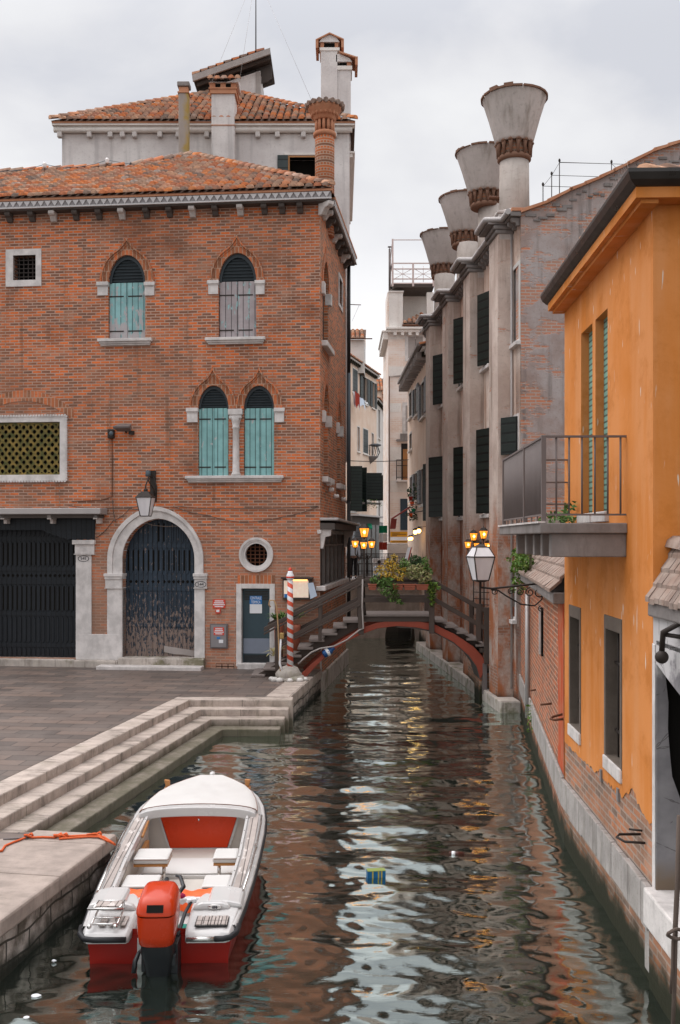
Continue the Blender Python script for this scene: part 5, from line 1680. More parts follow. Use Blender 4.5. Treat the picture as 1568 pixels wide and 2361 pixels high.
# plinth at the waterline and waste pipes
M().box(-LC, .02, -.52, -.001, -1, .30).build('stone_foot', MT['stone_moss'], canal, bev=.03)
for s, za, zb in ((-.72, 0.5, EC), (-14.2, .6, 10.5)):
    M().tube([(s, -.06, za), (s, -.06, zb - .1)], .035, 6).build('downpipe', MT['zinc'], canal)
rr = thing('roof_rail_frame', 'thin metal rods and wires standing on the roof behind the gable verge', 'rail')
m = M(); rods = {}
for x, y0, y1, d in ((1252, 425, 480, 27.5), (1272, 400, 475, 28.3), (1290, 370, 470, 29.2), (1410, 373, 420, 29.2), (1428, 388, 420, 28.3)):
    p, q = Vector(at(x, y1, d)), Vector(at(x, y0, d)); m.tube([p - Vector((0, 0, .6)), q], .014, 5); m.ell(q, (.035, .035, .06), 6, 5); rods[x] = q
for a, b in ((1290, 1410), (1252, 1272), (1272, 1290), (1410, 1428)): m.tube([rods[a] - Vector((0,0,.06)), rods[b] - Vector((0,0,.06))], .008, 4)
for x, y, d in ((1272, 404, 28.3), (1252, 429, 27.5), (1290, 374, 29.2)): m.tube([at(x, y, d), at(x + 190, y + 6, d)], .008, 4)
m.build('rods', MT['iron'], rr)

# ------------------------------------------------------------------ red garden wall
gw_ = thing('garden_wall', 'red brick garden wall with a stone-slab coping between the orange house and the canal house', 'wall', FR)
LR = math.hypot(B0[0] - C0[0], B0[1] - C0[1])
sF = FR.sz(1232, 1300)[0]
ztop = 3.55
m = M(); m.box(0.02, LR - .02, 0, .5, -1, ztop - .12); m.build('wall_body', MT['brick_red'], gw_)
n = Nd('flaking_red_render', .9, .15); f = n.noise(2.2, 6, st=(1.5, .6, 1), rough=.65)
MT['red_render'] = n.out(n.mix(n.mask(f, .42, .6), (.44, .075, .028), (.40, .155, .085)), .9, n.bump(f, .4, .02))
M().box(LR - .85, LR - .02, -.012, 0, 1.0, ztop - .15).build('red_render_strip', MT['red_render'], gw_)
M().box(0.02, LR, -.05, -.001, .56, .98).build('stone_band', MT['stone_band'], gw_, bev=.015)
m = M()
zr_, ze_ = 4.17, ztop
m.box(.1, LR - .02, -.16, .6, ze_ - .16, ze_)
cop = m.build('coping_bed', MT['stone_grey'], gw_, bev=.015)
m = M(); s = .1
while s < LR - .05:
    w_ = min(.13 + .05 * RND.random(), LR - .03 - s); j = RND.random() * .04
    for c_ in range(4):
        f0, f1 = c_ / 4, (c_ + 1) / 4
        j2 = RND.random() * .02
        P_ = lambda f, up: (-.19 + (.38 - -.19) * f, ze_ + .01 + (zr_ - ze_ + .01) * f + up)
        (ya, za), (yb, zb_2) = P_(f0 - .02, .045 + j2), P_(f1 + .03, .012)
        o_ = RND.uniform(-.012, .012)
        m.add([(s + o_, ya, za - .05), (s + w_ - .012 + o_, ya, za - .05), (s + w_ - .012 + o_, ya, za), (s + o_, ya, za), (s + o_, yb, zb_2), (s + w_ - .012 + o_, yb, zb_2), (s + o_, yb, zb_2 - .05), (s + w_ - .012 + o_, yb, zb_2 - .05)],
              [(0, 1, 2, 3), (3, 2, 5, 4), (0, 3, 4, 6), (1, 7, 5, 2)])
    s += w_
m.add([(.1, .38, zr_), (LR, .38, zr_), (LR, .9, ze_), (.1, .9, ze_)], [(0, 1, 2, 3)])
m.build('slab_coping', MT['coping'], cop)
m = M(); ridge(m, (sF, .38, zr_ - .04), (LR - .02, .38, zr_ - .04), .12, .22); m.build('coping_ridge', MT['coping'], cop)
a = FR.sz(1224, 1400)[0]; zt_, zb_ = FR.sz(1224, 1370)[1], FR.sz(1224, 1556)[1]
M().tube([(a, -.07, zb_ - .9), (a, -.07, zt_)], .05, 8).build('downpipe', MT['zinc'], gw_)
a = FR.sz(1252, 1450)[0]; m = M(); zt_, zb_ = FR.sz(1252, 1402)[1], FR.sz(1252, 1512)[1]; m.box(a - .02, a + .10, -.035, -.001, zb_, zt_)
m.build('slot_opening', MT['dark'], gw_)
a = FR.sz(1250, 1450)[0]; M().box(a - .12, a - .02, -.05, -.001, zb_, zt_).build('slot_jamb', MT['stone'], gw_)
def rodset(x, y, L_, name, lab, loop=False):
    t_ = thing(name, lab, 'mooring hook', FR)
    s, z = FR.sz(x, y); m = M()
    if loop: m.tube([(s, .0, z + .03), (s - .05, -L_, z - .02), (s + .02, -L_ - .04, z - .04), (s + .1, -L_, z - .04), (s + .12, 0, z - .02)], .018, 6)
    else: m.tube([(s, 0, z), (s - .05, -L_, z - .03)], .018, 6)
    m.build('hook', MT['rust'], t_)
rodset(1236, 1590, .10, 'mooring_hook', 'short rusty iron hook beside the white downpipe on the red garden wall')
rodset(1272, 1622, .17, 'mooring_hook', 'bent rusty iron rod jutting from the middle of the red garden wall')
rodset(1299, 1651, .14, 'mooring_hook', 'looped rusty iron hook near the orange house on the red garden wall', True)

# ------------------------------------------------------------------ orange house
orange = thing('orange_house', 'ochre orange house with mint shutters and a concrete balcony over the canal', 'house', FO)
LO_ = FO.sz(1506, 1500)[0]
ET = 7.50
def orect(x0, y0, x1, y1):
    a = FO.sz(x0, 1243)[0]; b = FO.sz(x1, 1243)[0]
    return a, b
OW = []
a1, a2 = orect(1340, 0, 1366, 0); b1, b2 = orect(1373, 0, 1401, 0)
zt_ = FO.sz(1340, 770)[1]; zb_ = 4.62
OW += [(a1, a2, zb_, zt_), (b1, b2, zb_, zt_)]
c1_, c2_ = orect(1315, 0, 1338, 0); d1, d2 = orect(1397, 0, 1432, 0)
zc1, zc0 = FO.sz(1326, 1420)[1], FO.sz(1326, 1688)[1]
OW += [(c1_, c2_, zc0, zc1), (d1, d2, zc0 + .02, zc1 + .02)]
holes = [[(a, z0), (b, z0), (b, z1), (a, z1)] for a, b, z0, z1 in OW]
m = M(); jag = []
for k in range(70):
    s_ = LO_ * k / 69; j = RND.uniform(-.025, .025) if 0 < k < 69 else 0
    if 3.3 < s_ < 4.1: j += .20 * (1 - abs(s_ - 3.65) / .45) * RND.uniform(.6, 1.0)
    if 2.0 < s_ < 2.35: j += RND.uniform(0, .07)
    jag.append((s_, 1.46 + .02 * s_ + j))
m.wall(jag + [(LO_, ET + .1), (0, ET + .1)], holes, 0, .26)
m.build('canal_wall', MT['orange'], orange)
m = M(); m.add([(0, 0, -1), (0, 0, ET + .1), (0, 6, ET + .1), (0, 6, -1)], [(0, 1, 2, 3)])
m.add([(0, 6, -1), (0, 6, ET + .1), (LO_, 6, ET + .1), (LO_, 6, -1)], [(0, 1, 2, 3)])
m.build('back_wall', MT['orange'], orange)
FN = Fr((FO.o + FO.u * LO_).to_2d(), (1, -.03))
m = M(); m.add([(0, 0, 0), (6, 0, 0), (6, 0, ET + .1), (0, 0, ET + .1)], [(0, 1, 2, 3)]); m.build('front_wall', MT['orange'], orange, fr=FN, frp=FO)
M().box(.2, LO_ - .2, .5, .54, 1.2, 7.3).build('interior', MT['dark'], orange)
# base: brick, stone band, brick to the water
m = M(); m.box(0.003, LO_ - .004, .008, .3, .95, 1.58); m.box(3.28, LO_ - .004, .008, .3, 1.58, 1.85); m.build('brick_base', MT['brick_base'], orange)
n = Nd('worn_lime_base', .92, .1)
m = M(); m.box(0, LO_, .0, .3, -1, .58); m.build('brick_foot', MT['brick_base'], orange)
m = M(); x = 0.0
while x < LO_:
    w_ = min(.55 + .35 * RND.random(), LO_ - x); j = RND.random() * .02; m.box(x + .004, x + w_ - .004, -.05 - j, 0.1, .53 + RND.random()*.05, .95 + j); x += w_
m.build('stone_band', MT['stone_band'], orange, bev=.012)
for x, z in ((2.25, 1.52), (3.05, 1.50)): M().box(x - .03, x + .04, -.02, .02, z - .06, z + .08).build('stone_plug', MT['stone_grey'], orange)
# upper french windows with mint slatted shutters
for a, b, z0, z1 in OW[:2]:
    o = M().box(a, b, .10, .15, z0, z1).build('french_window', MT['mint'], orange)
    M().box(a - .04, b + .06, -.05, .09, z0 - .12, z0).build('threshold', MT['stone'], o, bev=.01)
# lower barred windows in deep stone reveals
for a, b, z0, z1 in OW[2:]:
    m = M(); fw = .05
    m.band([(a - fw, z0 - fw), (b + fw, z0 - fw), (b + fw, z1 + fw + .08), (a - fw, z1 + fw + .08)], [(a + .02, z0 + .06), (b - .02, z0 + .06), (b - .02, z1 - .03), (a + .02, z1 - .03)], -.012, .14, closed=True)
    wn_ = m.build('stone_window', MT['stone_reveal'], orange, bev=.008)
    M().box(a - .05, b + .05, -.03, .2, z0 - .10, z0 + .055).build('sill', MT['stone'], wn_, bev=.012)
    M().box(a, b, .16, .2, z0, z1).build('pane', MT['dark'], wn_)
    m = M()
    for k in range(1, 5): m.tube([(a + (b-a)*k/5, .11, z0), (a + (b-a)*k/5, .11, z1)], .011, 6)
    for f in (.22, .72): m.box(a, b, .095, .125, z0 + (z1-z0)*f, z0 + (z1-z0)*f + .03)
    m.build('bars', MT['iron'], wn_)
# eaves: orange cove, dark gutter, tiles and bird spikes
m = M(); m.box(-.06, LO_ + .22, -.22, 0, ET, ET + .10); m.box(-.04, LO_ + .18, -.16, 0, ET - .04, ET)
i0 = len(m.v); m.box(-.0, 6, -.22, 0, ET, ET + .10); m.xf(FO.mat.inverted() @ FN.mat, i0)
m.build('eaves_cove', MT['orange'], orange)
gprof = [(-.22, ET + .10), (-.24, ET + .11), (-.29, ET + .15), (-.315, ET + .21), (-.315, ET + .245), (-.10, ET + .245), (-.10, ET + .10)]
m = M(); vs = []
q = len(gprof)
vs = [(-.12, t, z) for t, z in gprof] + [(LO_ + .0 - t, t, z) for t, z in gprof]
m.add(vs, [list(range(q)), list(range(q, 2*q))[::-1]] + [(i, (i+1) % q, (i+1) % q + q, i + q) for i in range(q)])
i0 = len(m.v)
vs = [(t, t, z) for t, z in gprof] + [(6, t, z) for t, z in gprof]
m.add(vs, [(i, (i+1) % q, (i+1) % q + q, i + q) for i in range(q)]); m.xf(FO.mat.inverted() @ FN.mat, i0)
gut = m.build('gutter', MT['gutter'], orange)
rm = M(); zt_ = ET + .22
tiles(rm, (0, -.22, zt_), (1, 0, 0), (0, 1, .36), [(0.0, .06), (LO_ + .1, .06), (LO_ - 2.4, 2.6), (1.0, 2.6)], .25, .36, .085)
oroof = rm.build('roof', [MT['tile'], MT['underlay']], orange)
rm = M(); tiles(rm, (0, -.2, zt_ + .02), (1, 0, 0), (0, 1, .36), [(0.2, .0), (6, .0), (6, 2.4), (2.4, 2.4)], .26, .36, .12); rm.build('front_slope', [MT['tile'], MT['underlay']], oroof, fr=FN, frp=FO)
m = M(); ridge(m, (LO_ + .05, -.10, zt_ + .02), (LO_ - 2.2, 2.2, zt_ + .85), .11, .40); m.build('hip_tiles', MT['tile'], oroof)
m = M()
k_ = 130
for k in range(k_):
    s = -.1 + (LO_ + .3) * k / k_; j = (RND.random() - .5) * .05
    m.add([(s - .006, -.27, ET + .29), (s + .006, -.27, ET + .29), (s + j, -.30 + j * .5, ET + .40)], [(0, 1, 2)])
i0 = len(m.v)
for k in range(40):
    s = .3 + 2.2 * k / 40; j = .05 if k % 2 else -.05
    m.tube([(s, -.27, ET + .29), (s + j, -.27, ET + .42)], .004, 4)
m.xf(FO.mat.inverted() @ FN.mat, i0)
m.build('bird_spikes', MT['zinc'], gut)
# mooring iron on the base wall
mi_ = thing('mooring_hook', 'looped black mooring iron on the bare brick foot of the orange house', 'mooring hook', FO)
s, z = FO.sz(1478, 1928); m = M()
m.tube([(s, 0, z + .02), (s - .06, -.20, z + .0), (s, -.24, z - .012), (s + .12, -.19, z - .02), (s + .16, 0, z - .02)], .014, 6); m.tube([(s + .05, 0, z + .07), (s - .0, -.12, z + .07)], .011, 6); m.build('hook', MT['iron'], mi_)

# balcony
bal_s0 = FO.sz(1160, 1208, -.92)[0]; bal_s1 = FO.sz(1249, 1203, -.92)[0]
bs0 = .22; bs1 = 13.92 - 10.55
BP = .92; bz = 4.47
m = M(); m.box(bs0 - .12, bs1 + .06, -BP, -.001, bz - .11, bz); balc = m.build('balcony', MT['stone_grey'], orange, bev=.012)
M().box(bs0 - .12, bs1 + .06, -BP - .02, -BP + .06, bz, bz + .02).build('slab_edging', MT['stone'], balc)
for i, s in enumerate((bs1 - .09, bs1 - .62, bs1 - 1.15, bs1 - 1.75, bs1 - 2.5)):
    M().box(s, s + .11, -BP + .12, -.0, bz - .36, bz - .111).build('bracket', MT['stone_grey'], balc, bev=.012)
m = M(); rz_ = bz + .93
fx = -BP + .05
def bar(p, q, r=.011): m.tube([p, q], r, 6)
m.box(bs0, bs1, fx - .018, fx + .018, rz_ - .022, rz_); m.box(bs0, bs1, fx - .012, fx + .012, bz + .08, bz + .10)
m.box(bs1 - .02, bs1 + .02, fx, 0, rz_ - .022, rz_); m.box(bs1 - .012, bs1 + .012, fx, 0, bz + .08, bz + .10)
m.box(bs0 - .02, bs0 + .02, fx, 0, rz_ - .022, rz_); m.box(bs0 - .012, bs0 + .012, fx, 0, bz + .60, bz + .62)
k_ = 38
for k in range(1, k_): bar((bs0 + (bs1 - bs0) * k / k_, fx, bz + .09), (bs0 + (bs1 - bs0) * k / k_, fx, rz_ - .02), .0135)
for k in range(1, 7): bar((bs1, fx + BP * .97 * k / 6.6, bz + .09), (bs1, fx + BP * .97 * k / 6.6, rz_ - .02))
for k in range(1, 3): bar((bs0, fx + BP * k / 3.4, bz + .09), (bs0, fx + BP * k / 3.4, bz + .61))
m.box(bs0 - .02, bs0 + .02, fx, 0, bz + .3, bz + .32)
for s in (bs0, (bs0*.4 + bs1*.6) , bs1): m.box(s - .024, s + .024, fx - .024, fx + .024, bz, rz_)
for k in range(8): m.box(bs0 + (bs1-bs0)*k/8 - .008, bs0 + (bs1-bs0)*k/8 + .008, fx - .008, fx + .008, bz, bz + .09)
m.build('railing', MT['iron_grey'], balc)

# ------------------------------------------------------------------ stone portal wall in front
FP = Fr((FO.o + FO.u * (LO_ + .002)).to_2d(), (-.018, -1.0))
port = thing('portal_wall', 'grey and white stone portal wall with a slab coping at the right edge beside the orange house', 'wall', FP)
def prt(x, y, t=0): return FP.sz(x, y, t)
se = prt(1517, 1700)[0]
ztp = prt(1510, 1412)[1]
hole = [(.10, .97), (3.3, .97), (3.3, 2.7), (.9, 2.90), (.45, 3.02), (.10, 3.12)]
m = M(); m.wall([(0.0, -1), (3.5, -1), (3.5, ztp), (0.0, ztp)], [hole], 0.0, .02)
n = Nd('cracked_grey_render', .9, .15)
f = n.noise(2, 6, rough=.6); ck = n.math('ADD', n.vor(2.1, 'DISTANCE_TO_EDGE'), n.math('MULTIPLY', n.math('SUBTRACT', n.noise(5, 4), .5), .12)); z_ = n.height()
col = n.mix(n.mask(f, .3, .7), (.20, .19, .20), (.30, .285, .29))
col = n.mix(n.mask(n.math('ADD', z_, n.math('MULTIPLY', f, 1.2)), 3.55, 3.7), col, (.52, .50, .50))
col = n.mix(n.mask(n.math('ADD', z_, n.math('MULTIPLY', f, .3)), 3.72, 3.80), col, (.30, .22, .175))
col = n.mix(n.math('MULTIPLY', n.mask(n.math('ABSOLUTE', ck), .010, .003), .6), col, (.06, .05, .05))
col = n.mix(n.mask(n.math('SUBTRACT', z_, n.math('MULTIPLY', f, .5)), 1.05, .8), col, (.20, .15, .11))
MT['portal'] = n.out(col, .9, n.bump(f, .4, .02))
m.build('wall_body', MT['portal'], port)
m = M()          # far side of the porch, with its broken dark opening
m.wall([(0, .9), (1.6, .9), (1.6, 3.4), (0, 3.4)], [[(.24, 1.80), (1.3, 1.5), (1.5, 2.4), (1.4, 3.25), (.06, 3.18), (.09, 2.98), (.115, 2.75), (.11, 2.5), (.13, 2.25), (.15, 2.05)]], 0, .05, 0, 1)
m.xf(Matrix(((0, -1, 0, .098), (1, 0, 0, 0.0), (0, 0, 1, 0), (0, 0, 0, 1))))
m.build('porch_wall', [MT['portal'], MT['dark']], port)
m = M(); m.box(.02, .04, .03, 1.6, .98, 3.4); m.box(.0, 3.4, 1.6, 1.65, -.5, 3.6); m.box(.1, 3.4, .0, 1.6, 3.3, 3.34); m.build('interior', MT['dark'], port)
M().box(0, .085, -.012, -.001, .95, ztp - .3).build('stone_edge', MT['stone_clean'], port, bev=.01)
m = M(); m.box(.0, 3.5, -.10, 1.6, .62, .972); m.build('ledge', MT['stone'], port, bev=.02)
M().box(.0, 3.5, -.04, .3, -1, .62).build('stone_foot', MT['brick_base'], port)
M().box(-.18, .13, -.035, .02, .12, .66).build('foot_stone', MT['stone_band'], port, bev=.02)
zc0, zc1 = 3.70, 4.25
m = M(); m.box(-.02, 3.5, -.05, .5, zc0 - .14, zc0); cop = m.build('coping_bed', MT['stone_grey'], port, bev=.02)
m = M(); s = .0
while s < 3.4:
    w_ = .11 + .05 * RND.random(); j = RND.random() * .03 - .10
    for c_ in range(4):
        f0, f1 = c_ / 4, (c_ + 1) / 4
        j2 = RND.random() * .02
        P_ = lambda f, up: (-.07 + (.22 - -.07) * f, zc0 + (zc1 - zc0) * f + up)
        (ya, za), (yb, zb_2) = P_(f0 - .02, .045 + j2), P_(f1 + .03, .012)
        o_ = RND.uniform(-.012, .012)
        m.add([(s + o_, ya, za - .05), (s + w_ - .012 + o_, ya, za - .05), (s + w_ - .012 + o_, ya, za), (s + o_, ya, za), (s + o_, yb, zb_2), (s + w_ - .012 + o_, yb, zb_2), (s + o_, yb, zb_2 - .05), (s + w_ - .012 + o_, yb, zb_2 - .05)],
              [(0, 1, 2, 3), (3, 2, 5, 4), (0, 3, 4, 6), (1, 7, 5, 2)])
    s += w_
m.add([(-.01, -.05, zc0), (-.01, .22, zc1 - .03), (-.01, .5, zc0)], [(0, 1, 2)])
m.build('slab_coping', MT['coping'], cop)
m = M(); ridge(m, (-.02, .22, zc1 - .05), (3.4, .22, zc1 - .05), .11, .4); m.build('coping_ridge', MT['coping'], cop)
ho = thing('iron_pulley', 'dark bent iron arm ending in a round knob on the stone portal wall', 'pulley', FP)
m = M(); p = [prt(x, y, -.12) for x, y in ((1544, 1432), (1529, 1458), (1528, 1512))]
m.tube([(p[0][0], 0, p[0][1]), (p[1][0], -.12, p[1][1]), (p[2][0], -.13, p[2][1])], .026, 8); m.tube([(p[1][0], -.1, p[1][1] - .02), (p[1][0] + .12, 0, p[1][1] - .03)], .02, 6)
m.build('arm', MT['iron'], ho)
c = prt(1526, 1515, -.13); M().ell((c[0], -.13, c[1]), (.05, .06, .06), 14, 10).build('knob', MT['iron'], ho)
rp_ = thing('mooring_rope', 'brown knotted mooring rope hanging at the right edge of the canal', 'rope')
m = M(); q = [at(x, y, d) for x, y, d in ((1566, 1880, 7.4), (1562, 2040, 7.4), (1557, 2140, 7.4), (1556, 2260, 7.4), (1549, 2420, 7.4))]
m.tube(q, [.018, .02, .02, .016, .016], 8)
q = [at(x, y, 7.38) for x, y in ((1557, 2140), (1551, 2170), (1550, 2230), (1546, 2290))]; m.tube(q, .011, 6)
m.build('rope_line', MT['rope_br'], rp_)
m = M(); c = at(1555, 2150, 7.38)
m.tube([(c[0] + .06*math.cos(a), c[1] - .03 + .02*math.sin(2*a), c[2] + .035*math.sin(a)) for a in [k*.7 for k in range(10)]], .014, 6); m.build('knot', MT['rope_br'], rp_)
# ------------------------------------------------------------------ far houses along the canal
def facade_house(name, label, p, q, eave, mat, rects, depth=5, base=-1, sh='grey_sh', cor=True, roofpitch=.35):
    """plain canal front between two ground points, with shuttered windows at photo rectangles"""
    fr = Fr(p, (q[0]-p[0], q[1]-p[1])) if q[1] > p[1] or abs(q[1]-p[1]) < .01 else Fr(p, (q[0]-p[0], q[1]-p[1]))
    L = math.hypot(q[0]-p[0], q[1]-p[1])
    root = thing(name, label, 'house', fr)
    holes, rr = [], []
    for r in rects:
        a, z0, b, z1 = fr.rect(*r[:4])
        a, b = min(a, b), max(a, b)
        if z1 > eave - .1: z1 = eave - .1
        holes.append([(a, z0), (b, z0), (b, z1), (a, z1)]); rr.append((a, z0, b, z1, r[4]))
    m = M(); m.wall([(0, base), (L, base), (L, eave), (0, eave)], holes, 0, .2)
    m.add([(0, 0, base), (0, 0, eave), (0, depth, eave), (0, depth, base), (L, 0, base), (L, 0, eave), (L, depth, eave), (L, depth, base)], [(0, 1, 2, 3), (4, 7, 6, 5), (3, 2, 6, 7)])
    m.build('wall', MT[mat], root)
    for a, z0, b, z1, k in rr:
        w_ = M().box(a, b, .14, .18, z0, z1).build('window', MT['glass_pale'] if 'p' in k else MT['glass'], root)
        m = M(); f = .08
        m.band([(a-f, z0-f), (b+f, z0-f), (b+f, z1+f), (a-f, z1+f)], [(a, z0), (b, z0), (b, z1), (a, z1)], -.03, .1, closed=True); m.box(a - .1, b + .1, -.12, .05, z0 - .16, z0 - .08)
        m.build('frame', MT['pl_white'], w_)
        wd = (b - a) / 2
        if 's' in k:
            for sg, s_ in ((1, a), (-1, b)):
                m = M(); m.box(s_ if sg > 0 else s_ , s_ + (-wd if sg > 0 else wd), -.09, -.04, z0, z1); m.build('shutter', MT[sh], w_)
        if 'o' in k:      # leaves swung open towards the canal
            for s_, an in ((a, rad(-75)), (b, rad(180 + 75))):
                o = M().box(0, wd, -.02, .02, z0 - .03, z1 + .05).build('shutter', MT['green_sh'], w_); o.location = (s_, -.03, 0); o.rotation_euler = (0, 0, an)
        if 'c' in k:
            M().box(a, b, -.03, .05, z0, z1).build('shutter', MT[sh], w_)
    if cor:
        m = M(); m.box(-.05, L + .05, -.28, .02, eave - .02, eave + .1); m.box(-.05, L + .05, -.16, .01, eave - .16, eave - .02); co = m.build('cornice', MT['pl_white'], root)
        dn = M().box(-.06, .06, -.26, 0, -.19, 0).build('dentil', MT['pl_cream'], co); dn.location = (.16, 0, eave - .03)
        for k in range(1, int(L / .5)): share(dn, (.16 + k * .5, 0, eave - .03))
        rm = M(); tiles(rm, (-.1, -.34, eave + .1), (1, 0, 0), (0, 1, roofpitch), [(0, 0), (L + .2, 0), (L + .2, depth * .6), (0, depth * .6)], .26, .5, .11); rm.build('roof', [MT['tile'], MT['underlay']], root)
    return root, fr, L

# left side beyond the brick house
lh, fL, LL = facade_house('peach_house', 'narrow peach house with grey shutters just beyond the brick house', (.35, 73.5), (3.05, 83.1), 17.8, 'pl_cream',
    [(813, 852, 824, 905, 'c'), (835, 870, 846, 930, 's'), (857, 882, 864, 940, 's'), (824, 985, 829, 1040, 'p'), (837, 990, 848, 1045, 'c'), (857, 1000, 861, 1050, 'p'),
     (805, 1078, 820, 1178, 'o'), (828, 1095, 853, 1152, 'o'), (812, 1205, 822, 1290, ''), (834, 1210, 850, 1290, '')], sh='slate_sh')
m = M(); s_a, s_b = fL.sz(800, 1250)[0], fL.sz(866, 1250)[0]; z_b = fL.sz(835, 1192)[1]
m.box(s_a, s_b, -.35, -.02, 1.2, z_b); sf = m.build('shop_front', MT['wood_old'], lh)
m = M()
for k in range(6): f0 = s_a + (s_b - s_a) * (k + .12) / 6; m.box(f0, f0 + (s_b - s_a) * .12, -.38, -.35, 1.6, z_b - .6)
m.build('shop_panes', MT['glass'], sf)
M().box(s_a, s_b, -.9, -.02, z_b, z_b + .12).build('shop_hood', MT['zinc'], sf)
# attic box on its roof
k_ = 77.2 / FPX
X = lambda x: (x - CX) * k_
Z = lambda y: CAMZ + (HY - y) * k_
atc = thing('roof_dormer', 'white attic dormer with a small tiled roof standing on the peach house', 'dormer', loc=(0, 0, 0))
m = M(); m.add([(X(800), 77.2, Z(860)), (X(840), 77.2, Z(860)), (X(840), 77.2, Z(783)), (X(800), 77.2, Z(783)), (X(846), 81.0, Z(860)), (X(846), 81.0, Z(775))], [(0, 1, 2, 3), (1, 4, 5, 2)])
m.build('wall', MT['pl_white'], atc)
M().add([(X(840) + .01, 77.2, Z(783)), (X(846) + .01, 81.0, Z(783)), (X(844) + .01, 79.2, Z(748))], [(0, 1, 2)]).build('gable', MT['pl_cream'], atc)
rm = M(); tiles(rm, (X(798), 76.8, Z(783)), (1, 0, 0), (0, 1, .5), [(0, 0), (X(843) - X(798), 0), (X(846) - X(798), 2.7), (0, 2.7)], .36, .5, .15); rm.build('roof', [MT['tile'], MT['underlay']], atc)
M().tube([(X(798), 76.7, Z(784)), (X(842), 76.7, Z(784))], .05, 6).build('gutter', MT['zinc'], atc)
m = M(); m.add([(X(841.2)+.012, 77.9, Z(822)), (X(842.6)+.012, 78.8, Z(822)), (X(842.6)+.012, 78.8, Z(788)), (X(841.2)+.012, 77.9, Z(788))], [(0, 1, 2, 3)]); m.build('window', MT['glass_pale'], atc)

wh, fW, LW = facade_house('white_house', 'white plastered house with tall pilasters and dark shutters in the narrow canal bend', (3.09, 86.4), (4.70, 97.0), 16.4, 'pl_white',
    [(872, 945, 876, 1010, 'p'), (883, 960, 887, 1030, 'p'), (872, 1100, 876, 1190, 'p'), (885, 1082, 888, 1160, 's'), (872, 1205, 890, 1265, '')], sh='green_sh')
fh, fF, LF = facade_house('orange_roofed_house', 'distant cream house with an orange tile roof seen in the gap behind the white house', (4.4, 150), (12.8, 150), 26.7, 'pl_cream',
    [(872, 1010, 880, 1040, 'p')], cor=False)
rm = M(); tiles(rm, (-.3, -.3, 26.6), (1, 0, 0), (0, 1, .45), [(0, 0), (9, 0), (9, 7), (0, 7)], .5, .7, .21); rm.build('roof', [MT['tile'], MT['underlay']], fh)
k_ = 149.5 / FPX; X = lambda x: (x - CX) * k_ - 4.4; Z = lambda y: CAMZ + (HY - y) * k_
m = M(); m.box(X(884), X(892), -.6, .1, Z(960), Z(903)); m.box(X(881), X(895), -.7, .1, Z(909), Z(903)); m.box(X(882), X(894), -.68, .1, Z(918), Z(914)); m.build('chimney', MT['tile_edge'], fh)

# right side: cream house after the canal house, tower closing the view
cr, fCr, LCr = facade_house('cream_house', 'cream canal house with deep eaves and grey shutters beside the pale tower', (3.30, 48.6), (3.51, 38.95), 11.75, 'pl_cream',
    [(944, 905, 950, 960, 'p'), (957, 893, 964, 955, 's'), (972, 880, 982, 958, 's'), (945, 1000, 950, 1035, 'p'), (958, 1090, 966, 1150, 's'), (972, 1080, 983, 1160, 's'), (946, 1100, 951, 1150, 'p')], depth=6)
eb = M().box(-.08, .08, -.46, 0, -.29, 0).build('eave_bracket', MT['wood_grey'], cr); eb.location = (.38, 0, 11.74)
for k in range(1, 14): share(eb, (.38 + k * .66, 0, 11.74))
M().box(-.05, LCr, -.5, 0, 11.86, 11.98).build('eave_board', MT['wood_grey'], cr)

DT = 52.0; kT = DT / FPX
FT = Fr(((895 - CX) * kT, DT), (1, 0))
tower = thing('pale_tower_house', 'tall pale brick house with a railed roof terrace closing the canal view', 'house', FT)
tx = lambda x: (x - 895) * kT
tz = lambda y: CAMZ + (HY - y) * kT
TW = [(941, 776, 975, 826, 'w'), (935, 935, 950, 995, 'w'), (925, 1022, 946, 1108, 'd'), (923, 1150, 943, 1222, 'b')]
holes = [[(tx(a), tz(d)), (tx(c), tz(d)), (tx(c), tz(b)), (tx(a), tz(b))] for a, b, c, d, k in TW]
m = M(); m.wall([(0, 0), (3.2, 0), (3.2, tz(752)), (0, tz(752))], holes, 0, .2)
m.add([(0, 0, 0), (0, 0, tz(752)), (0, 6, tz(752)), (0, 6, 0)], [(0, 1, 2, 3)]); m.build('wall', MT['brick_pale'], tower)
m = M()
for y0, y1, x0, x1 in ((768, 782, 896, 992), (845, 870, 896, 935), (930, 950, 896, 925), (1030, 1062, 896, 925), (1108, 1135, 896, 945), (868, 880, 925, 945)):
    m.box(tx(x0) + .02, tx(x1), -.012, .0, tz(y1), tz(y0))
m.box(.02, .10, -.03, .01, tz(1270), tz(872)); m.build('stone_courses', MT['pl_white'], tower)
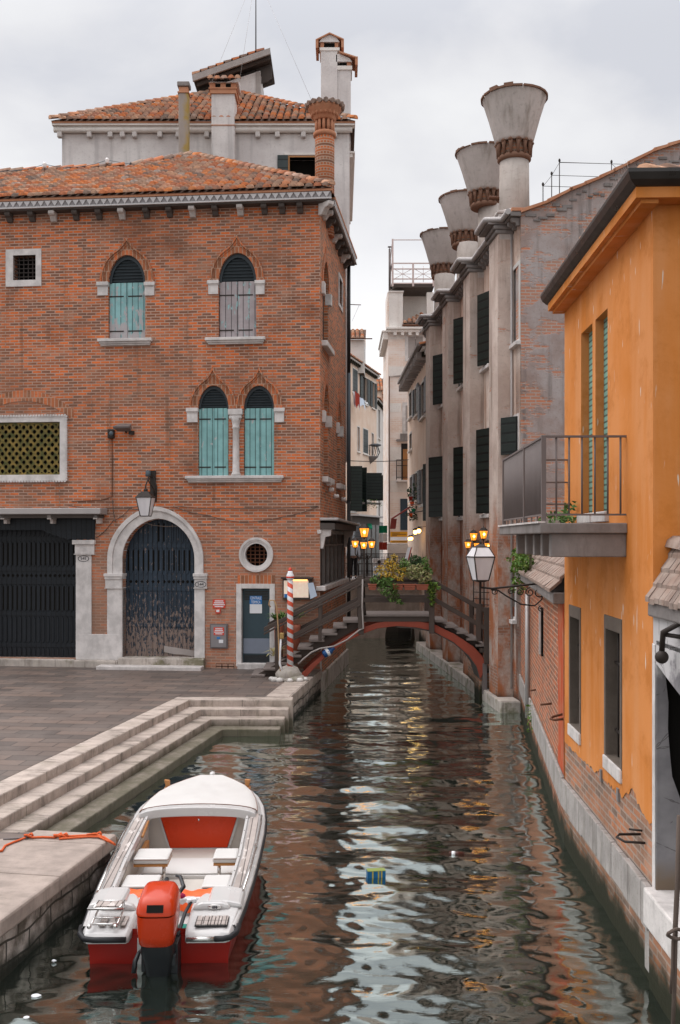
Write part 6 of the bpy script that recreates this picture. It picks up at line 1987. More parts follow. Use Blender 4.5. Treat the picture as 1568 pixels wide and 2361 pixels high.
for (a, b, c, d, k), h in zip(TW, holes):
    s0, s1, z0, z1 = tx(a), tx(c), tz(d), tz(b)
    w_ = M().box(s0, s1, .12, .16, z0, z1).build('window', MT['glass'], tower)
    if k == 'w':
        m = M(); m.box(s0, (s0+s1)/2 - .01, -.03, .06, z0, z1); m.box((s0+s1)/2 + .01, s1, -.03, .06, z0, z1); m.build('shutter', MT['wood_grey'], w_)
        m = M(); f = .16; m.band([(s0-f, z0-f), (s1+f, z0-f), (s1+f, z1+f), (s0-f, z1+f)], [(s0, z0), (s1, z0), (s1, z1), (s0, z1)], -.03, .08, closed=True); m.build('frame', MT['stone_clean'], w_)
    elif k == 'b':
        M().box(s0, s1, -.06, .0, z0, z1).build('shutter', plain('petrol_shutter', (.03, .05, .07), .5), w_)
    else:
        M().box(s0 + .1, s1, .04, .1, z0, z1 - .3).build('door_leaf', MT['oak'], w_)
        m = M(); m.box(s0 - .25, s1 + .3, -.14, 0, z1 + .1, z1 + .2); m.box(s0 - .05, s1 + .3, -.06, 0, z1 + .2, z1 + .5); m.build('hood', MT['stone_grey'], w_)
m = M(); m.box(tx(913), tx(948), -.55, -.001, tz(1108) - .1, tz(1108)); b_ = m.build('balcony', MT['stone'], tower, bev=.02)
m = M(); zr0, zr1 = tz(1106), tz(1062)
for k in range(14): s = tx(914) + (tx(948) - tx(914)) * k / 13; m.tube([(s, -.52, zr0), (s, -.52, zr1)], .010, 4)
for z in (zr1, zr0 + .1, (zr1*.7 + zr0*.3)): m.box(tx(914), tx(948), -.535, -.505, z - .02, z + .015)
for k in range(5): m.tube([(tx(914), -.52 + .13*k, zr0), (tx(914), -.52 + .13*k, zr1)], .010, 4)
m.box(tx(914) - .02, tx(914) + .02, -.53, 0, zr1 - .02, zr1 + .015); m.build('railing', MT['iron'], b_)
m = M(); m.box(tx(892), tx(995), -.3, .0, tz(768), tz(762)); m.box(tx(890), tx(995), -.38, .0, tz(762), tz(757)); m.box(tx(883), tx(896), -.05, 5, tz(783), tz(766)); m.box(tx(880), tx(896), -.08, 5, tz(766), tz(762)); co = m.build('cornice', MT['pl_white'], tower, bev=.02)
for k in range(5): s = tx(907 + 17 * k); M().box(s, s + .16, -.28, 0, tz(775), tz(768)).build('corbel', MT['pl_white'], co)
# roof terrace block
M().box(tx(984), tx(1000), -.02, .5, tz(757), tz(674)).build('terrace_pier', MT['pl_white'], tower); M().box(tx(897), tx(1000), 1.8, 1.9, tz(757), tz(655)).build('terrace_wall', MT['pl_white'], tower)
m = M(); m.box(tx(897), tx(929), -.02, .5, tz(757), tz(674)); m.box(tx(895.5), tx(931), -.07, .5, tz(674), tz(671)); blk = m.build('terrace_pier', MT['pl_white'], tower)
M().box(tx(893), tx(897), .02, 2, tz(757), tz(674)).build('brick_return', MT['brick_pale'], blk)
M().box(tx(905), tx(1000), -.15, 1.9, tz(664), tz(654)).build('terrace_floor', MT['wood_dark'], tower)
rm = M(); tiles(rm, (tx(929), -.15, tz(748)), (1, 0, 0), (0, 1, .55), [(0, 0), (1.25, 0), (1.25, 1.9), (0, .3)], .24, .36, .11); rm.build('small_roof', [MT['tile'], MT['underlay']], tower)
M().tube([(tx(927), -.2, tz(752)), (tx(985), -.2, tz(752))], .06, 6).build('small_gutter', MT['rust'], tower)
m = M(); ra, rb = tz(655), tz(609); rm_ = plain('pink_white_rail', (.62, .50, .47), .6)
for x in (905, 952, 999): m.box(tx(x) - .05, tx(x) + .05, -.2, -.1, tz(662), rb)
for y in (609, 622, 645, 655): m.box(tx(904), tx(1000), -.17, -.13, tz(y) - .03, tz(y) + .03)
for x0, x1 in ((909, 948), (956, 995)):
    c, z = tx((x0 + x1) / 2), (tz(622) + tz(645)) / 2
    for dx, dz_ in ((1, 0), (0, 1), (1, .6), (1, -.6)):
        L_ = tx(x1) - tx(x0); m.tube([(c - dx*L_/2, -.15, z - dz_*.42), (c + dx*L_/2, -.15, z + dz_*.42)], .014, 4)
for yy in (0.9, 1.9):
    for y in (609, 655): m.box(tx(904) - .03, tx(904) + .03, -.15, yy, tz(y) - .03, tz(y) + .03)
m.box(tx(903), tx(907), -.18, -.1, tz(660), tz(553)); m.box(tx(903), tx(1000), -.15, -.12, tz(555) - .02, tz(555) + .02); m.box(tx(903), tx(906), 1.8, 1.88, tz(655), tz(575)); m.tube([(tx(904.5), -.14, tz(555)), (tx(904.5), 1.84, tz(575))], .02, 4)
m.build('terrace_railing', rm_, tower)
m = M(); m.tube([(tx(899), .3, tz(672)), (tx(899), .3, tz(570))], .055, 6); m.box(tx(895), tx(903), .2, .4, tz(566), tz(565)); m.tube([(tx(899), .3, tz(570)), (tx(899), .3, tz(566))], .02, 5); m.build('stove_pipe', MT['iron_grey'], tower)
M().tube([(tx(897.5), -.05, tz(1250)), (tx(897.5), -.05, tz(868)), (tx(925), -.05, tz(867))], .025, 5).build('downpipe', MT['rust'], tower)

bn = thing('yellow_banner', 'yellow and cream banner with dark lettering hanging low on the pale tower house', 'banner', FT)
M().box(tx(900), tx(941), -.06, -.02, tz(1251), tz(1226)).build('banner', MT['yellow_sign'], bn)
M().box(tx(900), tx(941), -.066, -.061, tz(1246), tz(1238)).build('cream_stripe', MT['white_sign'], bn)
m = M()
for y, x0, x1 in ((1229, 904, 922), (1232, 904, 937), (1235, 904, 915), (1248.5, 904, 938)): m.box(tx(x0), tx(x1), -.067, -.061, tz(y) - .012, tz(y) + .012)
m.build('text_lines', MT['ink'], bn)
ledge = thing('white_shelf', 'white stone shelf jutting under the yellow banner', 'ledge', FT)
M().box(tx(888), tx(945), -.5, -.001, tz(1256), tz(1253)).build('shelf', MT['stone_clean'], ledge, bev=.02)

# red awning on the far right with flowers and hanging baskets
aw = thing('red_awning', 'dusty red awning sloping out from the cream house above the far lamps', 'awning')
d0 = 44.0; P = lambda x, y, d=d0: Vector(at(x, y, d))
p, q = P(945, 1168), P(902, 1196); e_ = P(899, 1208)
m = M(); m.add([p, q, q + Vector((0, 1.6, 0)), p + Vector((0, 1.6, 0)), p + Vector((0, 0, -.08)), q + Vector((0, 0, -.06))], [(0, 1, 2, 3), (0, 1, 5, 4)]); m.build('canopy', MT['awning'], aw)
m = M(); vs = []
for k in range(9): f = k / 8; vs += [q + Vector((.0 + .6 * f * .4, -.01 + .02 * (k % 2), 0)), q + Vector((.6 * f * .4 - .06, -.01, -.42 - .05 * (k % 2)))]
m.add(vs, [(2*k, 2*k+1, 2*k+3, 2*k+2) for k in range(8)]); m.add([v + Vector((.02, .05, 0)) for v in vs], [(2*k, 2*k+1, 2*k+3, 2*k+2) for k in range(8)]); m.build('valance', MT['awning'], aw)
ga_ = thing('green_awning', 'small green awning over a ground floor opening of the peach house', 'awning')
m = M(); a, b, c, d = at(846, 1207, 78.8), at(857, 1207, 78.8), at(858.5, 1217, 77.4), at(845, 1216, 77.4)
m.add([a, b, c, d, (a[0], a[1], a[2] - .1), (b[0], b[1], b[2] - .1), (c[0], c[1], c[2] - .1), (d[0], d[1], d[2] - .1)], [(0, 1, 2, 3), (4, 7, 6, 5), (3, 2, 6, 7), (0, 3, 7, 4), (1, 5, 6, 2)]); m.build('canopy', MT['green_cloth'], ga_)
ff = thing('flag_cloth', 'red, white and green cloth hanging on the far bridge railing', 'cloth')
for y0, y1, mt in ((1212, 1229, 'green_cloth'), (1230, 1249, 'white_sign'), (1250, 1268, 'flag_red')):
    p, q = at(874, y0, 43.6), at(893, y1, 43.6)
    m = M(); vs = []
    for k in range(7):
        f = k / 6; x = p[0] + (q[0] - p[0]) * f; y = 43.6 + .04 * math.sin(f * 9); vs += [(x, y, p[2]), (x, y + .02, q[2])]
    m.add(vs, [(2*k, 2*k+1, 2*k+3, 2*k+2) for k in range(6)]); m.build('stripe', MT[mt], ff)

# wrought balcony on the peach house
bb = thing('iron_balcony', 'round-bellied wrought iron balcony with grey cushions on the peach house', 'balcony')
c = Vector(at(855, 1052, 80.9))
BS = 1.5
m = M(); m.lathe([(.08, c.z - .63), (.33, c.z - .45), (.75, c.z - .12), (.84, c.z)], 14, (c.x - .12, c.y + .12), sx=.9, sy=.7); m.build('slab', MT['stone_grey'], bb)
m = M()
for k in range(20):
    a = math.pi * 2 * k / 20; x0, y0 = c.x - .12 + .69*math.cos(a), c.y + .12 + .54*math.sin(a)
    m.tube([(x0, y0, c.z), (c.x - .12 + .87*math.cos(a), c.y + .12 + .68*math.sin(a), c.z + .33), (x0, y0, c.z + .85)], .018, 4)
m.tube([(c.x - .12 + .69*math.cos(math.pi*2*k/16), c.y + .12 + .54*math.sin(math.pi*2*k/16), c.z + .85) for k in range(17)], .026, 5); m.build('railing', MT['iron'], bb)
M().ell((c.x + .38, c.y - .1, c.z + .9), (.48, .24, .14), 10, 6).build('cushions', MT['grey_sh'], bb)
M().lathe([(.24, c.z + .01), (.28, c.z + .5), (.22, c.z + .55)], 10, (c.x - .33, c.y - .05)).build('grey_tub', MT['grey_sh'], bb)
# laundry
ld = thing('laundry', 'white and patterned laundry hanging on a line outside the peach house', 'laundry')
p, q = Vector(at(812, 900, 73.9)), Vector(at(852, 932, 76.8))
m = M(); m.tube([p, q], .014, 4); m.tube([p + Vector((.1, -.3, 0)), q + Vector((.1, -.3, 0))], .008, 4); m.build('line', MT['iron'], ld)
for f0, f1, h, mt in ((.05, .42, 1.2, 'white_sign'), (.30, .75, .8, 'shirt'), (.08, .36, 1.3, 'flag_red'), (.7, .95, .22, 'white_sign')):
    a, b = p.lerp(q, f0), p.lerp(q, f1); off = Vector((.1, -.3, 0)) if mt == 'flag_red' else Vector((0, 0, 0))
    m = M(); vs = []
    for k in range(8):
        f = k / 7; t = a.lerp(b, f) + off; w_ = .04 * math.sin(k * 1.7); vs += [t + Vector((w_, 0, 0)), t + Vector((w_ + .03, -.05, -h * (.8 + .2 * math.sin(k)))) ]
    m.add(vs, [(2*k, 2*k+1, 2*k+3, 2*k+2) for k in range(7)]); m.build('garment', MT[mt], ld)
# poles sticking out over the canal
tp = thing('wall_poles', 'two thin rusty poles sticking out from the canal corner of the brick house', 'pole')
m = M(); m.tube([at(803, 781, 34.4), at(858, 781, 35.2)], .022, 5); m.tube([at(803, 702, 34.6), at(832, 703, 35.0)], .015, 5); m.tube([at(828, 704, 35), at(812, 740, 34.6)], .006, 4); m.build('poles', MT['rust'], tp)
cab = thing('canal_cable', 'dark cable sagging across the narrow canal between the far houses', 'cable')
p, q = Vector(at(800, 1062, 34.5)), Vector(at(942, 1060, 47.0))
M().tube([p.lerp(q, k/10) + Vector((0, 0, -.05 + .02 * (k - 5)**2 / 10)) for k in range(11)], .014, 4).build('cable', MT['iron'], cab)

poly_far = M(); poly_far.box(-6, 9, 46.1, 160, -1, 1.25); tag(poly_far.build('pavement', MT['paving']), kind='structure')
# far stone bridge with its railing, people beyond
fb = thing('far_bridge', 'dark stone footbridge with thin railings across the canal behind the red arched bridge', 'bridge')
zb_ = 2.45
ax0, ax1 = 1.95, 3.25
hole = [(ax0, -.9)] + arch(ax0, ax1, .1, 1.0, 12) + [(ax1, -.9)]
m = M(); m.wall([(0.0, -1), (3.6, -1), (3.6, zb_), (0.0, zb_)], [hole], 43.0, 2.6); m.build('bridge_wall', MT['stone_quay'], fb)
M().box(0.0, 3.6, 42.92, 46, zb_, zb_ + .12).build('deck', MT['stone'], fb, bev=.02)
m = M()
for z in (.35, .92, 1.0): m.box(.0, 3.3, 43.0, 43.04, zb_ + .12 + z - .015, zb_ + .12 + z + .015)
for k in range(30): m.tube([(.05 + k * .11, 43.02, zb_ + .12), (.05 + k * .11, 43.02, zb_ + 1.1)], .008, 4)
for s in (.05, 1.2, 2.3, 3.25): m.box(s - .025, s + .025, 43.0, 43.05, zb_ + .1, zb_ + 1.15)
m.build('railing', MT['iron'], fb); m = M()
for z in (.6, 1.05): m.box(.2, 3.3, 45.6, 45.64, zb_ + .12 + z - .02, zb_ + .12 + z + .02)
for s in (.2, 1.2, 2.2, 3.28): m.box(s - .02, s + .02, 45.6, 45.64, zb_ + .1, zb_ + 1.2)
m.build('railing', MT['iron'], fb)
st = thing('white_steps', 'white stone steps climbing behind the far bridge railing', 'steps')
m = M()
for k in range(4): m.box(1.55, 2.35, 46.1 + k * .3, 47.6, zb_ - .2, zb_ + .35 + k * .19)
m.build('steps', MT['stone'], st, bev=.02)
bw_ = thing('white_base_wall', 'low white plastered wall with a dark opening under the pale tower house', 'wall')
M().box(2.30, 3.3, 48.2, 48.4, 2.0, CAMZ - 14 * 48.2 / FPX).build('wall', MT['pl_white'], bw_)
gtop = thing('tilted_sign', 'narrow white and red board leaning above the bridge flowers', 'board')
p, q = Vector(at(944, 1262, 30)), Vector(at(936, 1293, 30))
u_ = (q - p).normalized()
m = M(); r_ = Vector((.05, 0, .01)); f_ = Vector((0, .04, 0))
m.add([p - r_, p + r_, q + r_, q - r_, p - r_ + f_, p + r_ + f_, q + r_ + f_, q - r_ + f_], [(0,1,2,3),(4,7,6,5),(0,4,5,1),(1,5,6,2),(2,6,7,3),(3,7,4,0)]); m.build('board', MT['white_sign'], gtop)
m = M(); m.add([v + Vector((.055, -.01, 0)) for v in (p - r_*.2, p + r_*.5, q + r_*.5, q - r_*.2)] + [v + Vector((.055, .03, 0)) for v in (p - r_*.2, p + r_*.5, q + r_*.5, q - r_*.2)], [(0,1,2,3),(4,7,6,5)]); m.build('red_edge', MT['flag_red'], gtop)

# ------------------------------------------------------------------ lanterns
def glow_lantern(name, s, t, z, h, r, root, dark='iron'):
    """six-sided amber lantern: glass, bulb, cap, ribs; a part of its post"""
    m = M(); m.lathe([(r * .62, z), (r, z + h * .62), (r, z + h * .66)], 6, (s, t), sm=False); g = m.build('lantern', MT['lamp_glow'], root)
    M().ell((s, t - r * 1.02, z + h * .36), (r * .30, r * .12, r * .36), 8, 6).build('bulb', MT['lamp_core'], g)
    m = M(); m.lathe([(r * 1.08, z + h * .66), (r * 1.1, z + h * .70), (r * .5, z + h * .95), (r * .12, z + h), (.001, z + h * 1.12)], 6, (s, t), sm=False)
    m.lathe([(.02, z - h * .12), (r * .66, z - h*.01), (r*.62, z)], 6, (s, t), sm=False)
    for k in range(6):
        a = 2*math.pi*k/6; m.tube([(s + r*.63*math.cos(a), t + r*.63*math.sin(a), z), (s + r*1.01*math.cos(a), t + r*1.01*math.sin(a), z + h*.64)], r * .055, 4)
    m.build('lantern_frame', MT[dark], g)
    return g
def lamp_cluster(label, x_pole, d, y_foot, lamps):
    root = thing('lamp_post', label, 'lamp post', group='lit lantern posts on the red bridge')
    b = at(x_pole, y_foot, d); k = d / FPX
    topz = 0
    m = M()
    for x, y, hh in lamps:
        c = at(x, y, d); h = hh * k; z0 = c[2] - h * .4
        dd = 0 if abs(x - x_pole) < 3 and y < 1240 else (-.12 if abs(x - x_pole) < 5 else 0)
        glow_lantern('lantern', c[0], d + dd, z0, h, h * .36, root)
        if abs(x - x_pole) < 4 and dd == 0: topz = max(topz, z0)
        else:
            pz = z0 - .12
            m.tube([(b[0], d, pz - .16), (b[0] + (c[0]-b[0])*.5, d + dd*.5, pz - .2), (c[0], d + dd, pz - .06), (c[0], d + dd, z0 - .02)], .016, 5)
    topz = topz or at(x_pole, lamps[0][1] + 8, d)[2]
    m.tube([(b[0], d, b[2]), (b[0], d, topz)], [.032, .022], 8)
    m.lathe([(.06, b[2]), (.05, b[2] + .1), (.033, b[2] + .3)], 10, (b[0], d)); m.build('post', MT['iron'], root)
    return root
lamp_cluster('lit lamp post with one big and three small amber lanterns beside the bridge flowers', 839.5, 26.42, 1418, [(840, 1226, 30), (819, 1253, 22), (838.5, 1256, 22), (857, 1254, 22)])
lamp_cluster('lit lamp post with five amber lanterns behind the big white bracket lantern', 1107, 26.42, 1470, [(1092, 1236, 24), (1115, 1231, 26), (1079, 1255, 21), (1100, 1258, 21), (1125, 1258, 21)])
def wall_lamp(label, x, y, d, r):
    t = thing('wall_lamp', label, 'lamp', group='small lit lamps on the far house wall')
    c = at(x, y, d)
    M().ell(c, (r, r, r * 1.1), 10, 8).build('bulb', MT['lamp_core'], t)
    m = M(); m.lathe([(r * 1.3, c[2] + r * .9), (r * .9, c[2] + r * 1.5), (.01, c[2] + r * 2.2)], 8, (c[0], c[1])); m.tube([(c[0], c[1], c[2] + r*1.6), (c[0] + .12, c[1] + .02, c[2] + r * 2.2), (c[0] + .3, c[1] + .05, c[2] + r * 2.0)], .012, 5); m.build('shade', MT['iron'], t)
wall_lamp('left one of the two lit globe lamps under the awning, above the other pair', 957.5, 1227, 41, .085)
wall_lamp('right one of the upper two lit globe lamps beside the canal house', 966, 1224, 40, .085)
wall_lamp('left bulb of the lower amber pair of lamps beside the yellow banner', 944.5, 1242, 42, .07)
wall_lamp('right bulb of the lower amber pair of lamps beside the yellow banner', 948.5, 1241.5, 41.6, .07)

# big white lantern on a scrolled bracket over the canal
wl_ = thing('bracket_lantern', 'large white frosted lantern on a scrolled iron bracket over the canal', 'lantern')
dL = 17.0; kL = dL / FPX
c = at(1108, 1340, dL)
def frustum(m, c, z0, r0, z1, r1):
    q = lambda r, z: [(c[0] - r, c[1] - r, z), (c[0] + r, c[1] - r, z), (c[0] + r, c[1] + r, z), (c[0] - r, c[1] + r, z)]
    m.add(q(r0, z0) + q(r1, z1), [(0,3,2,1),(4,5,6,7),(0,1,5,4),(1,2,6,5),(2,3,7,6),(3,0,4,7)])
    return q(r0, z0), q(r1, z1)
zA, zB, zC = at(0, 1338, dL)[2], at(0, 1284, dL)[2], at(0, 1261, dL)[2]
m = M(); lo, hi = frustum(m, c, zA, .105, zB, .185); m2 = M(); hi2, tp2 = frustum(m2, c, zB + .012, .185, zC, .105)
i_ = len(m.v); m.v += m2.v; m.f += [[a + i_ for a in f] for f in m2.f]; m.mi += m2.mi; m.sm += m2.sm
R35 = Matrix.Translation(Vector(c)) @ Matrix.Rotation(rad(14), 4, 'Z') @ Matrix.Translation(-Vector(c))
m.xf(R35); m.build('frosted_glass', MT['frost'], wl_)
m = M()
for i in range(4):
    m.tube([lo[i], hi[i]], .012, 5); m.tube([hi[i], tp2[i]], .010, 5)
    for rg in (lo, hi, tp2): m.tube([rg[i], rg[(i+1) % 4]], .012, 5)
frustum(m, c, zC, .09, zC + .05, .03); frustum(m, c, zA - .03, .05, zA - .005, .10)
m.tube([(c[0], c[1], zA - .03), (c[0], c[1], zA - .14)], .02, 6); m.tube([(c[0], c[1], zC + .03), (c[0], c[1], zC + .12)], [.03, .01], 6)
m.xf(R35); m.build('lantern_frame', MT['iron'], wl_)
zb2 = at(0, 1353, dL)[2]; xw = at(1255, 1350, dL)[0]
m = M(); m.tube([(c[0], c[1], zA - .14), (c[0], c[1], zb2 - .01), (c[0] + .2, c[1], zb2 - .03), (xw, c[1] + .1, zb2 + .06)], .018, 6)
def scroll(cx_, cz_, r, a0, turns, sg=1):
    return [(cx_ + r * (1 - .75 * k / 24) * math.cos(a0 + sg * turns * 2 * math.pi * k / 24), c[1] + .03, cz_ + r * (1 - .75 * k / 24) * math.sin(a0 + sg * turns * 2 * math.pi * k / 24)) for k in range(25)]
W_ = xw - c[0]
m.tube([(c[0] + .18, c[1] + .02, zb2 - .05), (c[0] + .30, c[1], zb2 - .06), (c[0] + .45, c[1] + .03, zb2 - .16), (c[0] + .7, c[1] + .05, zb2 - .30), (xw - .15, c[1] + .08, zb2 - .33), (xw - .02, c[1] + .1, zb2 - .22), (xw - .01, c[1] + .1, zb2 + .0)], .014, 6)
for fx_, rr, sg in ((.22, .06, -1), (.48, .05, 1), (.62, .07, -1), (.78, .08, 1), (.92, .10, -1)):
    m.tube(scroll(c[0] + W_ * fx_, zb2 - .06 - rr * .4, rr, math.pi * .5, 1.4, sg), .010, 5)
m.tube(scroll(xw - .05, zb2 - .38, .05, math.pi * .5, 1.3), .010, 5)
m.build('bracket', MT['iron'], wl_)
# ------------------------------------------------------------------ red arched bridge
DB = 26.45
FB = Fr((0, DB), (1, 0))
WB = 1.35
bridge = thing('arched_bridge', 'dark wooden footbridge on red arched beams with stepped planks and railings', 'bridge', FB)
bp = lambda pts: FB.poly(pts)
top_ = bp([(694, 1554), (722, 1528), (747, 1506), (790, 1474), (832, 1449), (870, 1436), (915, 1430), (960, 1432), (1000, 1439), (1050, 1463), (1091, 1490), (1112, 1512), (1126, 1532)])
bot_ = bp([(702, 1566), (732, 1533), (762, 1505), (800, 1479), (838, 1461), (872, 1449), (915, 1444), (960, 1447), (998, 1455), (1046, 1481), (1082, 1512), (1099, 1536), (1108, 1566)])
for t in (0, WB - .14):
    m = M(); m.band(top_, bot_, t + .03, t + .17); bm_ = m.build('arch_beam', MT['red_beam'], bridge, bev=.012)
m = M(); m.band([(a, b - .26 * 0 + .0) for a, b in bot_[6:]], [(a, b - .035) for a, b in bot_[6:]], .05, WB - .05); m.build('beam_soffit', MT['wood_old'], bridge)
# side stringers down to the square and landing at the canal house
sA = FB.sz(700, 1560)[0]
zd = FB.sz(915, 1417)[1]
d0, d1 = FB.sz(838, 1417)[0], FB.sz(997, 1417)[0]
m = M(); m.box(d0, d1, -.04, WB + .04, zd - .05, zd); m.build('deck_planks', MT['wood_step'], bridge, bev=.008)
M().box(d0, d1, .02, WB - .02, zd - .19, zd - .051).build('deck_frame', MT['wood_dark'], bridge)
steps = [(826, 791, 1431), (797, 768, 1444), (775, 741, 1460), (745, 712, 1475), (719, 686, 1493), (692, 661, 1511), (664, 634, 1529), (637, 606, 1541), (608, 579, 1556)]
for x1, x0, y in steps:
    a, z = FB.sz(x0, y); b, _ = FB.sz(x1 + 3, y)
    M().box(a, b, -.03, WB, z - .055, z).build('step', MT['wood_step'], bridge, bev=.008)
for x0, x1, y in [(1003, 1030, 1430), (1026, 1056, 1443), (1053, 1080, 1457), (1076, 1104, 1472), (1097, 1122, 1486)]:
    a, z = FB.sz(x0, y); b, _ = FB.sz(x1, y)
    M().box(a, b, -.03, WB, z - .055, z).build('step', MT['wood_step'], bridge, bev=.008)
for t in (.02, WB - .10):
    m = M(); pl = bp([(832, 1428), (832, 1446), (612, 1572), (583, 1572), (583, 1562)]); m.prism(pl, t + .19 if t < .1 else t - .12, t + .25 if t < .1 else t - .06)
    m.build('stringer', MT['wood_dark'], bridge); m = M(); pl = bp([(1000, 1428), (1122, 1490), (1122, 1506), (1000, 1446)]); m.prism(pl, t + .19 if t < .1 else t - .12, t + .25 if t < .1 else t - .06)
    m.build('stringer', MT['wood_dark'], bridge)
a = FB.sz(1106, 1500)[0]; b = 4.25
M().box(a, b, .0, WB, FB.sz(1110, 1494)[1] - .12, FB.sz(1110, 1494)[1]).build('landing', MT['wood_dark'], bridge)
M().box(a + .02, b, .15, WB + 1.2, -1, FB.sz(1110, 1552)[1]).build('abutment', MT['brick_base'], bridge, bev=.02)
M().box(FB.sz(1113, 1500)[0], FB.sz(1123, 1500)[0], -.02, .16, .18, FB.sz(1113, 1530)[1]).build('iron_plate', MT['iron_grey'], bridge)
# railings: near side and far side
def rail(t, nm):
    m = M(); w_ = .05
    def beam(x0, y0, x1, y1, h, dt=0.0):
        p, q = FB.sz(x0, y0), FB.sz(x1, y1); m.prism([(p[0], p[1]), (q[0], q[1]), (q[0], q[1] - h), (p[0], p[1] - h)], t - w_ + dt, t + w_ + dt)
    beam(609, 1446, 835, 1332, .12); beam(609, 1459, 835, 1344, .05, -.03)
    beam(648, 1475, 832, 1381, .12); beam(648, 1487, 832, 1392, .04, -.03)
    beam(833, 1334, 1000, 1336, .07); beam(836, 1344, 996, 1346, .10, .02); beam(836, 1378, 994, 1378, .12)
    beam(1000, 1336, 1142, 1416, .13); beam(1000, 1376, 1124, 1446, .13)
    for x, ya, yb, ww in ((832, 1332, 1462, .075), (995, 1338, 1460, .07), (1123, 1400, 1530, .085), (1103, 1392, 1478, .06), (640, 1438, 1553, .06), (738, 1388, 1476, .045)):
        s, z0 = FB.sz(x, yb); _, z1 = FB.sz(x, ya); m.box(s - ww, s + ww, t - .055, t + .062, z0, z1)
    return m.build('railing', MT['wood_dark'], bridge, bev=.008)
rail(-.06, 'near'); rail(WB + .05, 'far')
cb_ = thing('bridge_cable', 'grey cable running down the bridge post and along the red beam above the blue bottle', 'cable', FB)
pts = [(836, 1335), (835, 1400), (838, 1448), (828, 1452), (800, 1474), (770, 1489), (738, 1494), (718, 1503), (700, 1518), (688, 1530)]
M().tube([(FB.sz(x, y)[0], -.13, FB.sz(x, y)[1]) for x, y in pts], .022, 6).build('cable', MT['wood_grey'], cb_)
bl = thing('blue_bottle', 'crumpled blue bottle wedged on the red bridge beam', 'bottle')
c = at(757, 1503, DB - .05)
m = M(); m.lathe([(.06, -.16), (.10, -.14), (.11, 0), (.09, .08), (.04, .14), (.035, .19)], 10, jit=.1); o = m.build('body', plain('blue_plastic', (.01, .07, .22), .3, .5), bl); o.location = c; o.rotation_euler = (0, rad(62), .2)
m = M(); m.lathe([(.113, -.06), (.113, .02)], 10); o = m.build('label', MT['white_sign'], bl); o.location = c; o.rotation_euler = (0, rad(62), .2)

# ---- flower boxes with plants on the bridge rail
def leaves(m, c, r, k, size, squash=1.0, hang=0.0):
    for _ in range(k):
        while True:
            p = Vector((RND.uniform(-1, 1), RND.uniform(-1, 1), RND.uniform(-1, 1)))
            if p.length < 1 and p.length > RND.random() * .8: break
        q = Vector((c[0] + p.x * r[0], c[1] + p.y * r[1], c[2] + p.z * r[2]))
        a = Vector((RND.gauss(0, 1), RND.gauss(0, 1), RND.gauss(0, .6) - hang)).normalized()
        b = a.cross(Vector((RND.gauss(0, 1), RND.gauss(0, 1), RND.gauss(0, 1)))).normalized()
        s = size * RND.uniform(.6, 1.35)
        n_ = a.cross(b) * s * .18
        m.add([q - a * s, q - b * s * .5 + n_, q + a * s, q + b * s * .5 + n_], [(0, 1, 2), (0, 2, 3)])
    return m
def planter(x0, x1, y0, y1, label):
    t = thing('flower_box', label, 'planter', FB, group='terracotta boxes on the bridge rail')
    a, z1 = FB.sz(x0, y0); b, z0 = FB.sz(x1, y1)
    m = M(); d_ = .20
    m.add([(a + .02, -.33, z0), (b - .02, -.33, z0), (b - .02, -.15, z0), (a + .02, -.15, z0), (a, -.36, z1), (b, -.36, z1), (b, -.13, z1), (a, -.13, z1)], [(0,3,2,1),(0,1,5,4),(1,2,6,5),(2,3,7,6),(3,0,4,7)])
    m.box(a - .012, b + .012, -.372, -.118, z1 - .03, z1); m.box(a + .0, b - .0, -.355, -.135, (z0+z1)/2 - .012, (z0+z1)/2 + .012)
    m.build('box', MT['terra'], t, bev=.006)
    M().box(a + .02, b - .02, -.35, -.14, z1 - .02, z1 + .005).build('soil', MT['mud'], t)
planter(849, 867, 1345, 1359, 'terracotta flower box standing apart beside the four-lantern lamp post')
planter(905, 928, 1345, 1359, 'terracotta flower box half hidden by the end of the trailing ivy')
planter(929.5, 956, 1345, 1359, 'terracotta flower box between two others under the pale cream-green bush')
planter(957.5, 985, 1346, 1359, 'terracotta flower box right beside the dark hanging ivy')
def plant(name, label, mat, blobs, size, stems=True, dep=-.25):
    t = thing(name, label, 'plant', FB)
    m = M()
    for x, y, rx, ry, k in blobs:
        s, z = FB.sz(x, y); q = DB / FPX
        leaves(m, (s, dep + RND.uniform(-.1, .1), z), (rx * q, .22, ry * q), k, size)
    m.build('foliage', MT[mat], t)
    if stems:
        m = M()
        for x, y, rx, ry, k in blobs:
            s, z = FB.sz(x, y); q = DB / FPX
            for _ in range(4):
                a = (s + RND.uniform(-.6, .6) * rx * q, dep, z - ry * q * .9); b = (s + RND.uniform(-.8, .8) * rx * q, dep, z + ry * q * .8); m.tube([a, b], .007, 4)
        m.build('stems', MT['stem'], t)
plant('trailing_vine', 'bright green ivy trailing down in front of the bridge rail below the yellow flowers', 'leaf', [(872, 1340, 22, 14, 150), (893, 1352, 24, 22, 220), (905, 1370, 16, 18, 120), (918, 1384, 6, 6, 26), (925, 1390, 7, 3, 20), (860, 1336, 8, 8, 40)], .045)
plant('yellow_flowers', 'tall yellow flowering plant above the trailing ivy on the bridge rail', 'leaf_ylw', [(888, 1318, 26, 16, 200), (905, 1305, 15, 14, 110), (893, 1297, 8, 10, 46), (908, 1286, 7, 10, 30), (925, 1318, 14, 12, 70), (918, 1332, 16, 8, 60)], .042)
plant('bushy_plant', 'dark green bushy plant rising behind the bridge flower boxes', 'leaf', [(932, 1300, 16, 14, 150), (925, 1312, 18, 12, 90)], .04, dep=-.1)
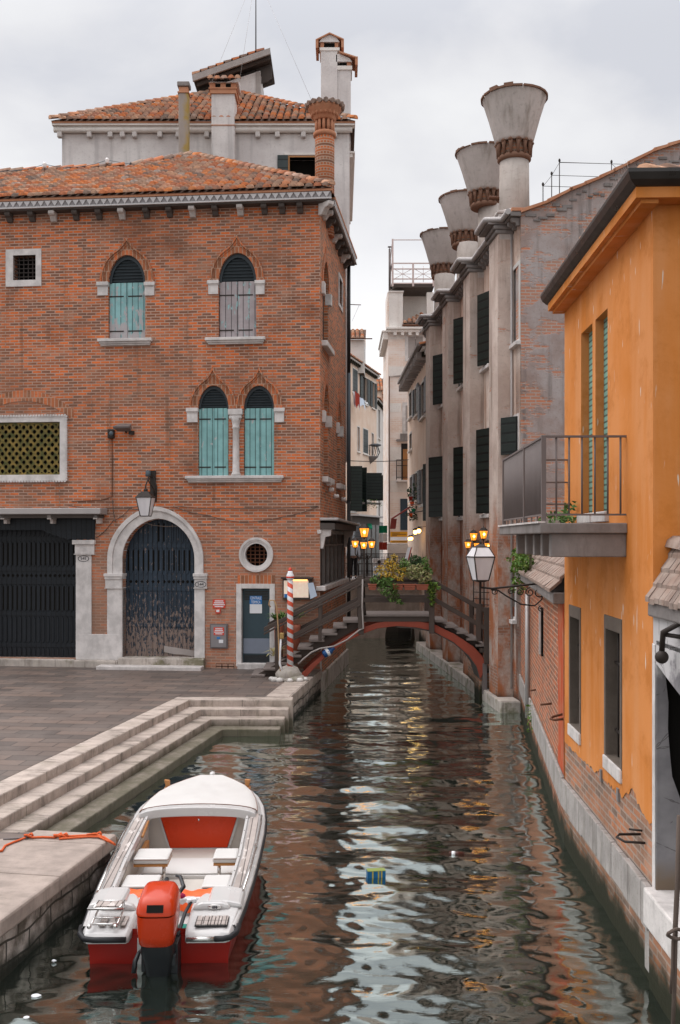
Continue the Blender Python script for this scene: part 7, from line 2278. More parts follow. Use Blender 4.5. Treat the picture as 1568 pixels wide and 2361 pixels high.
plant('dark_shrub', 'very dark green shrub at the back of the bridge planters', 'leaf_dk', [(958, 1292, 14, 12, 130), (968, 1302, 16, 14, 120)], .045, dep=-.05)
plant('pale_bush', 'pale cream-green bush spilling over the middle flower boxes of the bridge', 'leaf_pale', [(950, 1320, 24, 16, 260), (972, 1328, 22, 17, 240), (938, 1312, 9, 12, 60), (960, 1310, 18, 10, 90)], .042)
plant('lime_plant', 'lime green upright plant between the pale bush and the hanging ivy', 'leaf', [(978, 1300, 10, 18, 110), (986, 1318, 10, 18, 100)], .045, dep=-.15)
plant('hanging_ivy', 'dark green ivy hanging down a bridge post beside the terracotta boxes', 'leaf_ivy', [(990, 1350, 13, 14, 130), (994, 1368, 11, 16, 110), (995, 1388, 6, 12, 44), (1005, 1352, 8, 10, 40)], .045, dep=-.2)

# ------------------------------------------------------------------ striped pole on its boulder, shrubs at the door
pd = 25.9
bx = at(666, 1566, pd)
bo = thing('boulder', 'lumpy mossy boulder with pale stones at the foot of the striped pole', 'boulder', loc=(bx[0], pd, ZP))
m = M(); m.ell((0, 0, .13), (.34, .30, .26), 14, 9, jit=.14); m.ell((.06, .0, .02), (.42, .36, .16), 14, 7, jit=.15); m.build('rock', MT['moss_rock'], bo)
m = M()
for x, y, r in ((-.36, -.22, .10), (-.22, -.32, .095), (.05, -.36, .08), (.3, -.3, .09), (.42, -.12, .08), (-.45, -.05, .08)): m.ell((x, y, .04), (r, r * .9, r * .75), 10, 7, jit=.12)
m.build('pale_stones', MT['white_rock'], bo)
pole = thing('striped_pole', 'slim red and white spiral striped pole standing on the boulder', 'pole', loc=(bx[0] + .035, pd, ZP))
kz = pd / FPX; pz = lambda y: CAMZ + (HY - y) * kz - ZP
M().lathe([(.085, pz(1536)), (.08, pz(1400)), (.070, pz(1336))], 14).build('shaft', MT['pole'], pole)
m = M(); m.lathe([(.075, pz(1337)), (.10, pz(1334)), (.10, pz(1327)), (.085, pz(1324)), (.065, pz(1321)), (.06, pz(1317)), (.03, pz(1316))], 14); m.build('collar', MT['white_sign'], pole)
m = M(); m.lathe([(.02, pz(1317)), (.055, pz(1315)), (.04, pz(1312)), (.015, pz(1309)), (.001, pz(1307))], 10); m.lathe([(.102, pz(1333)), (.104, pz(1331)), (.102, pz(1329))], 14); m.build('finial', MT['red_sign'], pole)
hs = thing('hooked_stick', 'tan crook-ended stick and white tube leaning beside the striped pole', 'stick')
m = M(); c = lambda x, y, d=25.75: at(x, y, d)
m.tube([c(624, 1400), c(620, 1394), c(622, 1384), c(632, 1384), c(638, 1400), c(641, 1440), c(644, 1520), (c(648, 1558))], .018, 6); m.build('stick', plain('tan_cane', (.42, .26, .13), .6), hs)
m = M(); m.tube([c(648, 1470), c(646, 1500), c(645, 1530), c(652, 1555)], .028, 6); m.build('tube', MT['white_sign'], hs)
M().box(c(645, 0)[0], c(655, 0)[0], 25.7, 25.82, c(0, 1473)[2], c(0, 1459)[2]).build('tap_head', plain('brass_tap', (.38, .25, .09), .4, .5, .5), hs, bev=.02)
def grass_plant(label, x, y, r, d, k, mat='leaf'):
    t = thing('potted_plant', label, 'plant')
    c = at(x, y, d); m = M()
    for _ in range(k):
        a = RND.uniform(0, 6.283); L_ = r * RND.uniform(.6, 1.1); dr = Vector((math.cos(a) * .8, math.sin(a) * .5, RND.uniform(.2, 1.0))).normalized()
        p = Vector(c) + Vector((RND.uniform(-.12, .12), RND.uniform(-.08, .08), 0)); q = p + dr * L_ * .6; e_ = q + (dr + Vector((0, 0, -.8))).normalized() * L_ * .5
        sd = dr.cross(Vector((0, 0, 1))).normalized() * .02
        m.add([p - sd, p + sd, q + sd, q - sd, e_], [(0, 1, 2, 3), (3, 2, 4)])
    m.build('leaves', MT[mat], t)
    return t
t = grass_plant('spiky green potted plant beside the blue service door behind the stair rail', 643, 1428, .38, 27.5, 90)
c = at(643, 1437, 27.5); M().lathe([(.10, c[2] - .9), (.13, c[2] - .1), (.15, c[2])], 10, (c[0], c[1])).build('pot', MT['terra'], t)
t = grass_plant('smaller loose green plant against the brick wall behind the stair rails', 683, 1424, .34, 27.6, 40)
c = at(683, 1440, 27.6); M().lathe([(.10, c[2] - .8), (.12, c[2] - .1), (.13, c[2])], 10, (c[0], c[1])).build('pot', MT['terra'], t)
t = grass_plant('dry tan stalks standing in the corner beside the service door', 634, 1512, .55, 27.3, 16, 'leaf_pale')

# ivy over the garden wall, weeds
iv = thing('climbing_ivy', 'green climber hanging over the garden wall below the balcony', 'plant', FR)
m = M()
for x, y, rx, ry, k in ((1212, 1275, 14, 18, 300), (1220, 1300, 12, 20, 260), (1205, 1310, 10, 22, 190), (1206, 1340, 8, 18, 120), (1224, 1270, 14, 10, 150), (1203, 1358, 5, 14, 40), (1196, 1290, 6, 16, 50)):
    s, z = FR.sz(x, y, -.1); d_ = 17.6 / FPX
    leaves(m, (s, -.18, z), (rx * d_ * 3.0, .20, ry * d_), k, .045, hang=.5)
m.build('foliage', MT['leaf_ivy'], iv)
m = M()
for k in range(8):
    s, z = FR.sz(1205 + k * 3, 1270, -.1); m.tube([(s, -.1, z), (s + RND.uniform(-.2, .2), -.12, z - RND.uniform(.3, .7))], .010, 4)
m.build('stems', MT['stem'], iv)
wd = thing('wall_weed', 'small green weed growing from the stone band of the red garden wall', 'plant', FR)
m = M(); s, z = FR.sz(1231, 1640)
leaves(m, (s, -.08, z), (.25, .08, .22), 46, .035, hang=.5); leaves(m, (s, -.08, z - .3), (.14, .06, .22), 24, .035, hang=.8); m.build('foliage', MT['leaf_ivy'], wd)
bpw = thing('balcony_plant', 'low green plant on the floor of the concrete balcony', 'plant', FO)
m = M(); leaves(m, (1.2, -.35, bz + .09), (.5, .25, .09), 110, .04); leaves(m, (.9, -.1, bz + .18), (.15, .1, .18), 40, .04); m.build('foliage', MT['leaf'], bpw)
fbx = thing('window_flowers', 'colourful flower pots and greenery on a rail under the cream house windows', 'plant')
m = M(); leaves(m, at(957, 1137, 44), (.35, .3, .45), 120, .07); leaves(m, at(958, 1180, 44.2), (.4, .3, .35), 110, .07); leaves(m, at(950, 1192, 43.8), (.4, .3, .2), 50, .06); m.build('foliage', MT['leaf_dk'], fbx)
for x, y, mt in ((947, 1149, 'flag_red'), (950, 1161, 'tarp'), (953, 1177, 'green_cloth'), (966, 1152, 'blue_sign'), (947, 1186, 'tarp'), (968, 1166, 'flag_red')):
    c = at(x, y, 43.6); M().lathe([(.06, c[2] - .1), (.1, c[2] + .08)], 8, (c[0], c[1])).build('pot', MT[mt], fbx)
m = M(); p, q = at(940, 1184, 43.6), at(976, 1178, 41.5); m.tube([p, q], .02, 5); m.tube([at(940, 1165, 43.6), at(976, 1160, 41.5)], .015, 5); m.build('rail', MT['iron'], fbx)
lb = thing('window_box_greenery', 'green and yellow window box plants under the dark shutters of the peach house', 'plant')
m = M()
for k in range(6): leaves(m, at(828 + k * 8, 1158 + (k % 2) * 4, 75.5 + k * .75), (.45, .35, .33 + .08 * (k % 2)), 34, .06, hang=.4)
m.build('foliage', MT['leaf'], lb)
p, q = at(824, 1162, 75.0), at(872, 1164, 80.2); m = M(); m.add([p, q, (q[0], q[1] + .1, q[2] + .16), (p[0], p[1] + .1, p[2] + .16), (p[0] + .2, p[1] - .1, p[2]), (q[0] + .2, q[1] - .1, q[2]), (q[0] + .2, q[1] - .1, q[2] + .16), (p[0] + .2, p[1] - .1, p[2] + .16)], [(0,3,2,1),(4,5,6,7),(0,1,5,4),(1,2,6,5),(2,3,7,6),(3,0,4,7)]); m.build('box', MT['wood_old'], lb)

# ------------------------------------------------------------------ ground: square, steps, quays, canal bed, water
def poly_obj(name, poly, z0, z1, mat, fr=None, kind=None, parent=None, bev=0):
    m = M()
    if fr is not None: poly = [((Vector((x, y, 0)) - fr.o).dot(fr.u), -(Vector((x, y, 0)) - fr.o).dot(fr.n)) for x, y in poly]
    m.slab(poly, z0, z1)
    o = m.build(name, MT[mat], parent, bev=bev)
    if fr is not None and parent is None: o.location = fr.o; o.rotation_euler = (0, 0, fr.ang)
    if kind: o['kind'] = kind
    return o
K0, K1, Q0 = gz(0, 1801, ZP), gz(408, 1607, ZP), gz(663, 1606, ZP)
Kd = (Vector(K1) - Vector(K0)).normalized()
NEARD = 12.45
Kn = Vector(K0) + Kd * ((NEARD - K0[1]) / Kd.y)
Q0 = (-1.18, K1[1] + .02)
QA = (A[0] + .02, 27.98)
EDGE = .42
poly_obj('pavement', [(-30, NEARD), (Kn.x, NEARD), K1, (Q0[0] - .5, K1[1]), (QA[0] - .5, 28.1), (QA[0] - .5, 29), (-12, 30.5), (-30, 32)], -.9, ZP, 'paving', FA, 'structure')
# kerb and steps in the frame of the kerb line
FK = Fr(tuple(Kn), tuple(Kd))
lk = lambda p: ((Vector((p[0], p[1], 0)) - FK.o).dot(FK.u), -(Vector((p[0], p[1], 0)) - FK.o).dot(FK.n))
wsteps = thing('water_steps', 'pale worn stone steps leading down from the square into the canal', 'steps', FK)
Ku = Kd; Kr = Vector((Kd.y, -Kd.x))
for i in range(6):
    off = EDGE + .345 * i
    z1 = ZP + .004 - .158 * i - (.10 if i > 3 else 0)
    front = lambda o_: Vector(K1) + Kr * o_
    # inner corner of the front edges: long run line offset by off, far run y = K1.y - off
    yy = K1[1] - off
    p0 = Vector(K1) + Kr * off
    f = (yy - p0.y) / Kd.y
    corner = p0 + Kd * f
    nf = p0 + Kd * ((NEARD - p0.y) / Kd.y)
    bo_ = off - .345 - .12 if i else 0.0
    nb_ = Vector(K1) + Kr * bo_; nb2 = nb_ + Kd * ((NEARD - nb_.y) / Kd.y)
    bc = Vector(K1) + Kr * bo_; bcf = bc + Kd * ((K1[1] - bo_ - bc.y) / Kd.y)
    xe = Q0[0] + .12 - .055 * i - .14 * (K1[1] - yy) * .4
    pl = [nb2, nf, corner, Vector((xe, yy)), Vector((xe, K1[1] - bo_ + (.0))), bcf]
    m = M(); m.slab([lk(p) for p in pl], -1.0 - .01 * i, z1); m.build('step', MT['stone_step'], wsteps, bev=.02)
# quay edge along the canal up to the bridge foot
FQ = Fr(Q0, (QA[0] - Q0[0], QA[1] - Q0[1]))
LQ = (Vector(QA) - Vector(Q0)).length
qy = thing('stone_quay', 'mossy stone quay edge running from the steps to the bridge foot', 'quay', FQ)
# FQ faces the canal: s grows away from the camera, t goes into the quay
m = M(); s = 0.0
for L_ in (.95, .8, 1.05, .9, 1.0, .6):
    e2 = min(s + L_, LQ); m.box(s + .004, e2 - .004, -.03, .56, ZP - .23, ZP + .006 + RND.random() * .006); s = e2
m.build('edge_stones', MT['stone_step'], qy, bev=.02)
M().box(0.0, LQ, .0, .5, -1, ZP - .23).build('quay_face', MT['quay_face'], qy)
# near landing
NQ0, NQ1 = gz(229, 1943, ZP), gz(0, 2110, ZP)
nd = (Vector(NQ1) - Vector(NQ0)).normalized()
NE = Vector(NQ0) + nd * -.35; NN = Vector(NQ1) + nd * 8.5
FN2 = Fr(tuple(NE), tuple(-nd))      # faces the canal when u points away from the camera
ql = thing('stone_landing', 'broad pale stone landing with a rough dark block face beside the motorboat', 'quay', FN2)
LN_ = (NN - NE).length
m = M(); s = 0.0
first = True
for L_ in (.42, 1.15, 1.3, 1.2, 1.4, 1.2, 1.3, 1.5):
    e2 = min(s + L_, LN_); j = RND.random() * .03
    m.box(-e2 + .004, -s - .004, -.06 - j + (.0 if s else -.02), 1.0 + .25 * (s > .3), ZP - .17, ZP + .012 + RND.random() * .006); s = e2
m.build('edge_stones', mk_stone('landing_stone', (.37, .30, .26), .4, 0, .4, .06, .3), ql, bev=.03)
M().box(-LN_, -.02, -.005, 2.0, -1, ZP - .17).build('block_face', MT['quay_face'], ql)
m = M(); ins = [Vector((NE.x - .9, NE.y)), Vector((NN.x - .9, NN.y)), Vector((-30, NN.y)), Vector((-30, NEARD + .02)), Vector((NE.x - .9, NEARD + .02))]
poly_obj('pavement', [tuple(p) for p in ins], -.9, ZP - .002, 'paving', FA, 'structure')
# far ground sheet and canal bed
m = M(); m.add([(-420, -60, -1.3), (420, -60, -1.3), (420, 500, -1.3), (-420, 500, -1.3)], [(0, 1, 2, 3)]); tag(m.build('ground', MT['mud']), kind='structure')

# mooring rope from the landing to the boat, iron ring
mr = thing('orange_rope', 'orange mooring rope with knots lying across the landing to the motorboat', 'rope')
g = lambda x, y, dz=.03: (lambda p: Vector((p[0], p[1], ZP + dz)))(gz(x, y, ZP + dz))
pts = [g(-10, 1962), g(4, 1962), g(12, 1950), g(30, 1942), g(44, 1937), g(64, 1929), g(75, 1931), g(100, 1930), g(125, 1931), g(133, 1928), g(160, 1928), g(200, 1926), g(223, 1926, .04)]
boat_end = Vector(at(264, 1946, 11.9))
pts += [g(240, 1930, .03), boat_end]
m = M(); m.tube(pts, .014, 6); m.build('rope', MT['rope'], mr)
pts = [g(136, 1934), g(165, 1932), g(205, 1929), g(228, 1929, .04), boat_end + Vector((0, .04, -.02))]
m = M(); m.tube(pts, .013, 6)
for x, y in ((66, 1930), (134, 1930), (146, 1930), (224, 1927)):
    c = g(x, y); m.tube([c + Vector((.05*math.cos(k*.9), .03*math.sin(k*.9), .02 + .018*math.sin(k*1.7))) for k in range(9)], .014, 6)
m.tube([g(200, 1924, .05), g(222, 1922, .06), g(236, 1933, .02)], .012, 6); m.build('knots', MT['rope'], mr)
ir = thing('iron_ring', 'rusty iron ring pin set in the landing beside the orange rope', 'mooring ring')
c = g(40, 1935, .02); m = M(); m.tube([c + Vector((-.17, .0, 0)), c + Vector((.05, .02, .01)), c + Vector((.12, .05, .015))], .014, 6); m.build('pin', MT['iron_grey'], ir)

# water with gentle interfering ripples
def water():
    x0, x1, y0, y1 = -5.4, 5.2, 4.5, 60.0
    ys = [y0]
    while ys[-1] < y1: ys.append(ys[-1] + max(.034, ys[-1] * .0034))
    ys = np.array(ys); xs = np.arange(x0, x1 + .01, .038)
    X_, Y_ = np.meshgrid(xs, ys)
    rg = np.random.default_rng(5)
    Z_ = np.zeros_like(X_)
    for i in range(110):
        long_ = i < 30
        lam = math.exp(rg.uniform(math.log(.60), math.log(1.7))) if long_ else math.exp(rg.uniform(math.log(.17), math.log(.62)))
        th = rg.normal(0, rad(15 if long_ else 42)) + (math.pi if rg.random() < .5 else 0)
        k = 2 * math.pi / lam
        amp = (.0155 if long_ else .0085) / k
        gx_, gy_, gp = rg.normal(0, .35), rg.normal(0, .35), rg.uniform(0, 6.28)      # patchy wave groups
        env = .6 + .4 * np.sin(gx_ * X_ + gy_ * Y_ + gp)
        Z_ += amp * env * 1.35 * np.sin(k * (math.sin(th) * X_ + math.cos(th) * Y_) + rg.uniform(0, 6.28))
    ny, nx = X_.shape
    me = bpy.data.meshes.new('canal_water')
    co = np.stack([X_, Y_, Z_], -1).reshape(-1, 3)
    idx = np.arange(ny * nx).reshape(ny, nx)
    q = np.stack([idx[:-1, :-1], idx[:-1, 1:], idx[1:, 1:], idx[1:, :-1]], -1).reshape(-1, 4)
    me.vertices.add(len(co)); me.vertices.foreach_set('co', co.ravel().astype(np.float32))
    me.loops.add(q.size); me.loops.foreach_set('vertex_index', q.ravel().astype(np.int32))
    me.polygons.add(len(q)); me.polygons.foreach_set('loop_start', np.arange(0, q.size, 4, dtype=np.int32)); me.polygons.foreach_set('loop_total', np.full(len(q), 4, dtype=np.int32))
    me.polygons.foreach_set('use_smooth', np.ones(len(q), bool))
    me.update(); me.validate()
    me.materials.append(MT['water'])
    o = bpy.data.objects.new('canal_water', me); COL.objects.link(o)
    tag(o, kind='structure')
water()
# floating litter
ct = thing('floating_carton', 'small blue and yellow striped carton floating in the canal', 'litter', loc=(*gz(867, 2019, 0), 0), rz=.15)
m = M(); m.box(-.115, .115, -.05, .06, -.03, .07); o = m.build('carton', plain('bright_blue_card', (.0, .10, .25), .4), ct)
m = M()
for x in (-.06, .015, .055): m.box(x, x + .018, -.052, .062, -.03, .0715)
m.build('yellow_stripes', plain('yellow_card', (.38, .32, .06), .4), o)
M().box(-.116, .116, -.051, .061, .0702, .078).build('lid', plain('lime_card', (.22, .27, .07), .4), o)
cn_ = thing('floating_can', 'dark brown can with a white label floating on its side in the canal', 'litter', loc=(*gz(1053, 1972, 0), 0), rz=-.1)
m = M(); m.tube([(-.10, 0, .02), (.10, 0, .015)], .035, 12); o = m.build('can', plain('brown_can', (.07, .022, .015), .3, .5), cn_)
M().tube([(-.07, 0, .021), (-.02, 0, .018)], .0365, 12).build('label', MT['white_sign'], o)
for x, y, r in ((124, 2218, .022), (82, 2299, .045), (61, 2350, .036)):  # flat pale discs laid on the water
    p = gz(x, y, 0)
    t_ = thing('disc_fleck', 'small pale foam fleck on the dark water beside the stone landing', 'disc', loc=(p[0], p[1], 0), group='foam flecks by the landing')
    m = M(); m.ell((0, 0, .012), (r, r * .8, .014), 12, 6, jit=.1); m.build('disc', MT['white_sign'], t_)
    M().ell((r * .9, r * .2, .010), (r * .3, r * .25, .010), 8, 5).build('small_disc', MT['white_sign'], t_)
gi = thing('iron_grille', 'thin dark iron bars standing behind the white lantern at the bridge landing', 'grille')
m = M(); dg_ = 27.0
for x in (1092, 1116, 1133): m.tube([at(x, 1300, dg_), at(x, 1418, dg_)], .016, 5)
for y, xa, xb in ((1365, 1092, 1138), (1380, 1092, 1138), (1394, 1112, 1140), (1406, 1112, 1140)): m.tube([at(xa, y, dg_), at(xb, y + 2, dg_)], .012, 5)
m.build('bars', MT['iron'], gi); m = M()
for x in (1092, 1116, 1133): m.ell(at(x, 1299, dg_), (.03, .03, .045), 8, 6)
m.build('finials', MT['iron'], gi)
# ------------------------------------------------------------------ white motorboat
BL = (-1.835, 10.12)
boat = thing('motorboat', 'white open motorboat with orange-red panels and a red outboard moored by the steps', 'boat', loc=(BL[0], BL[1], 0), rz=rad(1.4))
ST = [(-.02, .755, .69, .40), (.5, .80, .73, .415), (1.2, .845, .77, .44), (2.0, .875, .79, .475), (2.8, .895, .78, .52), (3.3, .885, .74, .55), (3.8, .845, .64, .585), (4.2, .75, .52, .615), (4.6, .585, .36, .64), (4.85, .38, .20, .655), (5.1, .17, .09, .67), (5.26, .03, .01, .68)]
def loft(rows, closed=False):
    m = M(); n_ = len(rows[0]); vs = [p for r in rows for p in r]; fs = []
    for i in range(len(rows) - 1):
        for k in range(n_ if closed else n_ - 1):
            k2 = (k + 1) % n_; fs.append((i*n_ + k, i*n_ + k2, (i+1)*n_ + k2, (i+1)*n_ + k))
    m.add(vs, fs, 0, True); return m
def hull_rows(z_lo, z_hi_f):
    rows = []
    for y, bg, bw, zs in ST:
        r = []
        for sx in (-1, 1):
            pts = [(sx * bw * .12, y, -.28), (sx * bw * .75, y, -.20), (sx * bw, y, 0.0), (sx * (bw + (bg - bw) * .45), y, zs * .45), (sx * (bg - .01), y, zs - .05)]
            r.append(pts if sx < 0 else pts)
        rows.append(r[0][::-1] + r[1])
    return rows
m = loft(hull_rows(0, 0)); r0 = m.v[:10]; m.add(r0, [list(range(10))]); m.build('hull', MT['boat_hull'], boat)
# gunwale moulding and black rub rail
def strip(prof, mat, name, y0=None):
    m = M()
    for sx in (-1, 1):
        rows = [[(sx * (bg + a), y, zs + b) for a, b in prof] for y, bg, bw, zs in ST]
        g = loft(rows, True); i_ = len(m.v); m.v += g.v; m.f += [[a + i_ for a in f] for f in g.f]; m.mi += g.mi; m.sm += g.sm
    return m.build(name, MT[mat], boat)
strip([(-.05, -.02), (.01, -.02), (.025, -.045), (.02, -.10), (-.01, -.13), (-.06, -.1)], 'gel', 'gunwale')
strip([(.02, -.05), (.045, -.06), (.05, -.085), (.04, -.11), (.015, -.11)], 'rubber', 'rub_rail')
# side decks: outer sheer to cockpit edge, with greyed teak strips
def cin(y): return .655 - .035 * max(0, (1.8 - y)) / 1.0 if y < 3.3 else .655
SY = [.70, 1.2, 1.8, 2.4, 3.0, 3.36]
def sheer(y):
    for a, b in zip(ST[:-1], ST[1:]):
        if a[0] <= y <= b[0]:
            f = (y - a[0]) / (b[0] - a[0]); return a[1] + (b[1]-a[1])*f, a[3] + (b[3]-a[3])*f
    return ST[-1][1], ST[-1][3]
m = M(); tk = M(); lin_ = M()
for sx in (-1, 1):
    rows, rows2, rows3, rows4 = [], [], [], []
    for y in SY:
        b, z = sheer(y); c = cin(y)
        rows.append([(sx * (b - .03), y, z - .02), (sx * (b - .05), y, z + .0), (sx * (c + .04), y, z + .015), (sx * (c + .03), y, z + .045), (sx * (c + .0), y, z + .045), (sx * (c - .01), y, z - .02), (sx * (c + .01), y, z - .10)])
        rows2.append([(sx * (b - .065), y, z + .004), (sx * (b - .065), y, z + .022), (sx * (c + .055), y, z + .030), (sx * (c + .055), y, z + .010)])
        rows3.append([(sx * (c + .01), y, z - .09), (sx * (c + .02), y, .05)])
    g = loft(rows); i_ = len(m.v); m.v += g.v; m.f += [[a + i_ for a in f] for f in g.f]; m.mi += g.mi; m.sm += [False] * len(g.f)
    g = loft(rows2, True); i_ = len(tk.v); tk.v += g.v; tk.f += [[a + i_ for a in f] for f in g.f]; tk.mi += g.mi; tk.sm += [False] * len(g.f)
    g = loft(rows3); i_ = len(lin_.v); lin_.v += g.v; lin_.f += [[a + i_ for a in f] for f in g.f]; lin_.mi += g.mi; lin_.sm += [False] * len(g.f)
m.build('side_deck', MT['gel'], boat)
sd_ = tk.build('teak_strip', MT['teak'], boat)
m = M()
for sx in (-1, 1):
    for y in (.85, 1.3, 1.75, 2.2, 2.65, 3.1):
        c = cin(y); b, z = sheer(y); m.ell((sx * (c + .017), y, z + .047), (.008, .008, .004), 6, 4)
m.build('deck_screws', MT['iron'], boat)
# cockpit liner: sides, floor, raised fore platform
lin_.box(-.64, .64, .70, 2.4, .03, .05); lin_.box(-.70, .70, 2.36, 3.7, .05, .09)
lin_.build('cockpit_liner', MT['cockpit'], boat)
M().box(-.60, .60, 2.33, 2.36, .052, .088).build('platform_riser', MT['vinyl'], boat)
M().box(-.60, .60, 2.355, 2.95, .09, .115).build('platform_pad', MT['vinyl'], boat, bev=.01)
# foredeck, its raised rim and cushion
def fdeck(inset, dz, y0):
    rows = []
    for y in [y0, 3.6, 3.9, 4.2, 4.5, 4.8, 5.0, 5.2]:
        b, z = sheer(y); b = max(b - inset, .012); cam_ = .10 * min(1, b / .85) ** 3.2
        rows.append([(b * math.sin(-math.pi/2 + math.pi * k / 12), y + (.10 * (1 - (2*k/12 - 1)**2) * (1 if y < 3.5 else 0)), z + dz + cam_ * math.cos(-math.pi/2 + math.pi * k / 12)) for k in range(13)])
    return rows
m = loft(fdeck(.03, -.015, 3.34)); m.build('foredeck', MT['gel'], boat)
rows = fdeck(.085, .0, 3.36)[:7]; top = [[(x, y, z + .055) for x, y, z in r] for r in rows]
m = loft(top); m2 = loft(rows)
vs = rows[0] + top[0]; m.add(vs, [(k, k+1, 14+k, 13+k) for k in range(12)], 0, False)
for kk in (0, 12):
    vs = [r[kk] for r in rows] + [r[kk] for r in top]; q = len(rows); m.add(vs, [(i, i+1, q+i+1, q+i) for i in range(q-1)], 0, False)
vs = rows[-1] + top[-1]; m.add(vs, [(k, k+1, 14+k, 13+k) for k in range(12)], 0, False)
cu = m.build('foredeck_cushion', MT['vinyl'], boat)
M().tube([(x, y - .006, z + .002) for x, y, z in top[0]], .006, 5).tube([r[0] for r in top], .005, 5).tube([r[12] for r in top], .005, 5).build('piping', plain('brown_piping', (.20, .10, .07), .6), cu)
# arched coaming at the front of the cockpit
m = M(); b, z = sheer(3.34)
o_, i2 = [], []
for k in range(13):
    th = -math.pi/2 + math.pi*k/12
    o_.append((.80 * math.sin(th) if k not in (0, 12) else .80 * math.sin(th), z + .0 + .155 * math.cos(th) ** .6 if math.cos(th) > 1e-6 else z - .02)); i2.append((.655 * math.sin(th), z - .055 + .085 * (max(0, math.cos(th)) ** .5)))
m.band(o_, i2, 3.22, 3.38); m.build('coaming', MT['gel'], boat, bev=.015)
# bulkhead with the red door panel
m = M(); m.prism([(-.70, .06), (.70, .06), (.78, .56), (-.78, .56)], 3.44, 3.48); bk = m.build('bulkhead', MT['cockpit'], boat)
m = M(); m.prism([(-.385, .105), (.385, .105), (.53, .56), (-.53, .56)], 3.405, 3.435); rp2 = m.build('red_panel', MT['boat_red'], bk, bev=.006)
M().ell((0, 3.40, .485), (.014, .012, .014), 8, 6).build('knob', MT['chrome'], bk)
m = M(); m.prism([(-.42, .10), (-.39, .10), (-.535, .56), (-.565, .56)], 3.41, 3.438); m.prism([(.42, .10), (.39, .10), (.535, .56), (.565, .56)], 3.41, 3.438); m.prism([(-.42, .08), (.42, .08), (.42, .103), (-.42, .103)], 3.40, 3.438); m.build('panel_frame', MT['gel'], bk)
# four seats
def seat(x0, x1, y0, y1, z, leg=True):
    c = M().box(x0, x1, y0, y1, z - .075, z); c = c.build('seat', MT['vinyl'], boat, bev=.025)
    M().box(x0 + .01, x1 - .01, y0 + .01, y1 - .01, z - .105, z - .076).build('seat_board', MT['oak'], c)
    m = M(); e_ = .004; m.tube([(x0 - e_ + .02, y0 - e_, z - .018), (x1 - .02, y0 - e_, z - .018), (x1 + e_, y0 + .02, z - .018), (x1 + e_, y1, z - .018)], .004, 4); m.build('piping', plain('seat_piping', (.24, .13, .09), .6), c)
    if leg:
        xi = x1 - .07 if x0 < 0 else x0 + .07
        M().tube([(xi, (y0 + y1) / 2 - .08, .05), (xi, (y0+y1)/2 - .08, z - .1)], .022, 8).build('seat_leg', MT['chrome'], c)
seat(-.635, -.205, 1.98, 2.40, .42); seat(.33, .63, 2.0, 2.38, .42); seat(-.61, -.20, 1.08, 1.48, .40); seat(.30, .61, 1.06, 1.46, .40)
m = M(); m.box(-.60, -.30, 1.1, 1.45, .05, .30); m.box(.36, .60, 1.1, 1.45, .05, .30); m.build('locker', MT['cockpit'], boat, bev=.01)
m = M(); m.box(-.655, -.60, 2.3, 3.0, .24, .34); m.tube([(-.625, 2.6, .5), (-.64, 3.15, .545)], .02, 6); m.build('side_board', MT['oak'], boat, bev=.01)
# stern pods with a well between them
def pod(sx):
    xi, xo = (.27, .79)
    sec = []
    for y, zt, xi_, xo_ in ((-.20, .32, .30, .70), (-.17, .355, .28, .745), (-.05, .38, .27, .765), (.30, .405, .27, .795), (.52, .42, .27, .805), (.70, .43, .33, .81), (.80, .435, .40, .815)):
        zl = .27
        sec.append([(sx * xi_, y, zl), (sx * xi_, y, zt - .03), (sx * (xi_ + .03), y, zt), (sx * (xo_ - .10), y, zt + .012), (sx * (xo_ - .03), y, zt), (sx * xo_, y, zt - .045), (sx * (xo_ - .02), y, zl)])
    m = loft(sec, True); n_ = 7
    m.add(sec[0], [list(range(n_))]); m.add(sec[-1], [list(range(n_))])
    return m.build('stern_pod', MT['gel'], boat, bev=.015)
pl_, pr_ = pod(-1), pod(1)
# raised rounded splash backs behind the steps
for sx, pd_ in ((-1, pl_), (1, pr_)):
    m = M(); m.prism([(sx * .29, .40), (sx * .70, .40), (sx * .67, .465), (sx * .60, .485), (sx * .40, .485), (sx * .33, .465)], .30, .40); m.build('splash_back', MT['gel'], pd_, bev=.03)
    m = M(); m.prism([(sx * .42, .40), (sx * .82, .40), (sx * .80, .455), (sx * .66, .482), (sx * .46, .482)], .36, .84); m.build('corner_deck', MT['gel'], pd_, bev=.03)
m = M()
for k in range(5): m.box(.37 + k * .066, .37 + k * .066 + .058, -.10, .13, .405, .42)
m.box(.365, .70, -.105, .135, .395, .408, 1)
m.build('teak_pad', [MT['teak'], MT['rubber']], pr_, bev=.003)
m = M(); m.ell((.53, .295, .445), (.075, .008, .028), 14, 8); m.build('emblem_plate', MT['chrome'], pr_)
m = M()
for k in range(3): m.box(.507 + k * .018, .520 + k * .018, .284, .288, .43, .46)
m.box(.502, .562, .284, .288, .443, .447); m.build('emblem', MT['ink'], pr_)
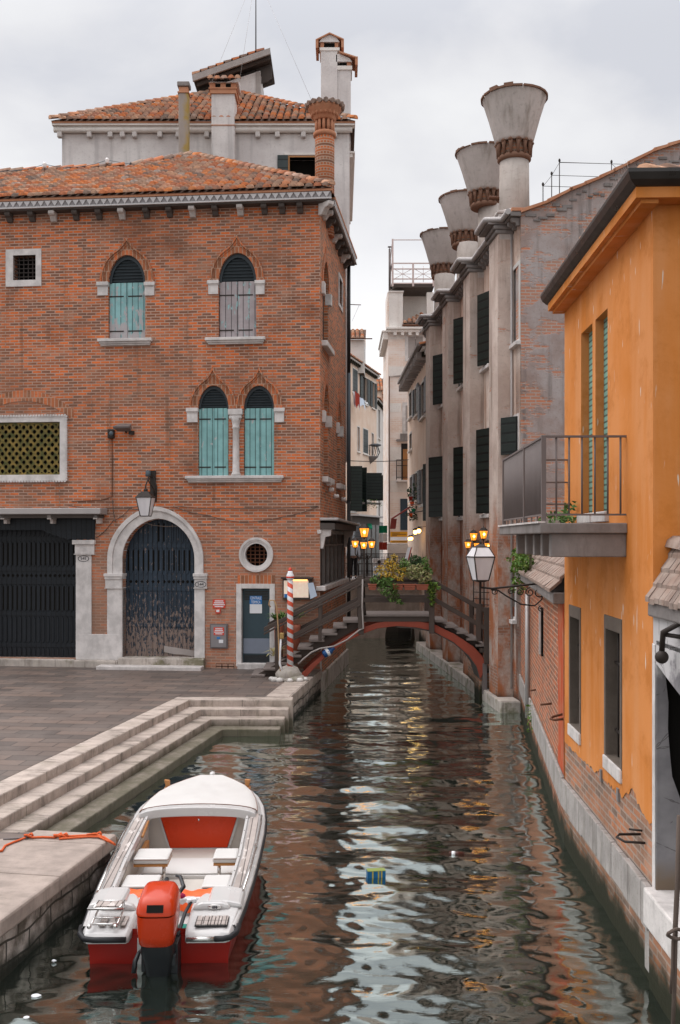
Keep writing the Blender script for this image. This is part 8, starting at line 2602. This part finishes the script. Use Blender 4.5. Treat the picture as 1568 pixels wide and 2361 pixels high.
# folded swim ladder on the left pod
m = M(); r_ = .011
for x in (-.66, -.40): m.tube([(x, -.13, .44), (x, .22, .47), (x, .24, .54), (x, -.02, .56)], r_, 6)
for y, z in ((-.13, .44), (.0, .455), (.24, .54)): m.tube([(-.67, y, z), (-.39, y, z)], r_, 6)
m.tube([(-.72, -.04, .56), (-.36, -.04, .56)], .014, 6)
for x in (-.68, -.42): m.ell((x, -.14, .42), (.025, .025, .025), 8, 6)
m.build('swim_ladder', MT['chrome'], pl_)
for y, z in ((.02, .568), (.08, .562), (.14, .557)): M().box(-.65, -.41, y, y + .045, z - .012, z).build('ladder_tread', MT['teak'], pl_)
m = M()
for k in range(3): m.box(-.60 + .1*k, -.53 + .1*k, -.09, .14, .405, .418)
m.build('teak_pad', MT['teak'], pl_)
# stern bumpers
for sx, pd_ in ((-1, pl_), (1, pr_)):
    m = M(); pts = [(.30, -.215, .315), (.62, -.215, .315), (.72, -.19, .318), (.78, -.10, .33), (.80, .05, .345)] if sx < 0 else [(.58, -.215, .315), (.66, -.21, .315), (.73, -.18, .318), (.785, -.10, .33), (.80, .05, .345)]
    m.tube([(sx * x, y, z) for x, y, z in pts], .030, 8); m.build('black_bumper', MT['rubber'], pd_)
M().tube([(.30, -.215, .315), (.58, -.215, .315)], .026, 8).build('metal_bumper', MT['chrome'], pr_)
# transom: red panels each side of a white engine board
M().box(-.70, -.22, -.03, .0, -.25, .29).build('transom_panel', MT['boat_hull'], boat); M().box(.22, .70, -.03, .0, -.25, .29).build('transom_panel', MT['boat_hull'], boat)
m = M(); m.box(-.22, .22, -.045, .02, -.25, .26); m.build('engine_board', MT['gel'], boat, bev=.01)
m = M(); m.box(-.27, .27, .0, .72, .18, .22); m.box(-.34, .40, .66, .74, .2, .41); m.build('engine_well', MT['gel'], boat, bev=.02)
M().lathe([(.06, .225), (.10, .29), (.105, .30), (.09, .29)], 12, (.22, .12)).build('teal_tub', MT['teal_tub'], boat)
m = M(); m.tube([(.20, -.10, .30), (.21, .05, .33), (.235, .22, .42), (.28, .36, .48)], .015, 6); m.tube([(.18, -.1, .29), (.19, .06, .32), (.22, .22, .41), (.27, .36, .48)], .012, 6); m.build('cable_loom', MT['rubber'], boat)
m = M()
for k in range(4): m.tube([(.28 + .045*math.cos(a + k), .37 + .03*math.sin(a*1.3 + k), .485 + .02*math.sin(a)) for a in [j*.8 for j in range(9)]], .012, 5)
m.build('white_rope', MT['white_sign'], boat)
# orange tarpaulin folded along the back of the cockpit
rows = []
for k in range(25):
    x = -.50 + 1.10 * k / 24; w_ = math.sin(k * 1.9) * .012 + math.sin(k * .7) * .010
    rows.append([(x, .96 + w_, .385 + w_), (x, .88 + w_ * .5, .438 + w_), (x, .78 - w_, .435 + w_ * 1.3), (x, .70 + w_, .42 + w_), (x + .01 * math.sin(k), .655 + w_, .36), (x, .645 + w_, .30 - .02 * math.sin(k * .9) - (.025 if 6 < k < 17 else 0))])
m = loft(rows); m.build('orange_tarpaulin', MT['tarp'], boat, sub=1)
# mooring posts on the foredeck
for sx in (-1, 1):
    m = M(); y = 4.5; b, z = sheer(y); x = sx * (b - .05)
    m.box(x - .055, x + .055, y - .05, y + .05, z - .01, z + .025)
    m.add([(x-.03, y-.03, z+.025), (x+.03, y-.03, z+.025), (x+.03, y+.03, z+.025), (x-.03, y+.03, z+.025), (x-.04+sx*.015, y-.03, z+.14), (x+.04+sx*.015, y-.03, z+.13), (x+.04+sx*.015, y+.03, z+.13), (x-.04+sx*.015, y+.03, z+.14)], [(0,3,2,1),(4,5,6,7),(0,1,5,4),(1,2,6,5),(2,3,7,6),(3,0,4,7)])
    m.build('wooden_bitt', MT['oak'], boat, bev=.008)
M().ell((0, 5.19, .695), (.045, .09, .03), 10, 6).build('bow_fitting', MT['gel'], boat)
for sx in (-1, 1):
    m = M()
    for y in (.78, 2.2):
        b, z = sheer(y); m.box(sx * (b - .03) - .02, sx * (b - .03) + .02, y - .05, y + .05, z + .0, z + .03)
    m.tube([(sx * (sheer(y)[0] - .025), y, sheer(y)[1] + .022) for y in (.8, 1.5, 2.2, 3.0, 3.3)], .012, 6)
    m.build('rail_fitting', MT['chrome'], boat)
# outboard engine
def ring(cx_, cy_, z, a, b, n_=28, e=4.6):
    pts = []
    for k in range(n_):
        th = 2*math.pi*k/n_; c, s = math.cos(th), math.sin(th)
        pts.append((cx_ + a * math.copysign(abs(c) ** (2/e), c), cy_ + b * math.copysign(abs(s) ** (2/e), s), z))
    return pts
ex, ey = .035, -.27
rows = [ring(ex, ey, .365, .150, .19), ring(ex, ey, .39, .175, .225), ring(ex, ey, .48, .186, .24), ring(ex, ey, .60, .195, .25), ring(ex, ey, .68, .193, .25)]
def tilt(r, k): return [(x, y, z + (y - ey) * k) for x, y, z in r]
rows = [tilt(r, .16) for r in rows]
m = loft(rows, True); m.add(rows[0], [list(range(28))])
en = m.build('outboard_engine', MT['cowl'], boat)
t0 = [ring(ex, ey, .685, .200, .256), ring(ex, ey, .71, .200, .254), ring(ex, ey + .01, .785, .176, .225), ring(ex, ey + .02, .82, .150, .195), ring(ex, ey + .02, .834, .10, .14), ring(ex, ey + .02, .841, .03, .04)]
t0 = [tilt(r, .12) for r in t0]
m = loft(t0, True); m.add(t0[-1], [list(range(28))]); m.build('cowl_top', MT['cowl'], en)
m = M(); m.add([(ex - .08, ey - .247, .695), (ex + .08, ey - .247, .695), (ex + .08, ey - .208, .757), (ex - .08, ey - .208, .757)], [(0, 1, 2, 3)]); m.xf(Matrix.Translation((0, -.008, .0))); m.build('air_slot', MT['dark'], en)
rows = [ring(ex, ey + .02, .37, .15, .20), ring(ex, ey + .02, .27, .168, .205), ring(ex, ey + .03, .17, .15, .17), ring(ex, ey + .04, .02, .125, .14), ring(ex, ey + .04, -.12, .08, .11), ring(ex, ey + .04, -.5, .05, .1)]
m = loft(rows, True); m.box(ex - .17, ex - .10, ey - .02, ey + .24, .02, .30); m.box(ex + .10, ex + .19, ey - .02, ey + .24, .0, .30); m.box(ex + .13, ex + .18, ey - .08, ey + .1, .1, .22)
m.build('engine_leg', MT['black_pl'], en, bev=.01)
m = M(); m.tube([(ex - .20, ey + .02, .20), (ex - .225, ey - .04, .14), (ex - .235, ey - .08, .04)], [.02, .026, .024], 8); m.tube([(ex - .15, ey + .1, .24), (ex - .2, ey + .02, .2)], .015, 6); m.build('tilt_lever', MT['black_pl'], en)
m = M(); m.tube([(ex + .02, ey + .20, .62), (ex + .02, ey + .42, .72), (ex + .0, ey + .52, .76)], [.03, .028, .026], 8); m.tube([(ex + .12, ey + .20, .66), (ex + .20, ey + .34, .74), (ex + .15, ey + .46, .80), (ex + .10, ey + .50, .80)], [.022, .024, .02, .012], 8); m.build('tiller_handle', MT['black_pl'], en)
M().ell((ex + .17, ey + .36, .64), (.05, .03, .03), 8, 6).build('grip_cloth', plain('magenta_cloth', (.42, .02, .09), .7), en)

# ------------------------------------------------------------------ people on the far bridge
def skin_mesh(name, joints, edges, mat, parent, sub=2):
    me = bpy.data.meshes.new(name); me.from_pydata([j[0] for j in joints], edges, [])
    o = bpy.data.objects.new(name, me); COL.objects.link(o); o.parent = parent
    md = o.modifiers.new('skin', 'SKIN'); md.use_smooth_shade = True
    if not me.skin_vertices: me.skin_vertices.new()
    for v, j in zip(me.skin_vertices[0].data, joints): v.radius = j[1] if isinstance(j[1], tuple) else (j[1], j[1])
    me.skin_vertices[0].data[0].use_root = True
    s = o.modifiers.new('sub', 'SUBSURF'); s.levels = sub; s.render_levels = sub
    me.materials.append(mat); return o
def person(label, loc, rz, seated=False, h=1.74):
    k = h / 1.74
    root = thing('person', label, 'person', loc=loc, rz=rz)
    hz = -.42 if seated else 0
    J = [((0, 0, .95), (.12, .08)), ((0, 0, 1.15), (.11, .075)), ((0, .0, 1.38), (.14, .08)), ((0, 0, 1.49), (.055, .055)), ((0, -.01, 1.56), (.055, .06)), ((0, -.02, 1.65), (.075, .095)), ((0, -.02, 1.72), (.05, .06))]
    E = [(0, 1), (1, 2), (2, 3), (3, 4), (4, 5), (5, 6)]
    arms = {}
    for sx in (-1, 1):
        i = len(J)
        J += [((sx*.19, 0, 1.41), (.06, .06)), ((sx*.25, .03, 1.14), (.045, .045)), ((sx*.25, -.08, .90), (.034, .034)), ((sx*.245, -.11, .82), (.038, .02))]
        E += [(2, i), (i, i+1), (i+1, i+2), (i+2, i+3)]
        for f in range(4):
            j = len(J); J += [((sx*.245 + (f-1.5)*.006, -.10 - f*.017, .755 - .01*(f % 2)), (.008, .008))]; E += [(i+3, j)]
        j = len(J); J += [((sx*.215, -.13, .79), (.009, .009))]; E += [(i+3, j)]
        i = len(J)
        if seated: J += [((sx*.09, 0, .92), (.085, .085)), ((sx*.11, -.40, .92), (.06, .06)), ((sx*.11, -.42, .50), (.04, .04)), ((sx*.11, -.52, .46), (.04, .03))]
        else: J += [((sx*.09, 0, .90), (.085, .09)), ((sx*.10, -.01, .50), (.058, .06)), ((sx*.10, .03, .08), (.04, .042)), ((sx*.105, -.12, .03), (.042, .03))]
        E += [(0, i), (i, i+1), (i+1, i+2), (i+2, i+3)]
    sc_ = lambda js: [((p[0]*k, p[1]*k, (p[2] + hz)*k), tuple(q*k for q in r)) for p, r in js]
    body = skin_mesh('body', sc_(J), E, MT['skin'], root)
    S = [((0, 0, .93), (.165, .115)), ((0, 0, 1.15), (.16, .11)), ((0, 0, 1.38), (.19, .118)), ((0, 0, 1.47), (.075, .07))]
    Es = [(0, 1), (1, 2), (2, 3)]
    for sx in (-1, 1):
        i = len(S); S += [((sx*.20, 0, 1.41), (.075, .075)), ((sx*.26, .03, 1.14), (.06, .06)), ((sx*.255, -.07, .93), (.045, .045))]; Es += [(2, i), (i, i+1), (i+1, i+2)]
    skin_mesh('shirt', sc_(S), Es, MT['shirt'], root)
    T = [((0, 0, .97), (.16, .11))]; Et = []
    for sx in (-1, 1):
        i = len(T)
        if seated: T += [((sx*.09, 0, .92), (.10, .10)), ((sx*.11, -.40, .92), (.075, .075)), ((sx*.11, -.42, .52), (.055, .055))]
        else: T += [((sx*.09, 0, .88), (.10, .105)), ((sx*.10, -.01, .50), (.075, .08)), ((sx*.10, .02, .10), (.06, .065))]
        Et += [(0, i), (i, i+1), (i+1, i+2)]
    skin_mesh('trousers', sc_(T), Et, MT['trousers'], root)
    m = M(); m.ell((0, .012*k, (1.67 + hz)*k), (.085*k, .10*k, .095*k), 12, 8); m.build('hair', MT['hair'], root)
    m = M()
    for sx in (-1, 1): m.ell((sx*.03*k, -.108*k, (1.645 + hz)*k), (.012*k, .008*k, .008*k), 8, 6)
    m.build('eyes', MT['ink'], root)
    m = M(); m.ell((0, -.118*k, (1.615 + hz)*k), (.012*k, .018*k, .022*k), 8, 6); m.ell((0, -.10*k, (1.575 + hz)*k), (.024*k, .012*k, .007*k), 8, 5)
    for sx in (-1, 1): m.ell((sx*.082*k, 0, (1.63 + hz)*k), (.012*k, .02*k, .03*k), 8, 6)
    m.build('face_features', MT['skin'], root)
    if not seated:
        m = M()
        for sx in (-1, 1): m.ell((sx*.10*k, -.05*k, .035*k), (.05*k, .13*k, .045*k), 10, 6)
        m.build('shoes', MT['ink'], root)
    return root
px_, py_, _ = at(815, 1338, 44.0)
person('person seen from behind in a pale blue shirt and black trousers on the far bridge', (px_, 44.0, zb_ + .12), rad(180))
px_, py_, pz_ = at(875, 1300, 43.4)
pp = person('seated person in a pale shirt half hidden behind the bridge flowers', (px_, 43.6, zb_ + .12 - .42), rad(150), True, 1.6)

fp = thing('folded_parasol', 'pale grey folded parasol standing behind the man on the far bridge', 'parasol')
c = at(826, 1330, 47.5)
m = M(); m.lathe([(.05, 1.3), (.05, c[2] + .6)], 8, (c[0], c[1])); m.build('pole', MT['iron'], fp)
z_ = lambda y: at(0, y, 47.5)[2]
m = M(); m.lathe([(.10, z_(1290)), (.34, z_(1278)), (.30, z_(1240)), (.16, z_(1215)), (.04, z_(1205))], 12, (c[0], c[1]), jit=.25); m.build('canopy', MT['grey_sh'], fp)
# ------------------------------------------------------------------ bases of the grouped things
bpy.context.view_layer.update()
for o in [x for x in bpy.data.objects if x.type == 'EMPTY' and x.parent is None]:
    lo, hi = Vector((1e9,)*3), Vector((-1e9,)*3)
    def walk(ob, mtx):
        for ch in [c for c in bpy.data.objects if c.parent == ob]:
            mm = mtx @ ch.matrix_basis
            if ch.type == 'MESH':
                for v in ch.bound_box:
                    p = mm @ Vector(v)
                    for i in range(3): lo[i] = min(lo[i], p[i]); hi[i] = max(hi[i], p[i])
            walk(ch, mm)
    walk(o, Matrix())
    if lo.x > hi.x: continue
    b = Vector(((lo.x + hi.x) / 2, (lo.y + hi.y) / 2, lo.z))
    for ch in [c for c in bpy.data.objects if c.parent == o]: ch.location = ch.location - b
    o.location = o.matrix_basis @ b
